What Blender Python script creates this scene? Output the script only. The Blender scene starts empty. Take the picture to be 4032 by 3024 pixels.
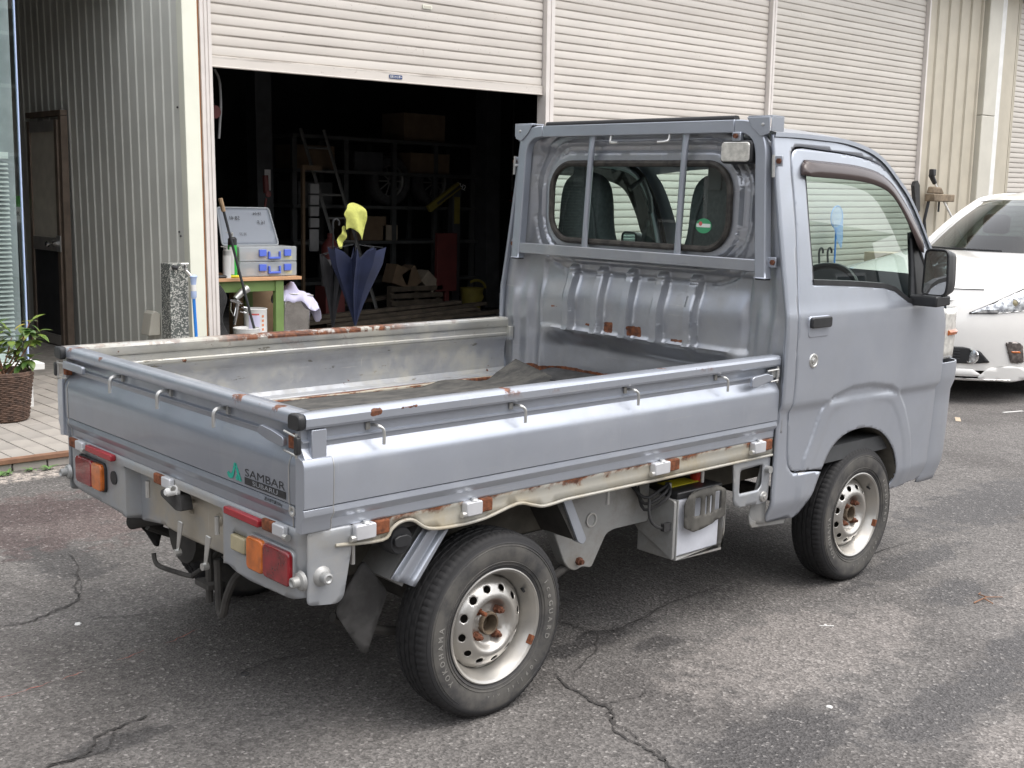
import bpy, bmesh, math, random
import numpy as np
from mathutils import Vector, Matrix, geometry

# ---------------------------------------------------------------- camera, sky, sun, exposure
SC = bpy.context.scene
COL = SC.collection
CAM_POS = Vector((-1.4844, -3.0188, 1.4489))
CAM_YAW, CAM_PITCH, CAM_ROLL = math.radians(46.921), math.radians(-9.002), math.radians(1.412)
cy_, sy_ = math.cos(CAM_YAW), math.sin(CAM_YAW)
fwd = Vector((cy_*math.cos(CAM_PITCH), sy_*math.cos(CAM_PITCH), math.sin(CAM_PITCH)))
rgt = Vector((sy_, -cy_, 0.0))
upv = rgt.cross(fwd)
c_, s_ = math.cos(CAM_ROLL), math.sin(CAM_ROLL)
r2, u2 = c_*rgt + s_*upv, -s_*rgt + c_*upv
cam_data = bpy.data.cameras.new('camera')
cam_data.sensor_width = 36.0
cam_data.lens = 36.0*4589.7/4032.0
cam_data.clip_start, cam_data.clip_end = 0.05, 2000.0
cam = bpy.data.objects.new('camera', cam_data)
COL.objects.link(cam)
cam.matrix_world = Matrix(((r2.x, u2.x, -fwd.x, CAM_POS.x), (r2.y, u2.y, -fwd.y, CAM_POS.y), (r2.z, u2.z, -fwd.z, CAM_POS.z), (0, 0, 0, 1)))
SC.camera = cam

SUN_EL, SUN_AZ = math.radians(66), math.radians(-62)      # azimuth measured from +x towards +y
world = bpy.data.worlds.new('World')
SC.world = world
world.use_nodes = True
wn = world.node_tree.nodes; wl = world.node_tree.links
wn.clear()
sky = wn.new('ShaderNodeTexSky'); sky.sky_type = 'NISHITA'; sky.sun_disc = False
sky.sun_elevation = SUN_EL
sky.sun_rotation = math.pi/2 - SUN_AZ
sky.air_density, sky.dust_density, sky.ozone_density = 1.0, 5.0, 1.0
hsv = wn.new('ShaderNodeHueSaturation'); hsv.inputs['Saturation'].default_value = 0.42
bg = wn.new('ShaderNodeBackground'); bg.inputs['Strength'].default_value = 0.15
wo = wn.new('ShaderNodeOutputWorld')
wl.new(sky.outputs[0], hsv.inputs['Color']); wl.new(hsv.outputs[0], bg.inputs['Color']); wl.new(bg.outputs[0], wo.inputs['Surface'])
sd = bpy.data.lights.new('sun', 'SUN'); sd.energy = 1.5; sd.angle = math.radians(160); sd.color = (1.0, 0.97, 0.93)
sun = bpy.data.objects.new('sun', sd); COL.objects.link(sun)
sdir = Vector((math.cos(SUN_EL)*math.cos(SUN_AZ), math.cos(SUN_EL)*math.sin(SUN_AZ), math.sin(SUN_EL)))
sun.rotation_euler = sdir.to_track_quat('Z', 'Y').to_euler()
sun.location = (0, 0, 12)
vs = SC.view_settings
vs.view_transform = 'Standard'; vs.look = 'None'; vs.gamma = 1.0; vs.use_curve_mapping = False
vs.exposure = 0.84

random.seed(7)
R = math.radians
pi = math.pi

# ---------------------------------------------------------------- node helpers
class NT:
    def __init__(s, name):
        s.m = bpy.data.materials.new(name); s.m.use_nodes = True
        s.t = s.m.node_tree; s.t.nodes.clear()
        s.out = s.t.nodes.new('ShaderNodeOutputMaterial')
        s.b = s.t.nodes.new('ShaderNodeBsdfPrincipled')
        s.t.links.new(s.b.outputs[0], s.out.inputs[0])
        tc = s.t.nodes.new('ShaderNodeTexCoord'); s.co = tc.outputs['Object']; s.gen = tc.outputs['Generated']
    def put(s, sock, v):
        if isinstance(v, bpy.types.NodeSocket): s.t.links.new(v, sock)
        else:
            if isinstance(v, (tuple, list)) and len(v) == 3 and sock.type == 'RGBA': v = (*v, 1)
            sock.default_value = v
    def n(s, kind, out=0, props=None, **inp):
        nd = s.t.nodes.new(kind)
        for k, v in (props or {}).items(): setattr(nd, k, v)
        for k, v in inp.items(): s.put(nd.inputs[k.replace('_', ' ')], v)
        return nd.outputs[out]
    def math(s, op, a, b=0.0, c=None):
        nd = s.t.nodes.new('ShaderNodeMath'); nd.operation = op
        s.put(nd.inputs[0], a); s.put(nd.inputs[1], b)
        if c is not None: s.put(nd.inputs[2], c)
        return nd.outputs[0]
    def noise(s, scale, detail=4.0, rough=0.55, dist=0.0, vec=None, out=0):
        return s.n('ShaderNodeTexNoise', out, Vector=vec or s.co, Scale=scale, Detail=detail, Roughness=rough, Distortion=dist)
    def voro(s, scale, feature='F1', out=0, vec=None, rnd=1.0):
        return s.n('ShaderNodeTexVoronoi', out, props={'feature': feature}, Vector=vec or s.co, Scale=scale, Randomness=rnd)
    def scale(s, v, vec=None, loc=(0, 0, 0), rot=(0, 0, 0)):
        return s.n('ShaderNodeMapping', Vector=vec or s.co, Scale=v, Location=loc, Rotation=rot)
    def sm(s, x, a, b):          # smooth step a..b -> 0..1
        nd = s.t.nodes.new('ShaderNodeMapRange'); nd.interpolation_type = 'SMOOTHSTEP'
        s.put(nd.inputs['Value'], x); nd.inputs['From Min'].default_value = a; nd.inputs['From Max'].default_value = b
        return nd.outputs['Result']
    def lin(s, x, a, b, c=0.0, d=1.0):
        nd = s.t.nodes.new('ShaderNodeMapRange')
        s.put(nd.inputs['Value'], x); nd.inputs['From Min'].default_value = a; nd.inputs['From Max'].default_value = b
        nd.inputs['To Min'].default_value = c; nd.inputs['To Max'].default_value = d
        return nd.outputs['Result']
    def mix(s, f, a, b, mode='MIX'):
        nd = s.t.nodes.new('ShaderNodeMix'); nd.data_type = 'RGBA'; nd.blend_type = mode
        s.put(nd.inputs['Factor'], f); s.put(nd.inputs['A'], a); s.put(nd.inputs['B'], b) if False else None
        s.put(nd.inputs[6], a); s.put(nd.inputs[7], b)
        return nd.outputs[2]
    def xyz(s, vec=None):
        nd = s.t.nodes.new('ShaderNodeSeparateXYZ'); s.put(nd.inputs[0], vec or s.co)
        return nd.outputs
    def bump(s, h, strength=0.3, dist=0.01):
        o = s.n('ShaderNodeBump', Height=h, Strength=strength, Distance=dist)
        s.t.links.new(o, s.b.inputs['Normal'])
    def set(s, **kw):
        for k, v in kw.items(): s.put(s.b.inputs[k.replace('_', ' ')], v)
        return s

MATS = {}
def simple(name, col, rough=0.5, metal=0.0, var=0.12, scale=9.0, bump=0.0, **kw):
    t = NT(name)
    nz = t.noise(scale, 5.0)
    c = t.mix(t.sm(nz, 0.3, 0.7), tuple(x*(1-var) for x in col), tuple(min(1, x*(1+var)) for x in col))
    t.set(Base_Color=c, Metallic=metal, Roughness=rough, **kw)
    if bump: t.bump(t.noise(scale*14, 3.0), bump, 0.004)
    MATS[name] = t.m
    return t.m

RUST_A, RUST_B = (0.075, 0.027, 0.014), (0.20, 0.068, 0.026)
def rust_col(t):
    return t.mix(t.sm(t.noise(60, 5), 0.35, 0.65), RUST_A, RUST_B)

def paint(name, col=(0.43, 0.463, 0.522), metal=0.62, rough=0.30, chips=0.0, dirt=0.0, wear=0.0, coat=0.4, rustmask=None, extra=None, dcol=(0.33, 0.31, 0.25)):
    """metallic silver body paint; chips = rust chips, dirt = beige grime film, wear = scratches and dulling"""
    t = NT(name)
    n1 = t.noise(3.1, 6.0)
    c = t.mix(t.sm(n1, 0.3, 0.7), tuple(x*0.95 for x in col), tuple(x*1.04 for x in col))
    r, mt = rough, metal
    if extra: c = extra(t, c)
    fl = t.noise(900, 1.0)
    if wear:
        s1 = t.noise(1.0, 3.0, vec=t.scale((5, 5, 210), rot=(0.4, 0.3, 0.2)))
        s2 = t.noise(1.0, 3.0, vec=t.scale((160, 160, 6), rot=(0.2, -0.5, 0.6)))
        sc = t.math('MULTIPLY', t.math('MAXIMUM', t.sm(s1, 0.66, 0.74), t.sm(s2, 0.68, 0.75)), wear)
        c = t.mix(sc, c, (0.62, 0.62, 0.60))
        blot = t.math('MULTIPLY', t.sm(t.noise(7.0, 6.0, 0.65), 0.42, 0.68), wear*0.75)
        c = t.mix(blot, c, (0.30, 0.305, 0.31))
        r = t.math('ADD', rough, t.math('MULTIPLY', blot, 0.25)); mt = t.math('SUBTRACT', metal, t.math('MULTIPLY', blot, 0.45))
    if dirt:
        d = t.math('MULTIPLY', t.sm(t.noise(5.5, 7.0, 0.7), 0.40, 0.72), dirt)
        c = t.mix(d, c, dcol)
        mt = t.math('SUBTRACT', mt, t.math('MULTIPLY', d, metal)); r = t.math('ADD', r, t.math('MULTIPLY', d, 0.35))
    if chips or rustmask:
        m = 0.0
        if chips:
            m = t.sm(t.noise(16.0, 8.0, 0.62), 0.735-0.1*chips, 0.755-0.1*chips)
        if rustmask:
            k = rustmask(t)
            m = t.math('MAXIMUM', m, k) if chips else k
        c = t.mix(m, c, rust_col(t))
        mt = t.math('MULTIPLY', mt, t.math('SUBTRACT', 1.0, m)) if not isinstance(mt, float) else t.math('MULTIPLY', t.math('SUBTRACT', 1.0, m), mt)
        r = t.math('MAXIMUM', r, t.math('MULTIPLY', m, 0.9))
    t.set(Base_Color=c, Metallic=mt, Roughness=r, Coat_Weight=coat, Coat_Roughness=0.08)
    t.bump(t.math('ADD', t.math('MULTIPLY', t.noise(2.4, 3.0), 1.0), t.math('MULTIPLY', fl, 0.01)), 0.08, 0.01)
    MATS[name] = t.m
    return t.m

def box_mask(t, x=None, y=None, z=None, soft=0.02):
    X = t.xyz(); m = None
    for ax, rg in zip(X, (x, y, z)):
        if rg is None: continue
        k = t.math('MULTIPLY', t.sm(ax, rg[0]-soft, rg[0]+soft), t.math('SUBTRACT', 1.0, t.sm(ax, rg[1]-soft, rg[1]+soft)))
        m = k if m is None else t.math('MULTIPLY', m, k)
    return m

def glass(name, tint=(0.86, 0.93, 0.90), refl=1.0, rough=0.0):
    t = NT(name)
    tr = t.n('ShaderNodeBsdfTransparent', Color=(*tint, 1))
    gl = t.n('ShaderNodeBsdfGlossy', Color=(1, 1, 1, 1), Roughness=rough)
    fc = t.n('ShaderNodeLayerWeight', 1, Blend=0.5)
    fr = t.math('ADD', 0.04, t.math('MULTIPLY', t.math('POWER', fc, 5.0), 0.96))
    nd = t.t.nodes.new('ShaderNodeMixShader')
    t.put(nd.inputs[0], t.math('MULTIPLY', fr, refl)); t.t.links.new(tr, nd.inputs[1]); t.t.links.new(gl, nd.inputs[2])
    t.t.links.new(nd.outputs[0], t.out.inputs[0])
    MATS[name] = t.m
    return t.m

# ---------------------------------------------------------------- mesh helpers
ABS = {}
def thing(name, label, cat, loc=(0, 0, 0), group=None, rot=None):
    o = bpy.data.objects.new(name, None); COL.objects.link(o)
    o.empty_display_size = 0.2
    o.location = loc
    if rot: o.rotation_euler = rot
    ABS[o.name] = Vector(loc)
    o['label'] = label; o['category'] = cat
    if group: o['group'] = group
    return o
def tag(o, label, cat, group=None):
    o['label'] = label; o['category'] = cat
    if group: o['group'] = group
    return o
def struct(o):
    o['kind'] = 'structure'; return o

def inside(P, poly):
    """vectorised point in polygon"""
    x, y = P[:, 0], P[:, 1]; r = np.zeros(len(P), bool); n = len(poly); j = n-1
    for i in range(n):
        xi, yi = poly[i]; xj, yj = poly[j]
        c = ((yi > y) != (yj > y)) & (x < (xj-xi)*(y-yi)/((yj-yi) if yj != yi else 1e-12)+xi)
        r ^= c; j = i
    return r
def resample(poly, step, closed=True):
    out = []; n = len(poly)
    for i in range(n if closed else n-1):
        a = np.array(poly[i], float); b = np.array(poly[(i+1) % n], float)
        k = max(1, int(round(np.linalg.norm(b-a)/step)))
        for q in range(k): out.append(tuple(a+(b-a)*q/k))
    if not closed: out.append(tuple(poly[-1]))
    return out
def smooth_poly(pts, closed=True, k=4):
    """Catmull-Rom through the points"""
    n = len(pts); P = [np.array(p, float) for p in pts]; out = []
    rng = range(n) if closed else range(n-1)
    for i in rng:
        if closed: p0, p1, p2, p3 = P[i-1], P[i], P[(i+1) % n], P[(i+2) % n]
        else: p0, p1, p2, p3 = P[max(i-1, 0)], P[i], P[i+1], P[min(i+2, n-1)]
        for q in range(k):
            t = q/k
            out.append(tuple(0.5*((2*p1)+(-p0+p2)*t+(2*p0-5*p1+4*p2-p3)*t*t+(-p0+3*p1-3*p2+p3)*t**3)))
    if not closed: out.append(tuple(P[-1]))
    return out
def rrect(x0, y0, x1, y1, r, k=5):
    out = []
    for cx, cy, a in ((x1-r, y1-r, 0), (x0+r, y1-r, 90), (x0+r, y0+r, 180), (x1-r, y0+r, 270)):
        for i in range(k+1):
            an = R(a+90*i/k); out.append((cx+r*math.cos(an), cy+r*math.sin(an)))
    return out
def ell(cx, cy, rx, ry, n=20):
    return [(cx+rx*math.cos(2*pi*i/n), cy+ry*math.sin(2*pi*i/n)) for i in range(n)]
def round_corners(poly, r, k=4):
    out = []; n = len(poly)
    for i in range(n):
        p = np.array(poly[i][:2], float); rr = poly[i][2] if len(poly[i]) > 2 else r
        a = np.array(poly[i-1][:2], float)-p; b = np.array(poly[(i+1) % n][:2], float)-p
        la, lb = np.linalg.norm(a), np.linalg.norm(b)
        d = min(rr, la*0.49, lb*0.49)
        if d < 1e-4: out.append(tuple(p)); continue
        A = p+a/la*d; B = p+b/lb*d
        for q in range(k+1):
            t = q/k; out.append(tuple((1-t)**2*A+2*t*(1-t)*p+t*t*B))
    return out

class MB:
    def __init__(s): s.v = []; s.f = []
    def add(s, vs, fs):
        b = len(s.v); s.v.extend([tuple(v) for v in vs]); s.f.extend([tuple(i+b for i in f) for f in fs]); return s
    def box(s, a, b, M=None):
        (x0, y0, z0), (x1, y1, z1) = a, b
        vs = [(x0, y0, z0), (x1, y0, z0), (x1, y1, z0), (x0, y1, z0), (x0, y0, z1), (x1, y0, z1), (x1, y1, z1), (x0, y1, z1)]
        if M is not None: vs = [tuple(M @ Vector(v)) for v in vs]
        return s.add(vs, [(0, 3, 2, 1), (4, 5, 6, 7), (0, 1, 5, 4), (1, 2, 6, 5), (2, 3, 7, 6), (3, 0, 4, 7)])
    def bar(s, p0, p1, w, h, up=(0, 0, 1)):
        p0, p1 = Vector(p0), Vector(p1); d = (p1-p0).normalized(); u = Vector(up)
        sd_ = d.cross(u)
        if sd_.length < 1e-4: sd_ = d.cross(Vector((1, 0, 0)))
        sd_.normalize(); u = sd_.cross(d).normalized()
        vs = []
        for p in (p0, p1):
            for a, b in ((-1, -1), (1, -1), (1, 1), (-1, 1)): vs.append(tuple(p+sd_*a*w/2+u*b*h/2))
        return s.add(vs, [(0, 3, 2, 1), (4, 5, 6, 7), (0, 1, 5, 4), (1, 2, 6, 5), (2, 3, 7, 6), (3, 0, 4, 7)])
    def tube(s, path, r, n=8, cap=True, closed=False):
        P = [Vector(p) for p in path]; m = len(P); rings = []
        rr = r if isinstance(r, (list, tuple)) else [r]*m
        d0 = (P[1]-P[0]).normalized(); u = d0.orthogonal().normalized()
        for i, p in enumerate(P):
            if closed: d = (P[(i+1) % m]-P[i-1])
            else: d = P[min(i+1, m-1)]-P[max(i-1, 0)]
            d = d.normalized(); u = (u-d*u.dot(d)).normalized(); w = d.cross(u)
            rings.append([tuple(p+rr[i]*(math.cos(2*pi*k/n)*u+math.sin(2*pi*k/n)*w)) for k in range(n)])
        vs = [v for rg in rings for v in rg]; fs = []
        for i in range(m if closed else m-1):
            j = (i+1) % m
            for k in range(n): fs.append((i*n+k, i*n+(k+1) % n, j*n+(k+1) % n, j*n+k))
        if cap and not closed: fs += [tuple(range(n-1, -1, -1)), tuple((m-1)*n+k for k in range(n))]
        return s.add(vs, fs)
    def cyl(s, p0, p1, r0, r1=None, n=16): return s.tube([p0, p1], [r0, r0 if r1 is None else r1], n)
    def lathe(s, prof, c=(0, 0, 0), axis='y', n=32, a0=0.0, a1=2*pi, mod=None):
        """prof: (axial, radius) pairs"""
        full = abs(a1-a0-2*pi) < 1e-6; c = Vector(c); vs = []; m = len(prof); ns = n if full else n+1
        for i in range(ns):
            a = a0+(a1-a0)*i/n
            for q, (h, r) in enumerate(prof):
                if mod: r = mod(i, q, r)
                x, y = r*math.cos(a), r*math.sin(a)
                p = {'y': (x, h, y), 'z': (x, y, h), 'x': (h, x, y)}[axis]
                vs.append(tuple(c+Vector(p)))
        fs = []
        for i in range(n):
            j = (i+1) % ns
            for q in range(m-1):
                f = (i*m+q, j*m+q, j*m+q+1, i*m+q+1)
                fs.append(f if axis != 'y' else f[::-1])
        return s.add(vs, fs)
    def prism(s, poly, h0, h1, fmap):
        """poly in (u,v), fmap(u,v,h) -> xyz"""
        n = len(poly); vs = [fmap(u, v, h0) for u, v in poly]+[fmap(u, v, h1) for u, v in poly]
        fs = [tuple(range(n-1, -1, -1)), tuple(range(n, 2*n))]+[(i, (i+1) % n, n+(i+1) % n, n+i) for i in range(n)]
        return s.add(vs, fs)
    def sweep(s, prof, s0, s1, fmap, closed=True, caps=True, ns=1):
        n = len(prof); vs = []
        for k in range(ns+1):
            h = s0+(s1-s0)*k/ns
            vs += [fmap(a, b, h) for a, b in prof]
        fs = []
        for k in range(ns):
            for i in range(n if closed else n-1):
                j = (i+1) % n; fs.append((k*n+i, k*n+j, (k+1)*n+j, (k+1)*n+i))
        if caps and closed: fs += [tuple(range(n-1, -1, -1)), tuple(ns*n+i for i in range(n))]
        return s.add(vs, fs)
    def sheet(s, outline, holes, step, fmap, extra=(), grid=True, jitter=0.0):
        ol = resample(outline, step); hs = [resample(h, step) for h in holes]
        pts = list(ol); edges = [(i, (i+1) % len(ol)) for i in range(len(ol))]
        for h in hs:
            b = len(pts); pts += h; edges += [(b+i, b+(i+1) % len(h)) for i in range(len(h))]
        if grid:
            A = np.array(ol); x0, y0 = A.min(0); x1, y1 = A.max(0)
            gx = np.arange(x0+step*0.5, x1, step); gy = np.arange(y0+step*0.5, y1, step)
            G = np.stack(np.meshgrid(gx, gy), -1).reshape(-1, 2)
            if len(extra): G = np.concatenate([G, np.array(extra)])
            k = inside(G, ol)
            for h in hs: k &= ~inside(G, h)
            G = G[k]
            B = np.array(pts)                      # keep off the borders
            if len(G):
                keep = np.ones(len(G), bool)
                for i in range(0, len(G), 2000):
                    d = ((G[i:i+2000, None, :]-B[None])**2).sum(-1).min(1); keep[i:i+2000] = d > (step*0.45)**2
                G = G[keep]
            pts += [tuple(g) for g in G]
        vo, eo, fo, _, _, _ = geometry.delaunay_2d_cdt([Vector(p) for p in pts], edges, [], 0, 1e-6)
        V2 = np.array([(v.x, v.y) for v in vo]); F = np.array([f for f in fo if len(f) == 3])
        cen = V2[F].mean(1); k = inside(cen, ol)
        for h in hs: k &= ~inside(cen, h)
        F = F[k]
        return s.add([fmap(a, b) for a, b in V2], [tuple(int(q) for q in f) for f in F])
    def mirror_y(s, yc=0.0):
        m = MB(); m.v = [(x, 2*yc-y, z) for x, y, z in s.v]; m.f = [tuple(reversed(f)) for f in s.f]; return m
    def join(s, o): return s.add(o.v, o.f)
    def build(s, name, mat, parent=None, origin=None, smooth=35, bevel=0, solid=0, sub=0, seg=2, soff=-1.0):
        if parent is not None:
            base = ABS[parent.name]
            og = Vector(origin) if origin is not None else base
        else:
            base = Vector((0, 0, 0))
            if origin is None:
                A = np.array(s.v); mn, mx = A.min(0), A.max(0)
                og = Vector(((mn[0]+mx[0])/2, (mn[1]+mx[1])/2, mn[2]))
            else: og = Vector(origin)
        me = bpy.data.meshes.new(name)
        me.from_pydata([tuple(Vector(v)-og) for v in s.v], [], s.f)
        me.validate(); me.update()
        if smooth:
            me.polygons.foreach_set('use_smooth', [True]*len(me.polygons))
            if smooth < 179: me.set_sharp_from_angle(angle=R(smooth))
        me.materials.append(MATS[mat] if isinstance(mat, str) else mat)
        o = bpy.data.objects.new(name, me); COL.objects.link(o)
        o.location = og-base; ABS[o.name] = og
        if parent is not None: o.parent = parent
        if solid:
            md = o.modifiers.new('solid', 'SOLIDIFY'); md.thickness = solid; md.offset = soff
        if bevel:
            md = o.modifiers.new('bevel', 'BEVEL'); md.width = bevel; md.segments = seg; md.limit_method = 'ANGLE'; md.angle_limit = R(40); md.harden_normals = False
        if sub:
            md = o.modifiers.new('sub', 'SUBSURF'); md.levels = sub; md.render_levels = sub
        return o

def dup(o, parent=None, loc=None, rot=None):
    c = o.copy(); COL.objects.link(c)
    if parent is not None: c.parent = parent
    if loc is not None: c.location = loc
    if rot is not None: c.rotation_euler = rot
    ABS[c.name] = Vector(c.location)
    for ch in [k for k in bpy.data.objects if k.parent == o]: dup(ch, c)
    return c

def text_mb(txt, size=1.0, sx=1.0, bold=0.0, align='CENTER', ext=0.0, res=3, spacing=1.0):
    cu = bpy.data.curves.new('t', 'FONT'); cu.body = txt; cu.size = size; cu.align_x = align; cu.resolution_u = res
    cu.offset = bold; cu.extrude = ext; cu.space_character = spacing
    o = bpy.data.objects.new('t', cu); COL.objects.link(o)
    dg = bpy.context.evaluated_depsgraph_get(); dg.update()
    me = bpy.data.meshes.new_from_object(o.evaluated_get(dg))
    m = MB(); m.add([(v.co.x*sx, v.co.y, v.co.z) for v in me.vertices], [tuple(p.vertices) for p in me.polygons])
    bpy.data.objects.remove(o); bpy.data.curves.remove(cu); bpy.data.meshes.remove(me)
    return m
def mapped(m, fn):
    q = MB(); q.v = [tuple(fn(*v)) for v in m.v]; q.f = list(m.f); return q
def sstep(x, a, b):
    t = min(1.0, max(0.0, (x-a)/(b-a))); return t*t*(3-2*t)
def bumpf(x, c, w, s):         # plateau of half width w, soft edge s
    return 1-sstep(abs(x-c), w, w+s)
def interp(x, xs, ys): return float(np.interp(x, xs, ys))
# ================================================================ materials of the place
def asphalt():
    t = NT('asphalt')
    X = t.xyz()
    st = t.voro(125.0, out=1); sr = t.n('ShaderNodeSeparateColor', Color=st)
    st2 = t.voro(260.0, out=1); sr2 = t.n('ShaderNodeSeparateColor', 1, Color=st2)
    big = t.noise(0.9, 7.0, 0.6, 0.4); mid = t.noise(8.0, 9.0, 0.68, 0.4)
    def blob(cx, cy, rx, ry, a=0.0):
        v = t.scale((1/rx, 1/ry, 0), vec=t.n('ShaderNodeVectorMath', Vector=t.n('ShaderNodeVectorMath', Vector=t.co, props={'operation': 'SUBTRACT'}), props={'operation': 'ADD'})) if False else None
        dx = t.math('DIVIDE', t.math('SUBTRACT', X[0], cx), rx); dy = t.math('DIVIDE', t.math('SUBTRACT', X[1], cy), ry)
        d = t.math('SQRT', t.math('ADD', t.math('MULTIPLY', dx, dx), t.math('MULTIPLY', dy, dy)))
        d = t.math('ADD', d, t.math('MULTIPLY', t.math('SUBTRACT', mid, 0.5), 2.6))
        return t.math('SUBTRACT', 1.0, t.sm(d, 0.65, 1.12))
    base = t.mix(t.sm(big, 0.36, 0.64), (0.092, 0.086, 0.081), (0.142, 0.134, 0.126))
    base = t.mix(t.math('MULTIPLY', t.sm(mid, 0.50, 0.74), 0.35), base, (0.062, 0.060, 0.058))
    light = t.math('MAXIMUM', blob(1.75, -1.00, 0.62, 0.26), blob(1.65, -1.78, 0.25, 0.12))
    light = t.math('MAXIMUM', light, blob(3.1, -1.35, 0.5, 0.18))
    base = t.mix(t.math('MULTIPLY', light, 0.7), base, (0.200, 0.184, 0.170))
    dark = t.math('MAXIMUM', blob(1.08, -1.34, 0.42, 0.15), blob(2.72, -1.05, 0.22, 0.10))
    dark = t.math('MAXIMUM', dark, blob(1.42, -0.66, 0.10, 0.06))
    dark = t.math('MAXIMUM', dark, blob(0.25, 1.50, 0.16, 0.45))
    dark = t.math('MAXIMUM', dark, blob(0.45, 2.15, 0.55, 0.22))
    dark = t.math('MAXIMUM', dark, blob(2.9, -0.75, 0.5, 0.10))
    dark = t.math('MAXIMUM', dark, blob(-0.25, -0.20, 0.16, 0.05))
    dark = t.math('MAXIMUM', dark, blob(4.2, -0.5, 0.9, 0.25))
    dark = t.math('MAXIMUM', dark, blob(1.72, -1.53, 0.48, 0.12))
    dark = t.math('MAXIMUM', dark, blob(2.5, -1.5, 0.5, 0.12))
    dark = t.math('MAXIMUM', dark, blob(1.25, -0.50, 0.28, 0.06))
    base = t.mix(t.math('MULTIPLY', dark, 0.72), base, (0.048, 0.046, 0.046))
    red = blob(0.42, 2.0, 0.5, 0.5)
    base = t.mix(t.math('MULTIPLY', red, 0.35), base, (0.12, 0.072, 0.066))
    gravel = t.math('MULTIPLY', box_mask(t, x=(-3, 1.9), y=(2.78, 2.98), soft=0.04), t.sm(t.noise(26, 3), 0.35, 0.6))
    base = t.mix(gravel, base, (0.36, 0.32, 0.28))
    # stones in the binder
    k = t.lin(sr, 0.0, 1.0, 0.62, 1.40)
    k2 = t.lin(sr2, 0.0, 1.0, 0.80, 1.22)
    c = t.mix(1.0, base, t.n('ShaderNodeCombineColor', Red=t.math('MULTIPLY', k, k2), Green=t.math('MULTIPLY', k, k2), Blue=t.math('MULTIPLY', k, t.math('MULTIPLY', k2, 1.01))), 'MULTIPLY')
    spark = t.sm(sr, 0.955, 0.985)
    c = t.mix(t.math('MULTIPLY', spark, 0.35), c, (0.42, 0.40, 0.38))
    pit = t.sm(t.noise(55, 4, 0.7), 0.66, 0.74)
    c = t.mix(t.math('MULTIPLY', pit, 0.7), c, (0.055, 0.052, 0.05))
    t.set(Base_Color=c, Roughness=t.math('SUBTRACT', 0.86, t.math('MULTIPLY', dark, 0.26)), Specular_IOR_Level=0.4)
    t.bump(t.math('ADD', t.voro(125.0), t.math('MULTIPLY', mid, 0.5)), 0.55, 0.006)
    MATS['asphalt'] = t.m
asphalt()
simple('crack_tar', (0.045, 0.042, 0.040), 0.9, var=0.3, scale=40)
simple('red_paint', (0.34, 0.10, 0.07), 0.8, var=0.3, scale=60)
simple('concrete', (0.26, 0.25, 0.235), 0.9, var=0.18, scale=6, bump=0.2)
simple('tile', (0.33, 0.305, 0.275), 0.7, var=0.10, scale=7)
simple('tile_b', (0.29, 0.27, 0.245), 0.7, var=0.10, scale=7)
simple('grout', (0.24, 0.225, 0.205), 0.95, var=0.2, scale=20)
simple('edge_brown', (0.20, 0.105, 0.062), 0.7, var=0.2, scale=14)
simple('cream_metal', (0.76, 0.77, 0.66), 0.45, var=0.04, scale=3)
simple('orange_strip', (0.34, 0.15, 0.065), 0.65, var=0.2, scale=8)
simple('guide_metal', (0.67, 0.63, 0.595), 0.5, var=0.06, scale=4)
simple('tan_metal', (0.47, 0.43, 0.345), 0.5, var=0.06, scale=3)
simple('tan_light', (0.55, 0.53, 0.46), 0.5, var=0.05, scale=3)
simple('corrugated', (0.66, 0.67, 0.62), 0.55, var=0.06, scale=2)
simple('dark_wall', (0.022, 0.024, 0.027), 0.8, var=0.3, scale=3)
simple('dark_steel', (0.045, 0.048, 0.052), 0.6, metal=0.3, var=0.2, scale=6)
simple('ceiling_paint', (0.16, 0.16, 0.15), 0.8)
simple('white_trim', (0.74, 0.74, 0.72), 0.5, var=0.06)
simple('aluminium', (0.48, 0.46, 0.43), 0.4, metal=0.6, var=0.1)
simple('frosted', (0.60, 0.565, 0.48), 0.55, var=0.08)
simple('bronze_frame', (0.21, 0.165, 0.13), 0.5, metal=0.3, var=0.15)
simple('chrome', (0.82, 0.82, 0.82), 0.12, metal=1.0, var=0.02)
simple('zinc', (0.60, 0.60, 0.58), 0.38, metal=0.85, var=0.08, scale=30)
simple('blue_plastic', (0.10, 0.16, 0.62), 0.4, var=0.05)
simple('white_plastic', (0.72, 0.72, 0.70), 0.45, var=0.06)
simple('black_plastic', (0.022, 0.023, 0.025), 0.42, var=0.2, scale=20)
simple('black_rubber', (0.030, 0.030, 0.031), 0.75, var=0.25, scale=25, bump=0.1)
simple('yellow', (0.72, 0.62, 0.03), 0.6, var=0.1)
simple('red_dull', (0.30, 0.025, 0.02), 0.55, var=0.15)
simple('green_paint', (0.155, 0.24, 0.075), 0.5, var=0.08)
simple('wood_top', (0.56, 0.32, 0.17), 0.55, var=0.12, scale=5)
simple('cardboard', (0.36, 0.25, 0.15), 0.85, var=0.1)
simple('pale_cardboard', (0.46, 0.38, 0.28), 0.85, var=0.1)
simple('hose_blue', (0.02, 0.19, 0.60), 0.4, var=0.05)
simple('pale_blue', (0.40, 0.50, 0.72), 0.5, var=0.05)
simple('steel_sheet', (0.62, 0.60, 0.57), 0.16, metal=1.0, var=0.2, scale=8)
simple('cloth_lilac', (0.62, 0.60, 0.78), 0.9, var=0.07)
simple('umbrella_blue', (0.010, 0.016, 0.048), 0.7, var=0.25, scale=6)
simple('umbrella_black', (0.018, 0.018, 0.020), 0.7, var=0.2)
simple('grey_label', (0.55, 0.55, 0.55), 0.7)
simple('ink', (0.02, 0.02, 0.022), 0.6)
simple('print_red', (0.55, 0.10, 0.10), 0.6)
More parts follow.
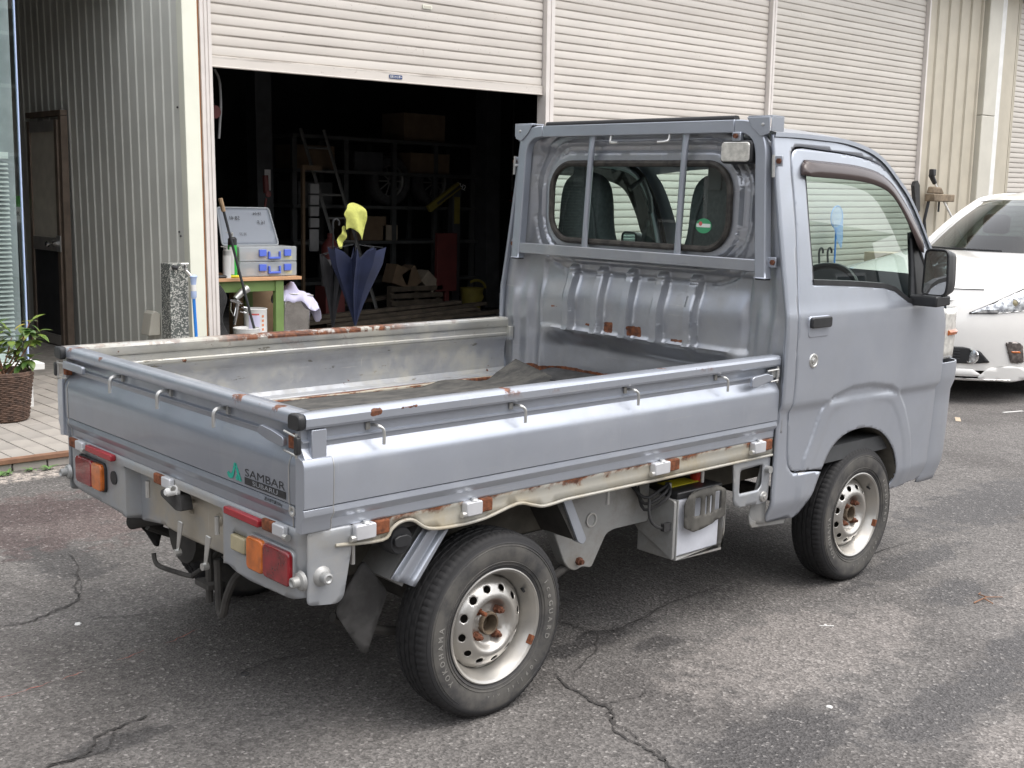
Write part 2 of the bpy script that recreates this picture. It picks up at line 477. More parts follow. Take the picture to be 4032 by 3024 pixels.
simple('print_orange', (0.62, 0.24, 0.12), 0.6)
simple('label_blue', (0.04, 0.07, 0.17), 0.5)
simple('wicker', (0.085, 0.050, 0.034), 0.75, var=0.45, scale=34, bump=0.5)
simple('soil', (0.15, 0.14, 0.13), 0.95, var=0.5, scale=60)
simple('stem', (0.25, 0.13, 0.075), 0.8, var=0.2)
simple('green_poster', (0.10, 0.38, 0.07), 0.6)
simple('wood_grey', (0.20, 0.155, 0.105), 0.85, var=0.3, scale=12)
simple('orange_cord', (0.45, 0.09, 0.025), 0.6)
simple('net_blue', (0.22, 0.42, 0.80), 0.6)
glass('clear_glass', (0.88, 0.93, 0.92), 1.3)
def slat_mat(name, col):
    t = NT(name)
    oi = t.n('ShaderNodeObjectInfo', 5)
    vec = t.n('ShaderNodeVectorMath', props={'operation': 'ADD'}, Vector=t.co) if False else None
    cmb = t.n('ShaderNodeCombineXYZ', X=t.math('MULTIPLY', oi, 71.0), Y=t.math('MULTIPLY', oi, 37.0), Z=0.0)
    nd = t.t.nodes.new('ShaderNodeVectorMath'); nd.operation = 'ADD'; t.put(nd.inputs[0], t.co); t.put(nd.inputs[1], cmb)
    v = nd.outputs[0]
    X = t.xyz()
    streak = t.noise(1.0, 6.0, 0.7, vec=t.n('ShaderNodeMapping', Vector=v, Scale=(2.2, 1, 40)))
    zlow = t.math('SUBTRACT', 1.0, t.sm(X[2], 0.001, 0.010)); ztop = t.sm(X[2], 0.060, 0.069)
    c = t.mix(t.sm(t.noise(1.3, 4, vec=v), 0.3, 0.7), tuple(x*0.95 for x in col), tuple(min(1, x*1.03) for x in col))
    c = t.mix(1.0, c, t.n('ShaderNodeCombineColor', Red=t.lin(oi, 0, 1, .93, 1.05), Green=t.lin(oi, 0, 1, .92, 1.05), Blue=t.lin(oi, 0, 1, .91, 1.05)), 'MULTIPLY')
    g = t.math('MULTIPLY', t.math('MAXIMUM', zlow, ztop), t.sm(streak, 0.44, 0.66))
    c = t.mix(t.math('MULTIPLY', g, 0.5), c, (0.15, 0.115, 0.09))
    spots = t.math('MULTIPLY', t.sm(t.noise(1.0, 3, vec=t.n('ShaderNodeMapping', Vector=v, Scale=(38, 1, 60))), 0.64, 0.70), t.sm(t.noise(0.9, 2, vec=v), 0.52, 0.62))
    c = t.mix(t.math('MULTIPLY', spots, 0.45), c, (0.28, 0.22, 0.17))
    t.set(Base_Color=c, Roughness=0.5)
    MATS[name] = t.m
slat_mat('shutter_pink', (0.62, 0.583, 0.535))
slat_mat('shutter_beige', (0.565, 0.535, 0.487))
def granite():
    t = NT('granite')
    v = t.n('ShaderNodeSeparateColor', Color=t.voro(120, out=1))
    c = t.mix(t.sm(v, 0.5, 0.9), (0.085, 0.095, 0.088), (0.50, 0.50, 0.46))
    t.set(Base_Color=c, Roughness=0.45); MATS['granite'] = t.m
granite()
def leafm():
    t = NT('leaf'); oi = t.noise(14, 2)
    t.set(Base_Color=t.mix(t.sm(oi, 0.35, 0.68), (0.045, 0.105, 0.02), (0.15, 0.21, 0.035)), Roughness=0.45, Subsurface_Weight=0.0)
    MATS['leaf'] = t.m
leafm()
simple('leaf_yellow', (0.36, 0.31, 0.05), 0.5)
simple('weed', (0.11, 0.22, 0.06), 0.6, var=0.2)
def milky(name, col, a):
    t = NT(name)
    tr = t.n('ShaderNodeBsdfTransparent', Color=(1, 1, 1, 1))
    nd = t.t.nodes.new('ShaderNodeMixShader'); nd.inputs[0].default_value = a
    t.set(Base_Color=col, Roughness=0.35)
    t.t.links.new(tr, nd.inputs[1]); t.t.links.new(t.b.outputs[0], nd.inputs[2]); t.t.links.new(nd.outputs[0], t.out.inputs[0])
    MATS[name] = t.m
milky('milky_plastic', (0.62, 0.66, 0.69), 0.48)
milky('lid_plastic', (0.40, 0.44, 0.50), 0.55)
milky('net_mesh', (0.25, 0.45, 0.80), 0.42)

# ================================================================ ground
def flat(name, x0, y0, x1, y1, z, mat, parent=None, n=1):
    m = MB(); m.add([(x0, y0, z), (x1, y0, z), (x1, y1, z), (x0, y1, z)], [(0, 1, 2, 3)])
    return m.build(name, mat, parent, smooth=0, origin=(0, 0, 0))
ground = struct(flat('ground', -150, -150, 150, 150, 0.0, 'asphalt'))
def crack(pts, w=0.007, mat='crack_tar', name='crack', z=0.004):
    P = smooth_poly([(p[0], p[1]) for p in pts], closed=False, k=10)
    L, Rr = [], []
    n = len(P); run = 0.0
    for i, p in enumerate(P):
        a = np.array(P[min(i+1, n-1)])-np.array(P[max(i-1, 0)]); a /= np.linalg.norm(a)+1e-9
        nrm = np.array((-a[1], a[0])); run = run*0.7+random.uniform(-1, 1)*0.006
        fade = min(1, i/4, (n-1-i)/4)+0.05
        hw = w*random.uniform(0.25, 1.0)*fade; c = np.array(p)+nrm*run
        L.append((*(c+nrm*hw*0.5), z)); Rr.append((*(c-nrm*hw*0.5), z))
    m = MB(); m.add(L+Rr, [(n+i, n+i+1, i+1, i) for i in range(n-1)])
    return m.build(name, mat, ground, smooth=0)
for pts, w in (([(-.30, .85), (-.19, .84), (-.1, .82), (-.01, .86), (.1, .92), (.17, 1.09), (.25, 1.24), (.30, 1.5)], .009), ([(.1, .92), (.15, .87)], .006), ([(.09, .72), (.17, .67), (.27, .63)], .005),
               ([(.22, 0), (.34, .02), (.45, .01), (.57, -.01), (.69, -.04), (.8, -.06), (1.1, -.2)], .006),
               ([(.97, -.62), (.92, -.77), (.91, -.87), (.89, -.93), (.82, -1.01), (.8, -1.14), (.77, -1.25), (.7, -1.5)], .012),
               ([(1.2, -.3), (1.3, -.32), (1.33, -.46), (1.47, -.49), (1.78, -.44), (2.07, -.43)], .007),
               ([(1.33, -.46), (1.2, -.58), (1.0, -.66)], .008), ([(.91, -.87), (1.02, -.9), (1.1, -.88)], .005),
               ([(-.6, -.3), (-.45, -.22), (-.35, -.21), (-.27, -.13), (-.22, -.12), (-.1, -.1)], .012), ([(2.3, -.6), (2.6, -.62), (2.9, -.58), (3.3, -.62)], .006)):
    crack(pts, w)
    if len(pts) > 4: crack([(p[0]+random.uniform(-.03, .03), p[1]+random.uniform(-.03, .03)) for p in pts[1:-1]], w*0.45)
for pts in ([(-.60, .27), (-.39, .27), (-.23, .285)], [(-.21, .288), (-.12, .30)], [(-.02, .31), (.09, .34)], [(.16, .35), (.30, .40)]):
    crack(pts, 0.004, 'red_paint', 'paint_line', 0.0045)

# tiled forecourt of the shop entrance
step = MB(); step.box((-3.0, 3.03, -0.02), (2.72, 8.3, 0.058))
paving = struct(step.build('pavement', 'grout', origin=(0, 0, 0)))
e = MB(); e.box((-3.0, 2.985, 0.045), (2.62, 3.03, 0.071)); e.build('edge_strip', 'edge_brown', paving, bevel=0.003)
for k in range(14):
    x = 0.1+k*0.18; b = MB(); b.box((x+0.004, 3.0, 0.0), (x+0.176, 3.028, 0.042)); b.build('kerb_tile', 'tile', paving, bevel=0.003)
TX, TY = 0.118, 0.2
tm = [MB().box((0, 0, 0.0), (TX-0.006, TY-0.006, 0.014)) for _ in range(2)]
proto = []
ix = 0
for j in range(13):
    for i in range(20):
        x = 0.30+i*TX; y = 3.034+j*TY
        if x > 2.55: continue
        z = 0.0565+random.uniform(-0.001, 0.001)
        kd = 0 if random.random() < 0.7 else 1
        if len(proto) < 2:
            p = tm[len(proto)].build('tile', ('tile', 'tile_b')[len(proto)], paving, origin=(0, 0, 0), bevel=0.002, seg=1)
            p.location = (x, y, z); proto.append(p)
        else:
            dup(proto[kd], paving, (x, y, z))

# ================================================================ garage building (own frame: the yard falls a little along it)
TILT = 0.0165
bld = thing('garage_building', 'long beige metal garage with roller shutters, one rolled half up', 'building', (2.9, 5.0, 0.0), rot=(0, -TILT, 0))
Z0 = -0.45; ZT = 4.34
def bx(name, a, b, mat, bevel=0.004, parent=None, smooth=30):
    m = MB(); m.box(a, b); return m.build(name, mat, parent or bld, bevel=bevel, smooth=smooth)
# shutters
SP = 0.075
prof = [(0.001, 0), (0.0045, 0.003), (0.0062, 0.012), (0.0068, 0.034), (0.0062, 0.056), (0.0045, 0.0655), (-0.005, 0.0675), (-0.005, 0.0752), (-0.006, 0.0752), (-0.006, -0.001)]
slat_proto = {}
def shutter(x0, x1, zb, zt, mat, label):
    y = 5.045
    m = MB(); m.box((x0+0.004, y-0.022, zb), (x1-0.004, y+0.006, zb+0.085)); m.box((x0+0.004, y-0.03, zb), (x1-0.004, y-0.0225, zb+0.012))
    root = m.build('shutter', mat, bld, origin=((x0+x1)/2, y, zb), bevel=0.004)
    root['label'] = label
    n = int((zt-zb-0.09)/SP)
    key = (mat, round(x1-x0, 2))
    for k in range(n):
        z = zb+0.088+k*SP
        if key not in slat_proto:
            s = MB(); s.sweep(prof, x0+0.004, x1-0.004, lambda a, b, h: (h, y-a, z+b))
            o = s.build('slat', mat, root, origin=((x0+x1)/2, y, z), smooth=60); slat_proto[key] = o
        else:
            p = slat_proto[key]; o = p.copy(); COL.objects.link(o); o.parent = root
        o.location = (0, 0, z-zb)
    return root
sh1 = shutter(2.94, 6.38, 2.362, ZT, 'shutter_pink', 'beige roller shutter pulled half up over the dark workshop')
sh2 = shutter(6.49, 9.93, 0.08, ZT, 'shutter_pink', 'closed beige roller shutter with rust spotted slats')
sh3 = shutter(10.02, 13.46, 0.02, ZT, 'shutter_beige', 'closed beige roller shutter with clean slats')
sh4 = shutter(16.17, 19.61, 0.0, ZT, 'shutter_beige', 'closed beige roller shutter past the ribbed wall')
# maker's plate and hand grips on the raised shutter
m = MB(); m.prism(rrect(4.585, 2.392, 4.722, 2.424, 0.008, 3), 5.0175, 5.0225, lambda u, v, h: (u, h, v)); lab = m.build('maker_plate', 'label_blue', sh1)
tx = text_mb('三和シャッター', 0.024, 0.78, 0.0004, ext=0.0004)
mapped(tx, lambda x, y, z: (4.6535+x, 5.0168-z, 2.3995+y)).build('plate_lettering', 'white_trim', lab, smooth=0)
for gx, gz in ((4.09, 3.065), (5.0, 3.01)):
    m = MB(); m.prism(rrect(gx-0.05, gz-0.016, gx+0.05, gz+0.016, 0.005, 2), 5.026, 5.034, lambda u, v, h: (u, h, v)); g = m.build('grip_plate', 'cream_metal', sh1)
    m = MB(); m.prism(rrect(gx-0.04, gz-0.008, gx+0.04, gz+0.008, 0.003, 2), 5.0235, 5.0265, lambda u, v, h: (u, h, v)); m.build('grip_slot', 'frosted', g)
# columns and guides
def guide(name, x0, x1, mat='guide_metal', grooves=2):
    m = MB(); w = x1-x0; pr = [(x0, 5.10), (x0, 4.985)]
    for g in range(grooves):
        gx = x0+w*(g+1)/(grooves+1); pr += [(gx-0.006, 4.985), (gx-0.004, 4.993), (gx+0.004, 4.993), (gx+0.006, 4.985)]
    pr += [(x1, 4.985), (x1, 5.10)]
    m.sweep(pr, Z0, ZT, lambda a, b, h: (a, b, h)); return m.build(name, mat, bld, smooth=20)
guide('guide_rail', 2.848, 2.938); guide('guide_rail', 6.383, 6.487, grooves=1); guide('guide_rail', 9.933, 10.017, grooves=1); guide('guide_rail', 13.463, 13.50, grooves=0)
guide('guide_rail', 16.09, 16.167, 'tan_metal', 1)
bx('orange_strip', (2.822, 5.0, Z0), (2.846, 5.04, ZT), 'orange_strip')
bx('corner_trim', (2.70, 4.972, Z0), (2.820, 5.06, ZT), 'cream_metal')
# ribbed wall of the entrance recess (faces -x)
m = MB(); pr = []; y = 5.062
while y < 8.3:
    pr += [(2.712, y), (2.712, y+0.104), (2.7035, y+0.115), (2.7035, y+0.134), (2.712, y+0.145)]; y += 0.145
pr2_ = pr+[(2.745, y), (2.745, 5.062)]
m.sweep(pr2_, Z0, 4.3, lambda a, b, h: (a, b, h)); m.build('ribbed_wall', 'corrugated', bld, smooth=20)
for yy, zz in ((5.10, 2.06), (5.12, 1.12), (5.14, 1.15)):
    m = MB(); m.cyl((2.703, yy, zz), (2.717, yy, zz), 0.007, n=8); m.build('screw', 'dark_steel', bld)
# right hand ribbed wall and pillar
m = MB(); pr = [(13.502, 5.02)]; x = 13.76
while x < 15.05:
    pr += [(x-0.035, 5.02), (x-0.02, 4.995), (x+0.02, 4.995), (x+0.035, 5.02)]; x += 0.31
pr += [(15.068, 5.02), (15.068, 5.06), (13.502, 5.06)]
m.sweep(pr, Z0, ZT, lambda a, b, h: (a, b, h)); m.build('ribbed_wall', 'tan_metal', bld, smooth=20)
bx('pillar', (15.07, 4.93, Z0), (15.46, 5.06, 2.598), 'tan_light', 0.012); bx('pillar', (15.07, 4.93, 2.602), (15.46, 5.06, ZT), 'tan_light', 0.012)
bx('pillar_edge', (15.462, 4.945, Z0), (15.62, 5.06, ZT), 'white_trim', 0.01)
bx('wall_panel', (15.622, 4.99, Z0), (16.088, 5.06, ZT), 'tan_metal', 0.004)
bx('lintel', (2.70, 4.96, ZT+0.002), (19.7, 5.10, 4.44), 'tan_metal'); bx('eave', (2.2, 4.50, 4.442), (20.5, 10.5, 4.56), 'tan_metal')
# workshop inside
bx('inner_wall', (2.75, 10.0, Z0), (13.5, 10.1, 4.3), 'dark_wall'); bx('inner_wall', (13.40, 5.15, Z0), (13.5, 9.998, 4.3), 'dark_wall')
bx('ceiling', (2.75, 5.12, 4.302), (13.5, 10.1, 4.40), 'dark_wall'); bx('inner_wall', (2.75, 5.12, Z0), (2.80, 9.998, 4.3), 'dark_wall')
bx('steel_column', (5.14, 8.1, 0), (5.34, 8.3, 4.3), 'dark_steel'); bx('steel_column', (8.20, 7.85, 0), (8.42, 8.07, 4.3), 'dark_steel')
bx('outer_wall', (19.615, 4.99, Z0), (19.9, 5.08, ZT), 'tan_metal')
# entrance recess: soffit, shop front behind
bx('soffit', (-4.0, 4.44, 3.12), (1.30, 9.4, 3.22), 'ceiling_paint'); bx('soffit', (1.302, 5.75, 3.12), (2.70, 9.4, 3.22), 'ceiling_paint'); bx('shop_wall', (-4.0, 8.6, Z0), (2.70, 8.7, 3.12), 'dark_wall')
bx('upper_wall', (-4.0, 4.40, 3.222), (1.30, 4.50, 4.40), 'tan_light'); bx('upper_wall', (1.302, 5.75, 3.222), (2.698, 5.85, 4.40), 'tan_light')
bx('shop_wall', (-4.0, 4.9, Z0), (-3.9, 8.6, 3.12), 'dark_wall')
gf = MB(); gf.box((2.76, 5.0, -0.3), (13.4, 10.0, 0.045)); struct(gf.build('floor', 'concrete', origin=(0, 0, 0)))

# door in the ribbed wall
door = thing('side_door', 'half-glazed brown framed door with round knob in ribbed wall', 'door', (2.62, 7.45, 0.06))
y0, y1 = 7.13, 7.80; xa, xb = 2.585, 2.625
for a, b in (((xa, y0, .07), (xb, y0+.06, 2.03)), ((xa, y1-.06, .07), (xb, y1, 2.03))):
    m = MB(); m.box(a, b); m.build('stile', 'bronze_frame', door, bevel=0.003)
for a, b in (((xa, y0+.062, 1.93), (xb, y1-.062, 2.03)), ((xa, y0+.062, .90), (xb, y1-.062, 1.02)), ((xa, y0+.062, .07), (xb, y1-.062, .16))):
    m = MB(); m.box(a, b); m.build('rail', 'aluminium', door, bevel=0.003)
m = MB(); m.box((xa+.014, y0+.06, 1.02), (xa+.02, y1-.06, 1.93)); m.build('pane', 'frosted', door)
m = MB(); m.box((xa+.014, y0+.06, .16), (xa+.02, y1-.06, .90)); m.build('lower_panel', 'dark_steel', door)
m = MB(); m.lathe([(-.001, .0), (-.001, .026), (-.012, .026), (-.02, .012), (-.04, .012), (-.05, .026), (-.066, .028), (-.076, .02), (-.078, 0)], (xa, y0+.13, .965), 'x', 20); m.build('knob', 'chrome', door)
m = MB(); m.box((xa-.012, y0-.03, .90), (xa-.001, y0+.05, 1.04)); m.build('strike_plate', 'zinc', door, bevel=0.002)
m = MB(); m.box((2.60, y0-.062, .06), (2.66, y0-.002, 2.06)); m.box((2.60, y0-.06, 2.062), (2.66, y1+.06, 2.11)); m.build('door_frame', 'bronze_frame', door, bevel=0.003)
# poster and bench seen in the shop
m = MB(); m.box((2.40, 7.94, 1.13), (2.58, 7.95, 1.37)); sg = m.build('shop_poster', 'white_trim'); tag(sg, 'green and white poster reading ecoR beside the half-glazed door', 'poster')
ABS[sg.name] = Vector(sg.location)
m = MB(); m.box((2.40, 7.936, 1.27), (2.58, 7.9395, 1.37)); m.build('green_band', 'green_poster', sg)
mapped(text_mb('ecoR', .055, 1.0, .0006), lambda x, y, z: (2.49+x, 7.9385, 1.19+y)).build('poster_lettering', 'ink', sg, smooth=0)

simple('reflection_grey', (0.33, 0.345, 0.355), 0.6)
# glazed shop front at the left, with blind
sf = thing('shop_window', 'frameless glass shop window over a white sill', 'window', (0.3, 4.42, 0.07))
m = MB(); m.box((-2.5, 4.415, .362), (1.262, 4.427, 3.115)); m.build('pane', 'clear_glass', sf)
m = MB(); m.box((1.263, 4.412, .362), (1.271, 4.430, 3.115)); m.build('glass_edge', 'pale_blue', sf)
m = MB(); m.box((-2.5, 4.30, .318), (1.325, 4.52, .36)); m.build('sill', 'white_trim', sf, bevel=0.004)
m = MB(); m.box((-2.5, 4.40, .063), (1.285, 4.50, .316)); m.build('plinth', 'white_trim', sf, bevel=0.003)
m = MB(); m.box((-2.5, 4.4295, .363), (1.22, 4.438, .44)); m.build('lower_rail', 'white_trim', sf, bevel=0.003)
m = MB(); m.box((-2.5, 4.49, .364), (1.258, 4.50, 3.11)); m.build('backing_panel', 'reflection_grey', sf)  # panel added behind the glass; its grey stands in for reflected sky
bl = thing('window_blind', 'white slatted blind hanging inside the shop window', 'blind', (0.3, 4.455, 0.46))
first = None
for k in range(42):
    z = .475+k*.027
    if first is None:
        m = MB(); m.add([(-2.4, 4.444, z), (1.205, 4.444, z), (1.205, 4.464, z+.012), (-2.4, 4.464, z+.012)], [(0, 1, 2, 3)]); first = m.build('blind_slat', 'white_plastic', bl, solid=0.001)
        zz0 = first.location.copy()
    else:
        o = dup(first, bl, zz0+Vector((0, 0, k*.027)))
m = MB(); m.box((-2.4, 4.442, 1.62), (1.205, 4.468, 1.66)); m.build('head_rail', 'white_plastic', bl)

# potted plant
pot = thing('potted_plant', 'leafy shrub in dark woven basket pot by the shop window', 'plant', (1.0, 4.02, 0.07))
PC = (0.98, 4.06)
prof_p = [(0.0, 0.0), (0.0, 0.128), (0.02, 0.135), (0.15, 0.150), (0.27, 0.166), (0.292, 0.172), (0.30, 0.168), (0.295, 0.158), (0.25, 0.150), (0.24, 0.0)]
m = MB(); m.lathe([(0.072+h, r) for h, r in prof_p], (PC[0], PC[1], 0), 'z', 48, mod=lambda i, q, r: r*(1+0.006*((i % 2)*2-1)*(1 if 1 < q < 6 else 0)))
pt = m.build('basket', 'wicker', pot, smooth=50)
for k in range(24):   # woven courses
    z = 0.085+k*0.0115; r = interp(z-0.072, [0, .02, .15, .27, .3], [.128, .135, .150, .166, .172])
    mm = MB(); mm.tube([(PC[0]+(r+0.002+0.0025*math.sin(i*1.57+k*pi))*math.cos(2*pi*i/64), PC[1]+(r+0.002+0.0025*math.sin(i*1.57+k*pi))*math.sin(2*pi*i/64), z) for i in range(64)], 0.0058, 5, closed=True)
    mm.build('cane', 'wicker', pt)
m = MB(); m.lathe([(0.325, 0.0), (0.335, 0.08), (0.33, 0.155)], (PC[0], PC[1], 0), 'z', 24, mod=lambda i, q, r: r*(1+random.uniform(-.03, .03))); m.build('soil', 'soil', pot)
rs = random.Random(5)
def leaf_mb(p, d, L, W, up, curl=0.25):
    d = Vector(d).normalized(); sd_ = d.cross(Vector(up)); sd_ = sd_.normalized() if sd_.length > 1e-3 else Vector((1, 0, 0)); nn = sd_.cross(d)
    vs = []; ks = [(0, 0), (.25, .75), (.5, 1), (.75, .7), (1, 0)]
    for t_, w in ks:
        c = Vector(p)+d*L*t_-nn*curl*L*t_*t_
        vs += [c-sd_*W*w*.5+nn*W*w*.14, c, c+sd_*W*w*.5+nn*W*w*.14]
    fs = []
    for i in range(4): fs += [(i*3, i*3+1, i*3+4, i*3+3), (i*3+1, i*3+2, i*3+5, i*3+4)]
    return MB().add(vs, fs)
tips = [(1.14, 4.02, .66), (1.17, 4.0, .60), (1.10, 4.05, .50), (.93, 4.0, .60), (.86, 4.1, .70), (1.02, 4.0, .57), (.80, 4.0, .62), (1.12, 3.98, .44), (.97, 4.1, .66)]
for k, tp in enumerate(tips):
    b = Vector((PC[0]+rs.uniform(-.04, .04), PC[1]+rs.uniform(-.04, .04), .33)); tp = Vector(tp)
    mid_ = b.lerp(tp, .55)+Vector((rs.uniform(-.03, .03), 0, rs.uniform(-.02, .02)))
    P = [Vector(q) for q in smooth_poly([tuple(b), tuple(mid_), tuple(tp)], closed=False, k=5)]
    mm = MB(); mm.tube(P, [0.0062-0.0004*i for i in range(len(P))], 6); mm.build('stem', 'stem', pot)
    for j in range(16):
        q = P[int(rs.uniform(.45, .999)*len(P))]; an = rs.uniform(0, 2*pi); el = rs.uniform(-.5, .75)
        d = (math.cos(an)*math.cos(el), math.sin(an)*math.cos(el), math.sin(el)); L = rs.uniform(.06, .10)
        leaf_mb(q+Vector(d)*.012, d, L, L*.48, (0, 0, 1), rs.uniform(.1, .45)).build('leaf', 'leaf_yellow' if rs.random() < .07 else 'leaf', pot, smooth=179)
# weeds at the kerb
for wx, wy in ((.60, 2.955), (.72, 2.95), (.80, 2.93), (.55, 2.93)):
    w = thing('weed_tuft', 'small green weed sprouting below the brown edged paving', 'weed', (wx, wy, 0.0), 'weeds along the paving edge')
    for j in range(8):
        an = rs.uniform(0, 2*pi); d = (math.cos(an), math.sin(an), rs.uniform(.5, 1.2)); leaf_mb((wx, wy, .004), d, rs.uniform(.03, .06), .016, (0, 0, 1), .5).build('leaf', 'weed', w, smooth=179)
# small things lying on the yard
for k, (x, y, s) in enumerate(((1.42, -1.31, .010), (2.0, -.93, .006), (.02, .70, .012), (.27, 2.3, .010))):
    m = MB(); m.lathe([(0.0, 0.0), (.001, s), (.004, s*.8), (.005, 0)], (x, y, .0005), 'z', 9, mod=lambda i, q, r: r*random.uniform(.75, 1.2)); o = m.build('pebble', 'white_plastic')
    tag(o, 'small white pebble lying on the asphalt', 'pebble', 'white pebbles on the asphalt')

# litter
def strip(x, y, L, w, a, mat, name, label, cat, z=.0012):
    m = MB(); c, s_ = math.cos(a), math.sin(a); m.box((-L/2, -w/2, 0), (L/2, w/2, .0015), Matrix.Translation((x, y, z)) @ Matrix.Rotation(a, 4, 'Z')); o = m.build(name, mat); return tag(o, label, cat)
strip(6.30, .72, .16, .035, .5, 'pale_cardboard', 'paper_scrap', 'tan paper scrap lying in the shade of the white car', 'scrap')
strip(6.95, .62, .20, .022, -.3, 'white_plastic', 'plastic_strip', 'white plastic strip lying under the nose of the white car', 'scrap')
strip(2.0, -.935, .05, .004, -.75, 'white_plastic', 'cigarette_end', 'thin white stub lying on the pale patch of asphalt', 'stub')
tw = thing('twig', 'small forked brown twig lying on the asphalt', 'twig', (2.72, -1.17, 0))
for P_ in ([(2.64, -1.16, .004), (2.72, -1.17, .012), (2.79, -1.20, .005)], [(2.72, -1.17, .012), (2.74, -1.13, .008), (2.78, -1.12, .004)], [(2.70, -1.168, .011), (2.69, -1.21, .004)]):
    m = MB(); m.tube(P_, [.003, .0022, .0012][:len(P_)], 5); m.build('branch', 'stem', tw)
m = MB(); m.tube([(.235+.012*math.cos(a), -.02+.012*math.sin(a), .0025) for a in np.linspace(0, 2*pi, 16, endpoint=False)], .0014, 5, closed=True); tag(m.build('metal_ring', 'dark_steel'), 'tiny dark metal ring lying on the asphalt', 'ring')

# water post with tap and hose
wp = thing('water_post', 'speckled granite water post with tap at the cream corner', 'tap post', (2.40, 4.66, 0.0))
m = MB(); m.box((2.335, 4.60, 0.0), (2.475, 4.74, .945)); m.build('post', 'granite', wp, bevel=0.004)
m = MB(); m.cyl((2.43, 4.60, .90), (2.43, 4.54, .90), .012, n=10); m.cyl((2.43, 4.55, .90), (2.46, 4.53, .86), .011, n=10); m.cyl((2.43, 4.56, .90), (2.43, 4.56, .94), .008, n=8); m.build('tap', 'chrome', wp)
m = MB(); m.cyl((2.40, 4.56, .945), (2.455, 4.56, .945), .008, n=8); m.build('tap_handle', 'chrome', wp)
m = MB(); m.cyl((2.352, 4.59, .925), (2.38, 4.565, .915), .016, n=10); m.build('pipe_elbow', 'black_plastic', wp)
hs = thing('garden_hose', 'blue water hose hanging from the granite post tap', 'hose', (2.48, 4.52, 0.0))
m = MB(); m.lathe([(.80, .017), (.845, .022), (.858, .028), (.868, .018), (.87, 0)], (2.475, 4.525, 0), 'z', 14); m.build('collar', 'pale_blue', hs)
m = MB(); m.cyl((2.475, 4.525, .755), (2.475, 4.525, .80), .018, n=14); m.build('connector', 'white_plastic', hs)
m = MB(); m.lathe([(.70, .014), (.715, .02), (.754, .02)], (2.475, 4.525, 0), 'z', 14); m.build('nut', 'pale_blue', hs)
m = MB(); m.tube([(2.475, 4.525, .70), (2.482, 4.525, .55), (2.488, 4.52, .38), (2.49, 4.51, .2), (2.50, 4.48, .06), (2.56, 4.40, .015), (2.75, 4.3, .012), (2.9, 4.45, .012)], .0115, 10); m.build('tube', 'hose_blue', hs)
# small hooded lamp low on the ribbed wall
m = MB(); m.prism([(0, 0), (.10, 0), (.10, .17), (.06, .19), (.03, .17)], 5.50, 5.64, lambda u, v, h: (2.598+u, h, .33+v)); o = m.build('wall_lamp', 'tan_light', bevel=0.006); tag(o, 'small beige hooded fitting low on the ribbed wall', 'wall fitting')
# ================================================================ kei truck
paint('silver', wear=0.14, dirt=0.10)
def spot_rust(spots):
    def fn(t):
        m = None; nz = t.noise(38.0, 6.0, 0.6)
        for s in spots:
            k = box_mask(t, *s, soft=0.008)
            k = t.sm(t.math('ADD', k, t.math('MULTIPLY', t.math('SUBTRACT', nz, 0.5), 1.3)), 0.55, 0.66)
            m = k if m is None else t.math('MAXIMUM', m, k)
        return m
    return fn
paint('silver_roof', rough=0.30, coat=0.5)
def rail_rust(t):
    X = t.xyz(); nz = t.noise(9.0, 8.0, 0.66); n2 = t.noise(2.2, 3.0)
    top = t.sm(X[2], 0.905, 0.937)
    k = t.sm(t.math('ADD', nz, t.math('MULTIPLY', t.math('SUBTRACT', n2, 0.5), 0.5)), 0.63, 0.69)
    sp_ = spot_rust([((.185, .222), (-.74, -.69), (.914, .934)), ((.275, .335), (-.74, -.69), (.922, .9295)), ((.365, .385), (-.74, -.69), (.923, .930)), ((.195, .212), (-.74, -.70), (.897, .902)), ((1.44, 1.47), (-.74, -.69), (.926, .933))])(t)
    return t.math('MAXIMUM', sp_, t.math('MULTIPLY', k, top))
paint('silver_rail', wear=0.35, rustmask=rail_rust, rough=0.34)
def rail_rust_left(t):
    X = t.xyz(); nz = t.noise(14.0, 8.0, 0.66)
    base = t.sm(t.math('ADD', nz, t.math('MULTIPLY', t.sm(X[2], 0.915, 0.936), 0.10)), 0.60, 0.63)
    zone = t.math('MULTIPLY', box_mask(t, x=(0.55, 1.36), soft=0.12), t.sm(X[2], 0.915, 0.922))
    zone2 = t.math('MULTIPLY', t.sm(X[2], 0.85, 0.92), 0.35)
    return t.math('MAXIMUM', t.math('MULTIPLY', base, zone2), t.math('MULTIPLY', zone, t.sm(nz, 0.41, 0.50)))
def inner_wear(t, c):
    X = t.xyz(); up = t.math('MULTIPLY', t.sm(X[2], .846, .862), t.sm(t.noise(3.0, 6, .6), .30, .58))
    c = t.mix(t.math('MULTIPLY', up, .8), c, (0.50, 0.49, 0.43))
    f = t.sm(t.noise(1.0, 7, .65, vec=t.scale((9, 30, 34))), .64, .67)
    c = t.mix(f, c, (0.13, 0.12, 0.095))
    g = t.sm(t.noise(1.0, 6, .6, vec=t.scale((1.6, 20, 26))), .54, .74)
    return t.mix(t.math('MULTIPLY', g, .6), c, (0.27, 0.275, 0.285))
paint('silver_inner', extra=inner_wear, col=(0.40, 0.42, 0.45), metal=0.6, rough=0.46, chips=0.3, wear=0.9, dirt=0.8, rustmask=rail_rust_left, dcol=(0.44, 0.425, 0.36))
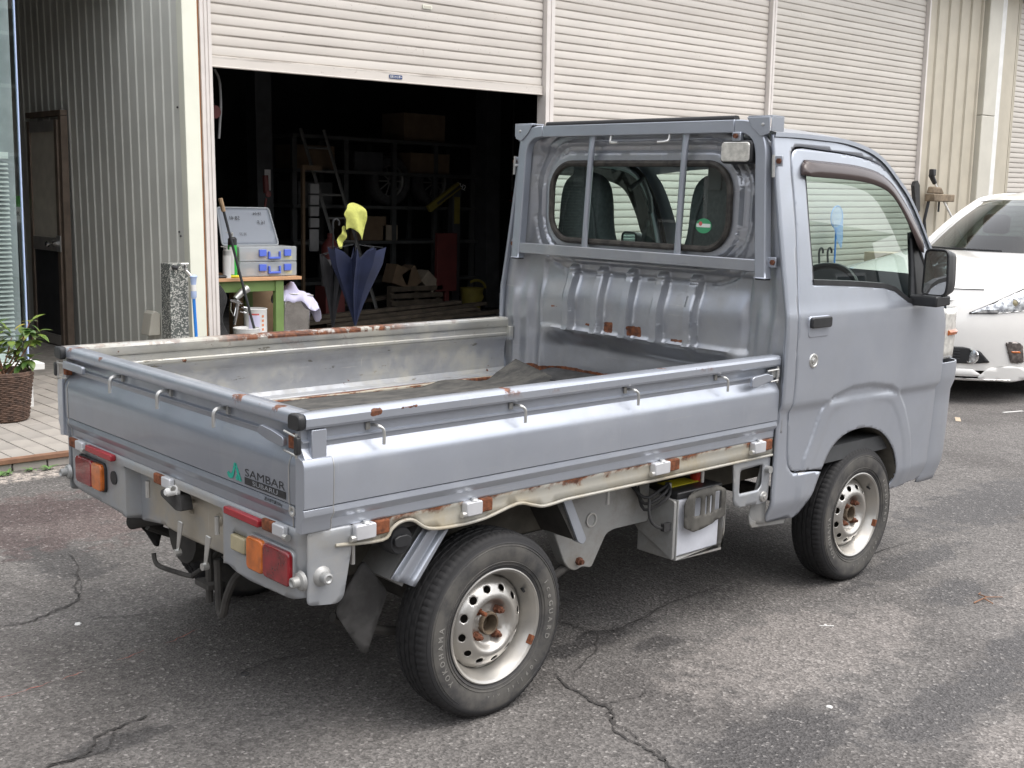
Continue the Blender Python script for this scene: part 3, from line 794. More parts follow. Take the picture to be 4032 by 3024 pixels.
paint('silver_back', col=(0.43, 0.45, 0.49), metal=0.78, rough=0.33, wear=0.5, dirt=0.30, chips=0.0,
      rustmask=spot_rust([(None, (-.045, .01), (.925, .965)), (None, (.105, .155), (.925, .968)), (None, (.20, .26), (.94, .952)), (None, (-.25, -.19), (.925, .937)), (None, (.375, .392), (.95, 1.02)), (None, (.12, .64), (.68, .745)), (None, (.42, .46), (1.0, 1.008)), (None, (.05, .062), (1.05, 1.06))]))
def hi_rust(t):
    X = t.xyz(); nz = t.noise(11.0, 8.0, 0.65); n2 = t.noise(1.9, 3.0)
    hb = t.math('ADD', t.math('MULTIPLY', t.sm(X[2], 0.598, 0.655), 0.36), t.math('MULTIPLY', n2, 0.25))
    return t.sm(t.math('ADD', nz, hb), 0.84, 1.00)
paint('beige_rail', col=(0.42, 0.41, 0.365), metal=0.25, rough=0.48, dirt=0.7, rustmask=hi_rust, dcol=(0.36, 0.30, 0.19), coat=0.1)
def recess_dirt(t, c):
    k = t.math('MULTIPLY', box_mask(t, y=(-.30, .22), z=(.43, .625), soft=.03), t.sm(t.noise(6.0, 6.0, .65), .28, .55))
    return t.mix(t.math('MULTIPLY', k, .85), c, (0.47, 0.42, 0.33))
paint('bumper_paint', extra=recess_dirt, col=(0.37, 0.39, 0.415), metal=0.6, rough=0.42, dirt=0.45, wear=0.4, dcol=(0.34, 0.305, 0.235), coat=0.1)
def dark_patches(t, c):  # darker blue-grey patches with crisp edges, set by noise
    n = t.noise(2.6, 1.5, 0.4, 0.6); return t.mix(t.math('MULTIPLY', t.sm(n, 0.50, 0.515), 0.8), c, (0.34, 0.37, 0.43))
paint('silver_tail', extra=dark_patches, col=(0.37, 0.40, 0.455), metal=0.80, rough=0.40, wear=0.22, chips=0.0)
paint('silver_under', col=(0.36, 0.365, 0.36), metal=0.5, rough=0.5, dirt=0.7, dcol=(0.19, 0.17, 0.135))
paint('wheel_silver', col=(0.47, 0.46, 0.435), metal=0.85, rough=0.34, dirt=0.35, chips=0.12, dcol=(0.42, 0.36, 0.27))
simple('rust', (0.17, 0.055, 0.022), 0.9, var=0.45, scale=70, bump=0.4)
def rustb():
    t = NT('rust_beige'); n = t.noise(1.0, 8, .7, vec=t.scale((7, 40, 40)))
    t.set(Base_Color=t.mix(t.sm(n, .44, .52), (0.40, 0.37, 0.30), rust_col(t)), Roughness=.85); MATS['rust_beige'] = t.m
rustb()
simple('rusty_nut', (0.135, 0.052, 0.028), 0.8, metal=0.2, var=0.4, scale=90)
simple('hinge_paint', (0.60, 0.61, 0.63), 0.38, metal=0.35, var=0.1)
simple('tyre', (0.036, 0.036, 0.038), 0.72, var=0.3, scale=16)
def sidewall():
    t = NT('tyre_side'); X = t.xyz()
    r = t.math('SQRT', t.math('ADD', t.math('MULTIPLY', X[0], X[0]), t.math('MULTIPLY', X[2], X[2])))
    d = t.math('MULTIPLY', t.math('MULTIPLY', t.sm(r, .165, .185), t.math('SUBTRACT', 1.0, t.sm(r, .232, .244))), t.sm(t.noise(9, 6, .7), .30, .62))
    d = t.math('MULTIPLY', d, 0.85)
    c = t.mix(d, t.mix(t.sm(r, .236, .252), (0.034, 0.034, 0.036), (0.013, 0.013, 0.014)), (0.105, 0.10, 0.09))
    t.set(Base_Color=c, Roughness=0.75); MATS['tyre_side'] = t.m
sidewall()
simple('tyre_text', (0.20, 0.195, 0.18), 0.8)
simple('mud_black', (0.040, 0.039, 0.038), 0.65, var=0.5, scale=14)
simple('under_dark', (0.045, 0.042, 0.038), 0.8, var=0.4, scale=9)
simple('under_beige', (0.105, 0.096, 0.078), 0.8, var=0.35, scale=9)
simple('brown_visor', (0.062, 0.045, 0.042), 0.22, var=0.05)
simple('seat_cloth', (0.055, 0.060, 0.062), 0.9, var=0.2, scale=60)
simple('cabin_grey', (0.16, 0.165, 0.17), 0.7)
simple('cabin_dark', (0.06, 0.063, 0.066), 0.7)
simple('lens_amber', (0.48, 0.115, 0.010), 0.12, var=0.25, scale=30, Coat_Weight=0.6)
simple('lens_red', (0.19, 0.008, 0.012), 0.12, var=0.35, scale=22, Coat_Weight=0.6)
simple('reflector_red', (0.30, 0.022, 0.03), 0.25, var=0.12)
simple('lens_clear', (0.74, 0.73, 0.68), 0.12, metal=0.3, var=0.2, scale=40, Coat_Weight=0.5)
simple('lens_dull', (0.40, 0.35, 0.22), 0.25, var=0.2)
simple('gasket', (0.035, 0.031, 0.026), 0.7, var=0.6, scale=30)
simple('sticker_green', (0.05, 0.28, 0.13), 0.4)
simple('sticker_white', (0.62, 0.66, 0.62), 0.4)
simple('logo_green', (0.01, 0.33, 0.24), 0.4)
simple('decal_black', (0.018, 0.019, 0.022), 0.45)
simple('decal_grey', (0.34, 0.36, 0.39), 0.45, metal=0.4)
simple('battery_black', (0.020, 0.020, 0.021), 0.4)
simple('battery_grime', (0.075, 0.072, 0.064), 0.8, var=0.5, scale=12)
simple('battery_white', (0.55, 0.57, 0.62), 0.5)
simple('red_cap', (0.62, 0.06, 0.04), 0.45)
simple('foam_black', (0.016, 0.016, 0.017), 0.6)
def bedmat():
    t = NT('rubber_mat')
    n = t.noise(1.0, 9, .75, vec=t.scale((9, 20, 9)))
    c = t.mix(t.sm(n, .34, .66), (0.035, 0.035, 0.034), (0.10, 0.096, 0.085))
    t.set(Base_Color=c, Roughness=0.85); MATS['rubber_mat'] = t.m
bedmat()
glass('cab_glass', (0.80, 0.90, 0.86), 1.0)
glass('side_glass', (0.74, 0.83, 0.80), 1.8)
simple('mirror', (0.80, 0.82, 0.82), 0.02, metal=1.0, var=0.0)

TR = thing('kei_truck', 'small silver pickup truck with rusty open cargo bed', 'truck', (0, 0, 0))
TR.location.z = 0.0039; TR.rotation_euler = (0.006, 0, 0)      # the yard is not quite level: the far side sits a little higher
def P(mb, name, mat, parent=TR, **k): return mb.build(name, mat, parent, **k)

# ---- gates -----------------------------------------------------
OUT = [(0.0, 0.645), (0.020, 0.646), (0.022, 0.650), (0.0225, 0.672), (0.0335, 0.689), (0.0345, 0.692), (0.0315, 0.7066), (0.0265, 0.7078), (0.0335, 0.7100),
       (0.0345, 0.76), (0.0345, 0.804), (0.0325, 0.815), (0.0265, 0.828), (0.0160, 0.843), (0.0105, 0.852), (0.0115, 0.863), (0.0175, 0.8665), (0.0175, 0.8695), (0.009, 0.873), (0.008, 0.899)]
RAIL = [(0.020, 0.899), (0.029, 0.902), (0.032, 0.908), (0.0325, 0.926), (0.029, 0.934), (0.021, 0.9375), (-0.008, 0.9375), (-0.016, 0.934), (-0.0195, 0.927), (-0.020, 0.905), (-0.018, 0.899)]
INN = [(-0.014, 0.899), (-0.014, 0.874), (-0.018, 0.870), (-0.018, 0.862), (-0.013, 0.856), (-0.012, 0.846), (-0.002, 0.828), (0.002, 0.80), (0.002, 0.72), (-0.008, 0.705), (-0.008, 0.646)]
GATE = OUT+[(0.0, 0.8995)]
def gate_profile():
    return OUT + RAIL[0:1] + RAIL[1:] + INN
GP = gate_profile()
def side_gate(sgn, mo, name):
    m = MB(); m.sweep(GP, 0.0, 1.93, lambda a, b, h: (h, sgn*(0.69+a), b), ns=40)
    if sgn < 0: m.f = [tuple(reversed(f)) for f in m.f]
    g = P(m, name, mo, smooth=24)
    return g
gR = side_gate(-1, 'silver_rail', 'side_gate'); gL = side_gate(1, 'silver_inner', 'side_gate')
for sgn, g in ((-1, gR), (1, gL)):
    # black rail caps
    m = MB(); cp = [(a*1.01, 0.918+(b-0.918)*1.02) for a, b in RAIL]
    m.sweep(cp, -0.020, -0.001, lambda a, b, h: (h, sgn*(0.69+a), b)); P(m, 'rail_cap', 'black_plastic', g, bevel=0.004)
    # rear end: pressed corner block and post
    blk = [(0.0, 0.648)]+[(a+0.0045, z) for a, z in OUT[1:13]]+[(0.0, 0.833)]
    m = MB(); m.sweep(blk, -0.010, 0.073, lambda a, b, h: (h, sgn*(0.69+a), b)); 
    if sgn < 0: m.f = [tuple(reversed(f)) for f in m.f]
    P(m, 'corner_block', 'silver', g, bevel=0.004)
    m = MB(); m.box((0.019, sgn*0.695, 0.826), (0.062, sgn*0.7165, 0.8985)); P(m, 'corner_post', 'silver', g, bevel=0.003)
    m = MB(); m.tube([(0.0745, sgn*(0.69+a+0.003), z) for a, z in OUT[1:13]], 0.0018, 5); P(m, 'seam', 'zinc', g)
    # rope hooks
    for hx_ in (0.205, 0.688, 1.160, 1.606):
        m = MB(); y = sgn*0.703
        m.tube(smooth_poly([(hx_+0.002, sgn*0.70, 0.888), (hx_+0.002, sgn*0.718, 0.889), (hx_+0.004, sgn*0.728, 0.887), (hx_+0.012, sgn*0.732, 0.880), (hx_+0.014, sgn*0.733, 0.868), (hx_+0.014, sgn*0.733, 0.842)], closed=False, k=3), 0.0044, 8)
        hk = P(m, 'rope_hook', 'zinc', g)
        m = MB(); m.box((hx_-0.020, sgn*0.699, 0.877), (hx_-0.006, sgn*0.7045, 0.897)); P(m, 'hook_plate', 'silver_under', hk, bevel=0.002)
    # front latch
    lv = [(1.748, 0.845), (1.748, 0.872), (1.757, 0.8785), (1.835, 0.8845), (1.852, 0.8775), (1.868, 0.877), (1.868, 0.858), (1.85, 0.857), (1.835, 0.853), (1.77, 0.842)]
    m = MB(); m.prism(round_corners(lv, 0.006, 3), sgn*0.728, sgn*0.739, lambda u, v, h: (u, h, v)); 
    lt = P(m, 'latch_lever', 'silver', g, bevel=0.002)
    m = MB(); m.tube([(1.84, sgn*0.733, 0.891), (1.905, sgn*0.733, 0.893)], 0.003, 6); m.tube([(1.86, sgn*0.733, 0.853), (1.905, sgn*0.733, 0.855)], 0.003, 6); m.tube([(1.903, sgn*0.731, 0.902), (1.903, sgn*0.731, 0.846)], 0.004, 6); P(m, 'latch_wire', 'zinc', lt)
    m = MB(); m.box((1.878, sgn*0.70, 0.862), (1.925, sgn*0.726, 0.892)); P(m, 'latch_keeper', 'silver_under', lt, bevel=0.003)
    # hinges
    for x0, x1 in ((0.14, 0.25), (0.50, 0.60), (1.275, 1.405), (1.80, 1.915)):
        w = x1-x0
        m = MB(); m.prism(rrect(x0, 0.606, x0+w*0.56, 0.645, 0.006, 3), sgn*0.706, sgn*0.731, lambda u, v, h: (u, h, v)); hg = P(m, 'hinge', 'hinge_paint', g, bevel=0.003)
        m = MB(); m.cyl((x0-0.012, sgn*0.722, 0.612), (x0+0.004, sgn*0.722, 0.612), 0.0085, n=10); P(m, 'hinge_pin', 'zinc', hg); m = MB(); m.lathe([(0, .0), (0, .011), (.006, .008), (.007, 0)], (x0+w*.32, sgn*.722, .646), 'z', 10); P(m, 'hinge_rivet', 'zinc', hg)
        m = MB(); m.box((x0+w*0.56+0.001, sgn*0.706, 0.607), (x1, sgn*0.722, 0.644)); P(m, 'hinge_leaf', 'rust', hg, bevel=0.004)

# tailgate
m = MB(); XT = 0.030
prof_t = OUT + [(0.010, 0.899)] + INN
m.sweep(prof_t, -0.684, 0.684, lambda a, b, h: (XT-a, h, b), ns=30); TG = P(m, 'tailgate', 'silver_tail', smooth=24)
m = MB(); m.sweep(RAIL, -0.6865, 0.6865, lambda a, b, h: (XT-a, h, b), ns=30); P(m, 'tailgate_rail', 'silver_rail', TG, smooth=50)
for yy in (-0.655, 0.662):
    m = MB(); m.tube([(XT-a-0.0012, yy, z) for a, z in OUT[1:13]], 0.0016, 5); P(m, 'seam', 'zinc', TG)
for yy in (0.312, 0.005, -0.313):
    m = MB(); m.tube(smooth_poly([(0.022, yy, 0.889), (0.0, yy, 0.890), (-0.012, yy, 0.887), (-0.017, yy, 0.877), (-0.0175, yy, 0.862), (-0.0175, yy, 0.842)], closed=False, k=3), 0.0056, 8); hk = P(m, 'rope_hook', 'zinc', TG)
    m = MB(); m.box((0.0135, yy-0.020, 0.876), (0.022, yy-0.010, 0.898)); P(m, 'hook_plate', 'silver_under', hk)
for sgn in (1, -1):
    ys_ = lambda y: sgn*y
    lv = [(0.507, 0.871), (0.507, 0.895), (0.655, 0.897), (0.657, 0.873)] if sgn > 0 else [(0.530, 0.868), (0.545, 0.889), (0.60, 0.884), (0.652, 0.874), (0.652, 0.850), (0.58, 0.856)]
    m = MB(); m.prism(round_corners(lv, 0.008, 3), -0.020, -0.008, lambda u, v, h: (h, sgn*u, v)); lt = P(m, 'latch_lever', 'silver_tail', TG, bevel=0.002)
    m = MB(); m.tube([(-0.012, sgn*.645, .889), (-0.016, sgn*.705, .884)], .003, 6); m.tube([(-0.012, sgn*.645, .842), (-0.016, sgn*.705, .838)], .003, 6); m.tube([(-.016, sgn*.704, .892), (-.016, sgn*.704, .832)], .0035, 6); P(m, 'latch_wire', 'zinc', lt)
    m = MB(); m.box((-0.008, sgn*.655, .848), (.012, sgn*.682, .882)); P(m, 'latch_pivot', 'rust', lt, bevel=0.003)
    m = MB(); m.prism(rrect(.704, .842, .720, .886, .005, 2), -.024, -.012, lambda u, v, h: (h, sgn*u, v)); P(m, 'latch_keeper', 'black_plastic', lt, bevel=0.002)
# lettering on the tailgate: outer panel surface at x = XT-0.0345
XS = XT-0.0352
_oz = [p[1] for p in OUT]; _oo = [p[0] for p in OUT]
def xo(z): return XT-interp(z, _oz, _oo)-0.0007
lk = lambda x, y, z: (XS-z*0.2, -x, y)
def put_text(txt, yL, yR, zB, zT, mat, name, xoff=0.0, bold=0.0):
    t = text_mb(txt, 1.0, 1.0, bold, 'LEFT', ext=0.0); A = np.array(t.v); mn, mx = A.min(0), A.max(0)
    f = lambda x, y, z: (xo(zB+(zT-zB)*(y-mn[1])/(mx[1]-mn[1]))-xoff, yL+(yR-yL)*(x-mn[0])/(mx[0]-mn[0]), zB+(zT-zB)*(y-mn[1])/(mx[1]-mn[1]))
    return P(mapped(t, f), name, mat, TG, smooth=0)
put_text('SAMBAR', -0.448, -0.636, 0.7375, 0.7575, 'decal_black', 'lettering', bold=0.0)
m = MB(); m.prism([(-0.446, 0.7165), (-0.446, 0.7345), (-0.639, 0.7345), (-0.639, 0.7165)], XS, XS+0.0004, lambda u, v, h: (h, u, v)); P(m, 'badge_band', 'decal_black', TG, smooth=0)
put_text('SUBARU', -0.485, -0.603, 0.7195, 0.7315, 'decal_grey', 'lettering', 0.0008, bold=0.006)
put_text('最大積載量350kg', -0.540, -0.622, 0.6930, 0.7030, 'decal_black', 'lettering', bold=0.006)
# green co-operative mark: a leaning A with a hooked J
def poly_mark(pts, name): 
    m = MB(); m.prism(pts, XS, XS+0.0004, lambda u, v, h: (h, u, v)); P(m, name, 'logo_green', TG, smooth=0)
poly_mark([(-.3935, .762), (-.386, .740), (-.379, .731), (-.371, .730), (-.366, .735), (-.3575, .729), (-.363, .720), (-.374, .7165), (-.385, .7195), (-.391, .727), (-.4045, .762)], 'emblem')
poly_mark([(-.3985, .7575), (-.4045, .762), (-.4305, .7185), (-.4195, .7185), (-.4125, .730), (-.4085, .7355)], 'emblem')
poly_mark([(-.4065, .7325), (-.4105, .7325), (-.4155, .7185), (-.4045, .7185), (-.4015, .7255)], 'emblem')
m = MB(); m.lathe([(0, 0), (0, .013), (-.004, .013), (-.004, .008), (0.001, .0075)], (XS+0.001, -.671, .694), 'x', 18); P(m, 'lock_button', 'zinc', TG)

# ---- bed floor, mat -------------------------------------------
def zfloor(x, y): return 0.690-0.008*bumpf(((y+0.02) % 0.13)-0.065, 0, 0.02, 0.012)
m = MB(); m.sheet([(0.034, -0.684), (1.985, -0.684), (1.985, 0.684), (0.034, 0.684)], [], 0.02, lambda x, y: (x, y, zfloor(x, y))); P(m, 'bed_floor', 'silver_inner')
m = MB(); m.box((0.034, 0.62, 0.684), (1.95, 0.683, 0.706)); P(m, 'bed_sill', 'silver_inner', bevel=0.005)
m = MB(); m.box((0.034, 0.585, 0.69), (1.80, 0.615, 0.7025)); P(m, 'rusty_seam', 'rust_beige', bevel=0.004)
def zmat(x, y):
    z = 0.7045+0.003*math.sin(x*7+y*3)+0.002*math.sin(y*11-x*2)
    c = max(0, min(1, (x+0.85*y-2.08)/.26)); z += 0.075*c**1.4
    z += 0.012*bumpf(x, 1.50, 0.02, 0.14)*sstep(y, 0.30, 0.56)
    return z
m = MB(); m.sheet([(0.06, -.655), (1.88, -.655), (1.91, -.2), (1.90, .15), (1.88, .40), (1.86, .545)]+smooth_poly([(1.74, .53), (1.62, .50), (1.50, .57), (1.36, .55), (1.0, .555), (.5, .56), (.06, .565)], closed=False, k=3), [], 0.03, lambda x, y: (x, y, zmat(x, y)))
P(m, 'rubber_mat', 'rubber_mat', solid=0.004, smooth=70)
m = MB(); m.sheet([(1.83, .08), (1.97, .16), (1.97, .44), (1.90, .50), (1.86, .40)], [], 0.03, lambda x, y: (x, y, 0.712+0.035*sstep(x-.3*y, 1.72, 1.86))); P(m, 'mat_scrap', 'mud_black', solid=0.005)

# ---- rear panel (bumper beam) ---------------------------------
rec = round_corners([(.285, .485), (.285, .612), (-.30, .612), (-.30, .485)], 0.04, 5)
def rec_f(y, z): return bumpf(y, -0.0075, 0.288, 0.012)*(1-sstep(z, 0.608, 0.620))
def xbump(y, z):
    lip = 0.004*bumpf(z, 0.63, .01, .012)
    cr = 0.03*sstep(abs(y), 0.655, 0.705)**2
    return 0.008+0.050*rec_f(y, z)-lip+cr
ol = round_corners([(-.70, .648), (-.70, .478), (-.64, .463), (-.445, .457), (-.372, .463), (-.335, .474), (-.27, .462), (.02, .458), (.14, .464), (.278, .446), (.30, .466), (.372, .470), (.62, .478), (.695, .50), (.70, .648)], 0.014, 3)
holes = [round_corners([(-.457, .587), (-.455, .497), (-.664, .497), (-.666, .588)], .018, 3), round_corners([(.605, .600), (.603, .512), (.408, .512), (.414, .600)], .018, 3), round_corners([(-.360, .569), (-.360, .520), (-.437, .520), (-.437, .569)], .008, 3)]
m = MB(); m.sheet(ol, holes, 0.012, lambda y, z: (xbump(y, z), y, z)); m.f = [tuple(reversed(f)) for f in m.f]
RB = P(m, 'rear_panel', 'bumper_paint', solid=0.004)
for sgn in (-1, 1):
    sp = round_corners([(.012, .648), (.012, .462), (.100, .449), (.118, .462), (.142, .59), (.142, .648)], .014, 3)
    m = MB(); m.sheet(sp, [], 0.014, lambda x, z: (x+0.028*0, sgn*(.7085+0.005*bumpf(z, .62, .020, .005)*sstep(x, .045, .055)), z)); 
    if sgn > 0: m.f = [tuple(reversed(f)) for f in m.f]
    P(m, 'corner_panel', 'bumper_paint', RB, solid=0.004, smooth=40)
    for cx, cy, ax in ((.006, .690*sgn, 'x'), (.054, .7085*sgn, 'y')):
        m = MB()
        if ax == 'x': m.lathe([(0, .026), (-.008, .022), (-.012, .014), (-.028, .013), (-.03, .010), (-.026, .006), (-.026, 0)], (cx, .693*sgn, .523), 'x', 16)
        else: m.lathe([(0, .026), (sgn*.006, .022), (sgn*.01, .015), (sgn*.028, .014), (sgn*.03, .010), (sgn*.026, .006), (sgn*.026, 0)], (cx, cy, .529), 'y', 16)
        P(m, 'bump_stop', 'silver_under', RB)
# lamps
def lens_box(y0, y1, z0, z1, mat, name, par, x0=-0.012, x1=0.02, r=0.014):
    m = MB(); lo, hi = min(y0, y1), max(y0, y1)
    m.prism(rrect(lo, z0, hi, z1, r, 4), x0, x1, lambda u, v, h: (h, u, v)); return P(m, name, mat, par, bevel=0.004)
for sgn in (-1, 1):
    if sgn < 0: a, b, sp_, z0, z1 = -.662, -.459, -.538, .499, .586
    else: a, b, sp_, z0, z1 = .410, .603, .482, .514, .599
    m = MB(); m.prism(rrect(min(a, b)-.004, z0-.004, max(a, b)+.004, z1+.004, .018, 4), .000, .012, lambda u, v, h: (h, u, v)); tl = P(m, 'tail_lamp', 'bumper_paint' if sgn < 0 else 'black_plastic', RB, bevel=0.002)
    if sgn < 0: lens_box(a+.001, sp_-.001, z0, z1, 'lens_red', 'red_lens', tl); lens_box(sp_, b, z0, z1, 'lens_amber', 'amber_lens', tl)
    else: lens_box(sp_+.001, b, z0, z1, 'lens_red', 'red_lens', tl); lens_box(a, sp_, z0, z1, 'lens_amber', 'amber_lens', tl)
lens_box(-.434, -.363, .523, .566, 'lens_dull', 'reversing_lamp', RB, x0=-.002, r=.006)
m = MB(); m.prism(rrect(.334, .549, .376, .591, .02, 5), .004, .0095, lambda u, v, h: (h, u, v)); P(m, 'grommet', 'black_rubber', RB)
for a, b, z0, z1 in ((-.350, -.522, .619, .639), (.330, .518, .627, .647)):
    m = MB(); m.prism(rrect(min(a, b), z0, max(a, b), z1, .004, 2), -.014, .004, lambda u, v, h: (h, u, v)); P(m, 'reflector', 'reflector_red', RB, bevel=0.003)
for y in (.60, .005, -.585):
    m = MB(); m.prism(rrect(.61 if False else .618, y-.052, .648, y+.0, .004, 2), -.012, .004, lambda u, v, h: (h, v, u)); hg = P(m, 'hinge', 'hinge_paint', TG, bevel=0.003)
    m = MB(); m.box((-.010, y+.001, .618), (.004, y+.052, .648)); P(m, 'hinge_leaf', 'rust', hg, bevel=0.004)
    m = MB(); m.cyl((-.008, y-.052, .623), (-.008, y-.068, .623), .009, n=10); P(m, 'hinge_pin', 'zinc', hg)
m = MB(); m.lathe([(-.028, 0), (-.028, .008), (-.022, .012), (-.002, .012), (0, .017), (.01, .017)], (.0, -.052, .614), 'x', 14); P(m, 'rubber_stop', 'white_plastic', RB)
m = MB(); m.prism(round_corners([(-.10, .565), (-.085, .605), (.0, .612), (.03, .60), (.03, .585), (-.06, .56)], .01, 3), -.002, .034, lambda u, v, h: (h, u, v)); P(m, 'plate_lamp', 'mud_black', RB, bevel=0.005)
for y, zt in ((-.042, .52), (-.202, .515)):
    m = MB(); m.prism([(y-.014, zt), (y+.014, zt), (y+.026, .432), (y+.012, .428)], .020, .026, lambda u, v, h: (h, u, v)); br = P(m, 'plate_bracket', 'zinc', RB, bevel=0.003)
    m = MB(); m.cyl((.012, y+.019, .424), (.030, y+.019, .424), .011, n=8); P(m, 'plate_nut', 'zinc', br)
for y, z in ((.15, .60), (-.26, .585)):
    m = MB(); m.cyl((.018, y, z), (.018, y, z-.05), .007, n=8); P(m, 'stud', 'zinc', RB)
for y, z, r in ((-.20, .555, .018), (-.29, .528, .022), (-.045, .545, .008), (-.05, .575, .006)):
    m = MB(); m.lathe([(0, r), (-.006, r*.8), (-.007, r*.45), (-.003, r*.4), (-.003, 0)], (.057, y, z), 'x', 14); P(m, 'boss', 'bumper_paint', RB)
m = MB(); m.tube([(.105, .455, .388), (.13, .40, .408), (.20, .28, .435), (.30, .22, .42)], .023, 16, cap=False); P(m, 'exhaust', 'under_dark', solid=.003)
m = MB(); m.tube(smooth_poly([(.10, .292, .328), (.10, .283, .305), (.10, .252, .296), (.10, .15, .305), (.10, .05, .318), (.10, .034, .327), (.12, .0, .36), (.2, -.03, .45)], closed=False, k=3), .0075, 8); P(m, 'tow_hook', 'under_dark')
m = MB(); m.tube([(.10, -.06, .45), (.10, -.06, .27)], .011, 8); m.box((.075, -.10, .318), (.13, -.02, .333)); P(m, 'tow_bracket', 'under_dark')
m = MB(); m.tube(smooth_poly([(.10, -.11, .41), (.10, -.115, .30), (.10, -.12, .258), (.10, -.14, .258), (.10, -.165, .32), (.12, -.20, .39), (.2, -.25, .43)], closed=False, k=4), .0115, 8); P(m, 'tow_loop', 'under_dark')

# ---- side sill rails and under-bed parts -----------------------
railp = smooth_poly([(.09, .601), (.232, .589), (.262, .612), (.29, .626), (.33, .624), (.381, .593), (.465, .583), (.58, .586), (.70, .607), (.76, .594), (.809, .583), (.892, .588)], closed=False, k=4)
for sgn in (-1, 1):
    pl_ = [(.142, .647)] if False else []
    poly = [(1.935, .644), (.143, .644), (.143, .597)]+[p for p in railp if p[0] > .15]+[(1.935, .584)]
    m = MB(); m.sheet(poly, [], 0.02, lambda x, z: (x, sgn*(.7095-.006*bumpf(z, .626, .008, .010)), z)); 
    if sgn > 0: m.f = [tuple(reversed(f)) for f in m.f]
    rl = P(m, 'side_sill', 'beige_rail', solid=0.004, smooth=60)
    m = MB(); m.tube([(x, sgn*.7120, z) for x, z in railp]+[(1.3, sgn*.7120, .586), (1.93, sgn*.7120, .584)], .0048, 8); P(m, 'sill_lip', 'beige_rail', rl)
    for x in (1.13, 1.60, .175):
        m = MB(); m.cyl((x, sgn*.665, .60), (x, sgn*.665, .525), .0062, n=8); P(m, 'rope_peg', 'zinc', rl)
    # rear wheel-house struts
    def strut(p, name, mat='silver_under'):
        m = MB(); m.prism(p, sgn*.60, sgn*.685, lambda u, v, h: (u, h, v)); return P(m, name, mat, rl, bevel=0.004)
    TLs, TRs, BLs, BRs = Vector((.402, .586)), Vector((.488, .578)), Vector((.292, .462)), Vector((.366, .427)); st = MB(); NB, NA = 22, 8; vs_ = []
    for a in range(NA+1):
        for b in range(NB+1):
            q = TLs.lerp(BLs, a/NA).lerp(TRs.lerp(BRs, a/NA), b/NB); bb = b/NB
            rg = .012*max(bumpf(bb, .22, .07, .06), bumpf(bb, .88, .09, .05))-.004*bumpf(bb, .55, .15, .06)
            vs_.append((q.x, sgn*(.672+rg), q.y))
    st.add(vs_, [(a*(NB+1)+b, (a+1)*(NB+1)+b, (a+1)*(NB+1)+b+1, a*(NB+1)+b+1) for a in range(NA) for b in range(NB)])
    if sgn > 0: st.f = [f[::-1] for f in st.f]
    P(st, 'mudguard_strut', 'silver', rl, solid=.004, smooth=40)
    m = MB(); m.prism([(.395, .58), (.30, .455), (.345, .425), (.43, .58)], sgn*.50, sgn*.652, lambda u, v, h: (u, h, v)); P(m, 'mudguard', 'silver_under', rl)
    st = MB(); st.prism(round_corners([(.925, .575), (.958, .578), (1.035, .432), (1.02, .418), (.998, .43)], .008, 3), sgn*.645, sgn*.672, lambda u, v, h: (u, h, v)); P(st, 'front_strut', 'silver', rl, bevel=0.003)
    m = MB(); m.prism([(.90, .575), (.926, .574), (1.0, .432), (.985, .44)], sgn*.46, sgn*.664, lambda u, v, h: (u, h, v)); P(m, 'mudguard', 'under_dark', rl)
    fl_ = round_corners([(.262, .505), (.335, .405), (.268, .240), (.255, .245), (.188, .372)], .02, 4)
    m = MB(); m.sheet(fl_, [], 0.02, lambda x, z: (x-.01*math.sin((z-.24)*9), sgn*(.60+.05*(x-.26)/.1*.5), z)); P(m, 'mud_flap', 'mud_black', rl, solid=0.006)
    # frame rail
    m = MB(); m.box((.06, sgn*.44, .435), (3.0, sgn*.52, .56)); fr_ = P(m, 'chassis_rail', 'under_beige', bevel=0.006)
    hp = [(.985, .56), (.985, .44), (1.035, .335), (1.055, .312), (1.085, .297), (1.12, .305), (1.161, .292), (1.225, .393), (1.26, .402), (1.43, .40), (1.43, .56)]
    m = MB(); m.prism(round_corners(hp, .012, 3), sgn*.54, sgn*.58, lambda u, v, h: (u, h, v)); hgr = P(m, 'spring_hanger', 'silver_under', fr_, bevel=0.003)
    m = MB(); m.lathe([(sgn*.0, .013), (sgn*.012, .013), (sgn*.014, .008), (sgn*.022, .008), (sgn*.022, 0)], (1.098, sgn*.58, .328), 'y', 6); P(m, 'hanger_bolt', 'rusty_nut', hgr)
    m = MB(); m.lathe([(0, .024), (sgn*.004, .024), (sgn*.004, .019), (sgn*-.004, .018), (sgn*-.004, 0)], (1.15, sgn*.581, .453), 'y', 18); P(m, 'frame_hole', 'zinc', hgr)
    m = MB(); m.tube(smooth_poly([(.20, sgn*.54, .34), (.38, sgn*.54, .26), (.632, sgn*.56, .225), (.9, sgn*.56, .26), (1.09, sgn*.56, .32)], closed=False, k=4), .014, 8); P(m, 'leaf_spring', 'under_dark', fr_)
m = MB(); m.cyl((.632, -.60, .265), (.632, .60, .265), .035, n=14); m.lathe([(-.13, .03), (-.09, .085), (0, .11), (.09, .085), (.13, .03)], (.632, 0, .265), 'y', 18); P(m, 'rear_axle', 'under_dark')
for x in (.25, .9, 1.5, 2.1): m = MB(); m.box((x, -.44, .45), (x+.07, .44, .55)); P(m, 'crossmember', 'under_dark')
m = MB(); m.box((.98, -.30, .33), (1.45, .32, .44)); P(m, 'fuel_tank', 'under_dark', bevel=.03)
m = MB(); m.cyl((.15, .2, .40), (.55, .2, .40), .09, n=14); P(m, 'silencer', 'under_dark')
m = MB(); m.box((.05, -.69, .60), (1.94, .69, .640)); P(m, 'bed_subframe', 'under_dark')
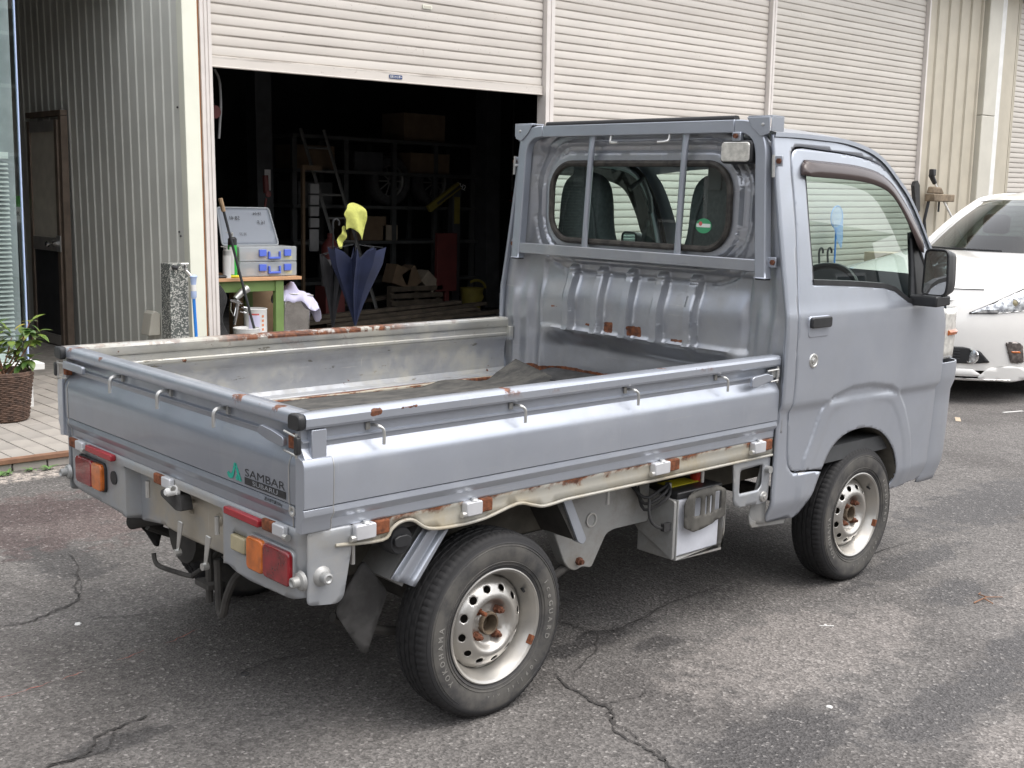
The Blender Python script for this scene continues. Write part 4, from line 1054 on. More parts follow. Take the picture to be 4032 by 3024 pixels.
m = MB(); m.cyl((2.532, -.58, .265), (2.532, .58, .265), .03, n=12); P(m, 'front_axle', 'under_dark')
# fuel filler (right side)
m = MB(); m.lathe([(.03, 0), (.03, .030), (.01, .040), (-.03, .040), (-.036, .036), (-.042, .034), (-.042, 0)], (.305, -.655, .570), 'y', 26); fc = P(m, 'fuel_cap', 'black_plastic')
m = MB(); m.prism(round_corners([(.278, .562), (.278, .580), (.292, .586), (.318, .586), (.332, .578), (.332, .562), (.318, .554), (.292, .554)], .004, 2), -.707, -.697, lambda u, v, h: (u, h, v)); P(m, 'cap_grip', 'black_plastic', fc, bevel=0.002)
m = MB(); m.tube([(.305, -.62, .57), (.30, -.52, .55), (.33, -.45, .48)], .030, 12); m.box((.23, -.60, .545), (.28, -.585, .60)); P(m, 'filler_neck', 'black_rubber', fc)
# battery
m = MB()
m.prism([(1.45, .284), (1.45, .490), (1.455, .49), (1.455, .289), (1.70, .289), (1.70, .480), (1.712, .480), (1.712, .34), (1.698, .30), (1.698, .276)], -.688, -.52, lambda u, v, h: (u, h, v))
bt = P(m, 'battery_tray', 'silver_under', bevel=0.003)
m = MB(); m.prism(round_corners([(-.684, .286), (-.684, .487), (-.53, .515), (-.49, .515), (-.49, .40), (-.53, .36), (-.60, .33)], .01, 3), 1.436, 1.449, lambda u, v, h: (h, u, v)); P(m, 'tray_side', 'silver_under', bt, bevel=0.003)
m = MB(); m.box((1.462, -.675, .291), (1.692, -.545, .487)); ba = P(m, 'battery', 'battery_white', bt, bevel=0.006)
m = MB(); m.box((1.458, -.679, .4875), (1.696, -.541, .512)); P(m, 'battery_top', 'battery_black', ba, bevel=0.005)
m = MB(); m.box((1.50, -.62, .5125), (1.64, -.555, .5145)); P(m, 'warning_label', 'yellow', ba)
cov = round_corners([(1.470, .478), (1.495, .50), (1.56, .512), (1.655, .512), (1.692, .495), (1.694, .402), (1.525, .372), (1.474, .395)], .008, 3)
hl = [rrect(1.525, .425, 1.552, .488, .006, 2), rrect(1.572, .425, 1.583, .488, .005, 2), rrect(1.598, .425, 1.609, .488, .005, 2), rrect(1.628, .430, 1.668, .495, .006, 2)]
m = MB(); m.sheet(cov, hl, .012, lambda x, z: (x, -.699+.012*sstep(z, .49, .515)-.006*bumpf(x, 1.59, .03, .02), z)); P(m, 'battery_shield', 'battery_grime', bt, solid=0.003, smooth=50)
m = MB(); m.lathe([(.510, .018), (.522, .024), (.552, .023), (.562, .014), (.562, 0)], (1.655, -.60, .0), 'z', 10); P(m, 'terminal_cap', 'red_cap', ba)
m = MB(); m.lathe([(.512, .012), (.528, .011), (.53, 0)], (1.49, -.61, .0), 'z', 10); P(m, 'terminal', 'zinc', ba)
for k in range(3):
    m = MB(); m.tube(smooth_poly([(1.49, -.61, .525), (1.43, -.63-.015*k, .52-.01*k), (1.36, -.62, .50-.02*k), (1.34+.02*k, -.56, .55), (1.38, -.5, .58)], closed=False, k=5), .0055, 7); P(m, 'cable', 'black_rubber', bt)
m = MB(); m.tube(smooth_poly([(1.36, -.64, .50), (1.345, -.655, .455), (1.36, -.66, .42), (1.40, -.665, .40), (1.43, -.66, .405)], closed=False, k=4), .005, 7); m.box((1.40, -.675, .39), (1.44, -.66, .415)); P(m, 'cable', 'black_rubber', bt)
# lamp bracket with the square opening behind the cab (right) + bolt
for sgn in (-1, 1):
    br_ = round_corners([(1.712, .583), (1.727, .440), (1.742, .424), (1.90, .412), (1.926, .420), (1.926, .583)], .012, 3)
    m = MB(); m.sheet(br_, [round_corners([(1.752, .552), (1.752, .468), (1.868, .466), (1.884, .482), (1.884, .556)], .012, 3)], .012, lambda x, z: (x, sgn*.7085, z)); b_ = P(m, 'step_bracket', 'bumper_paint', solid=0.006, smooth=60)
    m = MB(); m.lathe([(0, .02), (sgn*.006, .018), (sgn*.008, .009), (sgn*.012, .009), (sgn*.012, 0)], (1.895, sgn*.7095, .438), 'y', 14); P(m, 'bracket_bolt', 'zinc', b_)
    m = MB(); m.cyl((1.908, sgn*.70, .535), (1.908, sgn*.726, .535), .013, n=14); P(m, 'rubber_stop', 'silver_under', b_)
# ---- wheels ----------------------------------------------------
TYP = [(-.050, .158), (-.058, .160), (-.066, .174), (-.0715, .196), (-.073, .210), (-.0725, .226), (-.0695, .240), (-.0655, .249), (-.064, .250), (-.0625, .2545), (-.058, .2605), (-.050, .2645),
       (-.036, .2665), (-.034, .2605), (-.030, .2605), (-.028, .2672), (-.013, .268), (-.011, .2615), (-.007, .2615), (-.005, .2682), (.005, .2682), (.007, .2615), (.011, .2615), (.013, .268), (.028, .2672), (.030, .2605), (.034, .2605), (.036, .2665), (.050, .2645), (.058, .2605), (.066, .248), (.073, .215), (.0715, .196), (.058, .160), (.050, .158)]
def tyre_mod(i, q, r):
    if 9 <= q <= 12 or 27 <= q <= 29: return r-(0.0028 if i % 3 == 0 else 0)
    if 15 <= q <= 24 and q not in (17, 18, 21, 22): return r-(0.003 if (i+q) % 6 == 0 else 0)
    return r
def disc_y(r):
    return interp(r, [.028, .031, .034, .042, .056, .064, .073, .080, .087, .096, .110, .120, .127, .134], [-.018, -.018, -.012, -.010, -.010, -.022, -.037, -.042, -.041, -.036, -.028, -.020, -.010, -.004])
def make_wheel(missing, name_suffix=''):
    m = MB(); m.lathe([(-.064, .1575), (-.068, .164), (-.0665, .1675), (-.061, .166), (-.058, .1585), (-.050, .1545), (-.042, .1535), (-.038, .147), (-.030, .1445), (.0, .136), (.045, .145), (.058, .158), (.064, .166), (.066, .164), (.060, .154), (.046, .138), (.0, .132), (-.030, .140), (-.048, .150), (-.056, .153), (-.064, .1575)], (0, 0, 0), 'y', 72)
    w = P(m, 'wheel', 'wheel_silver', TR, origin=None, smooth=40)
    m = MB(); m.lathe(TYP, (0, 0, 0), 'y', 240, mod=tyre_mod)
    m.v = [(x, y*(1+0.09*sstep(-z, .18, .262)), max(z, -.2642)) for x, y, z in m.v]
    ty = P(m, 'tyre', 'tyre_side', w, smooth=30)
    for rr, yy in ((.2335, -.0716), (.187, -.0703), (.178, -.0680), (.240, -.0699)):
        m = MB(); m.lathe([(yy+.001, rr-.0012), (yy-.0012, rr), (yy+.001, rr+.0012)], (0, 0, 0), 'y', 96); P(m, 'sidewall_ring', 'tyre_side', ty)
    # moulded letters
    lm = MB()
    for word, a0, stepd, sz in (('YOKOHAMA', 222, -6.6, .023), ('iceGUARD', 33, -6.8, .024), ('145 R12', 300, -5.4, .014), ('iG91', -36, -6.5, .018)):
        for k, ch in enumerate(word):
            if ch == ' ': continue
            t = text_mb(ch, sz, .95, .0003, 'CENTER', ext=.0008); th = R(a0+stepd*k); r0 = .2005
            up = Vector((math.cos(th), 0, math.sin(th))); rt = Vector((math.sin(th), 0, -math.cos(th)))
            t = mapped(t, lambda x, y, z: up*(r0+y)+rt*x+Vector((0, -.0734-z*.6, 0)))
            lm.join(t)
    P(lm, 'tyre_lettering', 'tyre_text', ty, smooth=0)['kind'] = 'stuff'
    # pressed disc with vent holes
    hol = [ell(0, 0, .030, .030, 24)]
    for k in range(12):
        a = 2*pi*(k+.5)/12; cx, cz = .1065*math.cos(a), .1065*math.sin(a)
        hol.append([(cx+.0090*math.cos(q)*math.cos(a)-.0125*math.sin(q)*math.sin(a), cz+.0090*math.cos(q)*math.sin(a)+.0125*math.sin(q)*math.cos(a)) for q in [2*pi*i/14 for i in range(14)]])
    def dmap(x, z):
        r = math.hypot(x, z); y = disc_y(r)-.012
        a = math.atan2(z, x)
        if r < .062: y -= .0045*bumpf(abs(math.cos(2*a)), 1.0, .22, .10)*bumpf(r, .047, .008, .005)
        return (x, y, z)
    m = MB(); m.sheet(ell(0, 0, .1345, .1345, 96), hol, .0056, dmap); P(m, 'rim_disc', 'wheel_silver', w, solid=.003, smooth=60)
    m = MB(); m.lathe([(.03, .0335), (-.036, .0335), (-.041, .031), (-.040, .0265), (.0, .0255), (.002, 0)], (0, 0, 0), 'y', 24); P(m, 'hub', 'rusty_hub', w)
    m = MB(); m.lathe([(.005, .0), (.005, .131)], (0, .01, 0), 'y', 32); m.f = [f[::-1] for f in m.f]; P(m, 'brake_drum', 'under_dark', w)
    for k in range(4):
        a = R(45+90*k); c = (.050*math.cos(a), -.022, .050*math.sin(a))
        if missing and k == 1:
            m = MB(); m.lathe([(0, .0125), (-.006, .011), (-.008, .0065), (-.034, .0060), (-.036, 0)], c, 'y', 12); P(m, 'wheel_stud', 'rust', w)
        else:
            m = MB(); m.lathe([(0, .0145), (-.004, .0140), (-.006, .0112), (-.020, .0108), (-.021, .0065), (-.030, .0058), (-.031, 0)], c, 'y', 6); P(m, 'wheel_nut', 'rusty_nut', w, smooth=20)
    m = MB(); a = R(38); m.tube([(.146*math.cos(a), -.034, .146*math.sin(a)), (.138*math.cos(a), -.052, .138*math.sin(a))], .0042, 8); P(m, 'valve', 'black_plastic', w)
    m = MB(); a = R(-22); m.box((-.006, -.070, -.014), (.006, -.054, .014), Matrix.Translation((.157*math.cos(a), 0, .157*math.sin(a))) @ Matrix.Rotation(-a, 4, 'Y')); P(m, 'balance_weight', 'rust', w, bevel=.002)
    return w
simple('seal_black', (0.006, 0.006, 0.006), 0.9)
simple('rusty_hub', (0.15, 0.115, 0.08), 0.7, metal=0.3, var=0.35, scale=40)
w1 = make_wheel(True); w1.location = (.632, -.648, .2635); w1.rotation_euler = (0, R(6), 0)
w2 = make_wheel(False); w2.location = (2.535, -.645, .2635)
for (x, sy) in ((.632, 1), (2.535, 1)):
    o = dup(w2, TR, (x, .648, .2635-.0078), (0, 0, pi))

# ---- cab -------------------------------------------------------
def ys(z):
    if z < 1.07: return .735
    t = (z-1.07)/.65; return .735-.118*t+.010*t*t
def lean(P_):      # outline points measured on a steeper side wall, carried to the real one
    out = []
    for x, z in P_:
        t = max(0, (z-1.07)/.65); out.append((x+(x+1.484)/2.32*max(0, (.088*t-.060*t*t)), z))
    return out
FL = [(2.085, .44), (2.108, .543), (2.153, .622), (2.202, .719), (2.257, .77), (2.39, .795), (2.532, .794), (2.683, .772), (2.746, .745), (2.818, .666), (2.88, .546), (2.903, .435), (2.905, .36)]
FLP = FL+[(2.9, .2), (2.1, .2)]
def fl_d(x, z):
    d = 9
    for (x0, z0), (x1, z1) in zip(FL[:-1], FL[1:]):
        t = max(0, min(1, ((x-x0)*(x1-x0)+(z-z0)*(z1-z0))/((x1-x0)**2+(z1-z0)**2))); d = min(d, math.hypot(x-x0-t*(x1-x0), z-z0-t*(z1-z0)))
    ins = bool(inside(np.array([(x, z)]), FLP)[0])
    return d if ins else -d
def yside(x, z):
    y = ys(z)
    if z < .86:
        zb = .762-.014*(x-2.0); d = fl_d(x, z) if x > 1.99 else -9
        low = 1-sstep(z, zb-.034, zb)
        fin = sstep(d, 0.0, .020) if d > -8 else 0
        ins = max(low, fin)
        y -= .0135*ins
        y += .0095*(sstep(d, -.008, .012)-.35*sstep(d, .05, .075))*low if d > -8 else 0
    y -= .032*(1-sstep(z, .30, .415))
    y += .004*bumpf(z, .90, .10, .12)
    if x > 2.98: y -= .9*(x-2.98)**2
    return y
ARCH = [(2.229, .490), (2.283, .560), (2.361, .603), (2.456, .618), (2.557, .612), (2.653, .580), (2.732, .521), (2.778, .452), (2.791, .368), (2.761, .322)]
DOOR_REAR = [(2.229, .492), (2.137, .504), (2.075, .506), (2.045, .514), (2.024, .534), (2.016, .560), (2.007, .64), (2.002, .729), (2.006, .783), (2.008, .859), (2.004, 1.022), (1.998, 1.20), (1.993, 1.35), (1.988, 1.459), (1.984, 1.568), (1.986, 1.612), (1.997, 1.634), (2.02, 1.646), (2.06, 1.650)]
DOOR_TOP = [(2.143, 1.647), (2.311, 1.641), (2.442, 1.632), (2.559, 1.612), (2.648, 1.574), (2.719, 1.517), (2.791, 1.443), (2.886, 1.317), (2.97, 1.19), (3.055, 1.065)]
DOOR_FR = [(3.098, .98), (3.100, .84), (3.092, .70), (3.045, .335)]
DOOR_REAR, DOOR_TOP = lean(DOOR_REAR), lean(DOOR_TOP)
DOOR = DOOR_REAR+DOOR_TOP+DOOR_FR+ARCH[::-1][:-1]
WIN = smooth_poly([(2.062, 1.575), (2.068, 1.386), (2.092, 1.182)], closed=False, k=3)+[(2.362, 1.169), (2.575, 1.155), (2.653, 1.140), (2.755, 1.095), (2.817, 1.078), (2.88, 1.085), (2.93, 1.12)]+smooth_poly([(2.935, 1.16), (2.86, 1.27), (2.76, 1.42), (2.68, 1.51), (2.60, 1.56), (2.50, 1.582), (2.30, 1.59), (2.10, 1.592)], closed=False, k=3)
WIN = lean(WIN)
def off(poly, d):      # shrink a polygon by d (cheap normal offset)
    out = []; n = len(poly); A = sum(poly[i][0]*poly[(i+1) % n][1]-poly[(i+1) % n][0]*poly[i][1] for i in range(n))
    s_ = 1 if A > 0 else -1
    for i in range(n):
        a = np.array(poly[i-1]); b = np.array(poly[(i+1) % n]); t = b-a; t = t/(np.linalg.norm(t)+1e-9)
        out.append((poly[i][0]-s_*t[1]*d, poly[i][1]+s_*t[0]*d))
    return out
FLS = smooth_poly(FL, closed=False, k=10)
FLX = []
for i in range(1, len(FLS)-1):
    a = np.array(FLS[i+1])-np.array(FLS[i-1]); a /= np.linalg.norm(a); nn = np.array((-a[1], a[0]))
    FLX += [tuple(np.array(FLS[i])+nn*q) for q in (-.022, -.014, -.007, 0.0, .006, .011)]
GAP = .008
dpoly = smooth_poly(DOOR_REAR, closed=False, k=3)[:-1]+smooth_poly(DOOR_REAR[-1:]+DOOR_TOP, closed=False, k=3)+DOOR_FR+smooth_poly(ARCH[::-1], closed=False, k=3)[:-1]
SEAM = smooth_poly(DOOR_REAR, closed=False, k=3)[:-1]+smooth_poly(DOOR_REAR[-1:]+DOOR_TOP, closed=False, k=3)
SEAM_OUT = [(x-GAP*0.9, z+(GAP*.9 if z > 1.60 else 0)) if not (z < .53 and x > 2.03) else (x, z-GAP) for x, z in SEAM]
roofline = [(2.927, 1.296), (2.83, 1.428), (2.758, 1.513), (2.669, 1.584), (2.60, 1.633), (2.522, 1.666), (2.425, 1.687), (2.321, 1.699), (2.194, 1.702), (2.032, 1.703), (1.94, 1.700)]
roofline = lean(roofline[:-1])+[(1.94, 1.700)]
cabside = [(1.937, .345), (1.95, .330), (2.110, .322), (2.135, .335), (2.179, .401), (2.226, .483)]+SEAM_OUT[1:-1]+[(3.075, 1.080), (3.012, 1.172)]+smooth_poly([(x-.007, z-.008) for x, z in roofline], closed=False, k=3)+[(1.937, 1.2), (1.937, .8)]
CABROOT = None
for sgn in (-1, 1):
    m = MB(); m.sheet(cabside, [], .013, lambda x, z: (x, -yside(x, z), z))
    if sgn > 0: m = m.mirror_y()
    cs = P(m, 'cab_side', 'silver', TR, solid=.012, smooth=40)
    if sgn < 0: CABROOT = cs
    m = MB(); m.sheet(dpoly, [WIN], .0105, lambda x, z: (x, -yside(x, z), z), extra=FLX)
    if sgn > 0: m = m.mirror_y()
    dr = P(m, 'door', 'silver', TR, solid=.010, smooth=40)
    m = MB(); m.tube([(x-.0035, sgn*(yside(x, z)-.022), z) for x, z in SEAM], .0105, 6); P(m, 'door_seal', 'seal_black', dr)
    # glass, belt moulding, black quarter
    gl = [(x, z) for x, z in off(WIN, -.012)]
    m = MB(); m.sheet(gl, [], .03, lambda x, z: (x, sgn*(yside(x, max(z, 1.075))-.014), z)); 
    if sgn > 0: m.f = [f[::-1] for f in m.f]
    P(m, 'window_glass', 'side_glass', dr, smooth=179)
    m = MB(); m.sweep([(0, 0), (.006, .002), (.006, .016), (0, .019)], 0, 1, lambda a, b, h: (0, 0, 0)) if False else None
    bp = lean([(2.088, 1.180), (2.362, 1.167), (2.575, 1.153), (2.653, 1.138), (2.755, 1.094), (2.80, 1.082)])
    m = MB()
    for (x0, z0), (x1, z1) in zip(bp[:-1], bp[1:]): m.add([(x0, sgn*(ys(z0)+.003), z0-.004), (x1, sgn*(ys(z1)+.003), z1-.004), (x1, sgn*(ys(z1)+.004-.002), z1+.014), (x0, sgn*(ys(z0)+.002), z0+.014), (x0, sgn*(ys(z0)-.02), z0+.016), (x1, sgn*(ys(z1)-.02), z1+.016)], [(0, 1, 2, 3), (3, 2, 5, 4)])
    P(m, 'belt_moulding', 'black_plastic', dr)
    q = lean([(2.790, 1.36), (2.797, 1.20), (2.800, 1.080), (2.83, 1.074), (2.89, 1.080), (2.94, 1.12), (2.945, 1.16), (2.87, 1.27)])
    m = MB(); m.sheet(q, [], .03, lambda x, z: (x, sgn*(yside(x, max(z, 1.075))-.004), z)); P(m, 'quarter_panel', 'black_plastic', dr, solid=.02)
    m = MB(); wl_ = WIN; m.tube([(x, sgn*(yside(x, max(z, 1.075))-.006), z) for x, z in WIN], .007, 6, closed=True); P(m, 'window_rubber', 'black_rubber', dr)
    # brown rain visor: strip that stands off the window frame
    vt = smooth_poly([(2.030, 1.560), (2.036, 1.590), (2.055, 1.606), (2.08, 1.612), (2.305, 1.608), (2.42, 1.602), (2.527, 1.588), (2.60, 1.566), (2.663, 1.532), (2.753, 1.455), (2.82, 1.375), (2.878, 1.300)], closed=False, k=4)
    vb = smooth_poly([(2.031, 1.557), (2.07, 1.553), (2.14, 1.552), (2.30, 1.549), (2.42, 1.543), (2.52, 1.528), (2.59, 1.505), (2.65, 1.462), (2.73, 1.375), (2.79, 1.30), (2.83, 1.28), (2.868, 1.292)], closed=False, k=4)
    vt, vb = lean(vt), lean(vb); n = min(len(vt), len(vb)); m = MB(); vs_ = []
    for i in range(n):
        (xt, zt), (xb, zb) = vt[i], vb[i]
        for k, o_ in ((0, .0015), (.18, .013), (.5, .021), (1, .024)):
            x, z = xt+(xb-xt)*k, zt+(zb-zt)*k; o2 = o_*min(1, (i+.01)/3, (n-1-i+.01)/4); vs_.append((x, sgn*(ys(z)+o2+.002), z))
    fs_ = [(i*4+k, i*4+k+1, (i+1)*4+k+1, (i+1)*4+k) for i in range(n-1) for k in range(3)]
    m.add(vs_, fs_); P(m, 'rain_visor', 'brown_visor', dr, solid=.003, smooth=60)
    # mirror
    m = MB(); mx = 2.835
    mo = round_corners([(.748, 1.116), (.750, 1.296), (.842, 1.296), (.850, 1.16), (.842, 1.116)], .024, 5)
    m.sheet(mo, [], .02, lambda y, z: (mx+.0, sgn*y, z)); v0 = m.v
    m = MB(); n = len(mo)
    rings = [(mx, 1.0), (mx+.035, 1.0), (mx+.075, .9), (mx+.10, .6), (mx+.105, .2)]; cyy, czz = .798, 1.205; vs_ = []
    for xx, k in rings: vs_ += [(xx, sgn*(cyy+(y-cyy)*k), czz+(z-czz)*k) for y, z in mo]
    fs_ = [(r_*n+i, r_*n+(i+1) % n, (r_+1)*n+(i+1) % n, (r_+1)*n+i) for r_ in range(4) for i in range(n)]+[tuple(range(4*n, 5*n))]
    m.add(vs_, fs_); mh = P(m, 'door_mirror', 'black_plastic', dr, smooth=60)
    m = MB(); mi = off(mo, .006); m.prism(mi, mx-.001, mx+.004, lambda u, v, h: (h+.12*(u-.81)*.5, sgn*u, v)); P(m, 'mirror_glass', 'mirror', mh)
    m = MB(); m.tube([(mx+.0, sgn*y, z) for y, z in mo], .0045, 6, closed=True); P(m, 'mirror_rim', 'black_plastic', mh)
    m = MB(); m.prism(round_corners([(2.79, 1.075), (2.79, 1.118), (2.90, 1.118), (2.905, 1.08)], .01, 3), sgn*.72, sgn*.835, lambda u, v, h: (u, h, v)); P(m, 'mirror_foot', 'black_plastic', mh, bevel=.006)
    # handle and lock
    m = MB(); m.prism(rrect(2.062, .992, 2.195, 1.068, .014, 4), sgn*(.735), sgn*(.7415), lambda u, v, h: (u, h, v)); hd = P(m, 'handle_recess', 'silver_roof', dr, bevel=.003)
    m = MB(); m.prism(rrect(2.066, 1.026, 2.192, 1.065, .010, 4), sgn*.741, sgn*.7545, lambda u, v, h: (u, h, v)); P(m, 'door_handle', 'black_plastic', hd, bevel=.004)
    m = MB(); m.lathe([(0, .027), (sgn*.004, .025), (sgn*.005, .020), (sgn*.002, .018), (sgn*.002, .012), (sgn*.008, .010), (sgn*.008, 0)], (2.108, sgn*.7385, .908), 'y', 24); P(m, 'door_lock', 'zinc', hd)
    # lower sill flange
    m = MB(); m.prism([(1.885, .345), (1.86, .372), (1.868, .335), (1.883, .318), (2.085, .300), (2.09, .327), (1.94, .335)], sgn*.672, sgn*.680, lambda u, v, h: (u, h, v)); P(m, 'sill_flange', 'silver_under', cs, bevel=.003)
    m = MB(); m.sheet([(1.87, .33), (1.937, .33), (1.937, .66), (1.93, .66)], [], .03, lambda x, z: (x, sgn*(.665+.03*(x-1.87)/.067), z)); P(m, 'cab_corner', 'silver_under', cs, solid=.004)
    # wheel house
    m = MB()
    ar = smooth_poly(ARCH, closed=False, k=3); n = len(ar)
    m.add([(x, sgn*(yside(x, z)-.003), z) for x, z in ar]+[(x, sgn*.46, z) for x, z in ar], [(i, i+1, n+i+1, n+i) for i in range(n-1)]); P(m, 'wheel_arch', 'under_beige', cs, smooth=60)

# roof / windscreen / front as one loft along the side profile
SID = [(1.937, 1.700), (2.032, 1.703), (2.194, 1.702), (2.321, 1.699), (2.425, 1.687), (2.522, 1.666), (2.60, 1.633), (2.669, 1.584), (2.70, 1.560), (2.758, 1.513), (2.83, 1.428), (2.927, 1.296), (3.02, 1.178), (3.075, 1.10), (3.098, 1.03), (3.102, .93), (3.102, .82)]
SID = SID[:1]+lean(SID[1:])
def loft(i0, i1, t0, t1, name, mat, nt=24, lift=0.0, par=None, sm=60, side=SID, drip=False):
    st = smooth_poly(side[i0:i1+1], closed=False, k=3); m = MB(); vs_ = []
    for x, z in st:
        b1 = .052*sstep(z, 1.25, 1.66); b2 = .145*(1-sstep(z, 1.10, 1.70))+.02
        w = ys(z)-(.9*(x-2.98)**2 if x > 2.98 else 0)+.001
        for k in range(nt+1):
            t = t0+(t1-t0)*k/nt; a = 1-abs(t)**2.6
            c = -.012*sstep(abs(t), .9, 1.0)
            vs_.append((x+b2*a+lift, t*w, z+b1*a+c*0+lift*.5))
        if drip:
            row = vs_[-(nt+1):]; del vs_[-(nt+1):]
            q0, q1 = row[0], row[-1]
            if t0 <= -1: row = [(q0[0]-.006, -(w+.010), q0[2]-.018), (q0[0]-.001, -(w+.009), q0[2]-.003)]+row[1:]
            if t1 >= 1: row = row[:-1]+[(q1[0]-.001, w+.009, q1[2]-.003), (q1[0]-.006, w+.010, q1[2]-.018)]
            vs_ += row
    n = nt+1+((1 if t0 <= -1 else 0)+(1 if t1 >= 1 else 0) if drip else 0); nt = n-1; m.add(vs_, [(i*n+k, (i+1)*n+k, (i+1)*n+k+1, i*n+k+1) for i in range(len(st)-1) for k in range(nt)])
    return P(m, name, mat, par or TR, smooth=sm)
loft(0, 8, -1, 1, 'roof', 'silver_roof', drip=True)
loft(8, 12, -.90, .90, 'windscreen', 'cab_glass')
for a, b in ((-1, -.90), (.90, 1)): loft(8, 12, a, b, 'windscreen_pillar', 'silver', nt=4, drip=True)
FRP = loft(12, 16, -1, 1, 'front_panel', 'silver')
BUMP = [(3.114, .822), (3.122, .80), (3.114, .70), (3.105, .52), (3.092, .40), (3.070, .315)]
PLAN = smooth_poly([(-.040, .716), (-.010, .7225), (.05, .7235), (.10, .719), (.135, .701), (.160, .655), (.185, .55), (.20, .40), (.21, .20), (.215, 0)], closed=False, k=3)
PLAN = PLAN+[(a, -b) for a, b in PLAN[::-1][1:]]
m = MB(); vs_ = []; stb = smooth_poly(BUMP, closed=False, k=3); n = len(PLAN)
for x, z in stb:
    ins = .0135*(1-sstep(z, .70, .74))+.02*(1-sstep(z, .31, .41))
    for a, b in PLAN: vs_.append((x+a, -b*(1-ins/.7235), z))
m.add(vs_, [(i*n+k, i*n+k+1, (i+1)*n+k+1, (i+1)*n+k) for i in range(len(stb)-1) for k in range(n-1)]); P(m, 'front_bumper', 'silver', TR, smooth=50, solid=.005, soff=-1)
for sgn in (-1, 1):
    m = MB(); vs_ = []; PL = [p for p in PLAN if p[1] > .42]; n = len(PL)
    zz = np.linspace(.838, 1.048, 8)
    for z in zz:
        for a, b in PL: vs_.append((3.098+max(a, -.012)*.95+.004*math.sin(pi*(z-.838)/.21), sgn*(b-.004), z))
    m.add(vs_, [(i*n+k, i*n+k+1, (i+1)*n+k+1, (i+1)*n+k) for i in range(7) for k in range(n-1)]); hl_ = P(m, 'headlamp', 'lens_clear', TR, solid=.006, soff=0, smooth=60)
    m = MB(); m.tube([(3.098+a*.95+.003, sgn*(b-.001), .945) for a, b in PL if a > .02], .012, 6); P(m, 'indicator_lens', 'lens_amber', hl_)
m = MB(); m.cyl((2.955, -.64, .335), (2.955, -.64, .305), .012, n=10); P(m, 'drain_plug', 'black_rubber')

# back wall of the cab
WY, WZ0, WZ1, WR = .452, 1.282, 1.594, .105
def sd_win(y, z):
    cx, cz, hx_, hz_ = 0.0, (WZ0+WZ1)/2, WY-WR, (WZ1-WZ0)/2-WR
    qx, qz = abs(y-cx)-hx_, abs(z-cz)-hz_
    return math.hypot(max(qx, 0), max(qz, 0))+min(max(qx, qz), 0)-WR
RIBS = (.345, .185, .028, -.128, -.290)
def xback(y, z):
    yw = ys(z)-.012; ay = abs(y)
    x = 1.990
    x -= .034*sstep(ay, yw-.09, yw-.030)
    x -= .030*sstep(z, 1.625, 1.675)
    d = sd_win(y, z)
    x -= .016*(1-sstep(d, .036, .044)); x -= .016*(1-sstep(d, .080, .090))
    x += .008*bumpf(d, .064, .003, .005); x += .007*bumpf(d, .125, .004, .006)
    pin = bumpf(y, -.012, .520, .016)*bumpf(z, 1.058, .128, .016)
    x += .014*pin
    for r in RIBS: x -= .036*bumpf(y, r, .016, .014)*bumpf(z, 1.045, .120, .026)
    x -= .028*(1-sstep(z, 1.03, 1.16))*bumpf(y, -.0, .50, .05)
    x += .080*(1-sstep(z, .835, .925))*bumpf(y, 0, .43, .09)
    x -= .022*(1-sstep(z, 1.02, 1.15))*sstep(ay, .56, .60)*(1-sstep(ay, .66, .69))
    x += .0035*math.sin(y*23+z*7)*(1-sstep(z, .80, .90))+.004*math.sin(z*31+y*9)*bumpf(z, 1.0, .10, .06)*.5
    return x
bo = [(-.722, .66), (-.722, 1.07)]+[(-(ys(z)-.012), z) for z in np.linspace(1.1, 1.66, 10)]+[(-.60, 1.690), (-.3, 1.725), (0, 1.735), (.3, 1.725), (.60, 1.690)]+[((ys(z)-.012), z) for z in np.linspace(1.66, 1.1, 10)]+[(.722, 1.07), (.722, .66)]
wo_ = rrect(-WY, WZ0, WY, WZ1, WR, 8)
BX = []
for d in (.036, .040, .044, .058, .064, .070, .080, .085, .090, .117, .125, .133):
    BX += resample(rrect(-WY-d, WZ0-d, WY+d, WZ1+d, WR+d, 10), .010)
for rb_ in RIBS:
    for o_ in (-.031, -.026, -.021, -.016, .016, .021, .026, .031): BX += [(rb_+o_, z) for z in np.arange(.90, 1.20, .010)]
for yy in (-.548, -.540, -.532, .508, .516, .524): BX += [(yy, z) for z in np.arange(.92, 1.20, .010)]
for zz in (1.186, 1.194, 1.202): BX += [(y, zz) for y in np.arange(-.53, .51, .010)]
m = MB(); m.sheet(bo, [wo_], .0105, lambda y, z: (xback(y, z), y, z), extra=BX); 
CB = P(m, 'cab_back', 'silver_back', TR, solid=.008, smooth=60)
# make the outside face the bed
for p in CB.data.polygons: p.flip()
CB.data.update()
m = MB(); m.tube([(1.952, y, z) for y, z in rrect(-WY+.002, WZ0+.002, WY-.002, WZ1-.002, WR, 10)], .0125, 8, closed=True); RW = P(m, 'rear_window', 'gasket', CB)
m = MB(); m.sheet(rrect(-WY+.008, WZ0+.008, WY-.008, WZ1-.008, WR-.008, 6), [], .2, lambda y, z: (1.956, y, z), grid=False); P(m, 'window_glass', 'cab_glass', RW, smooth=0)
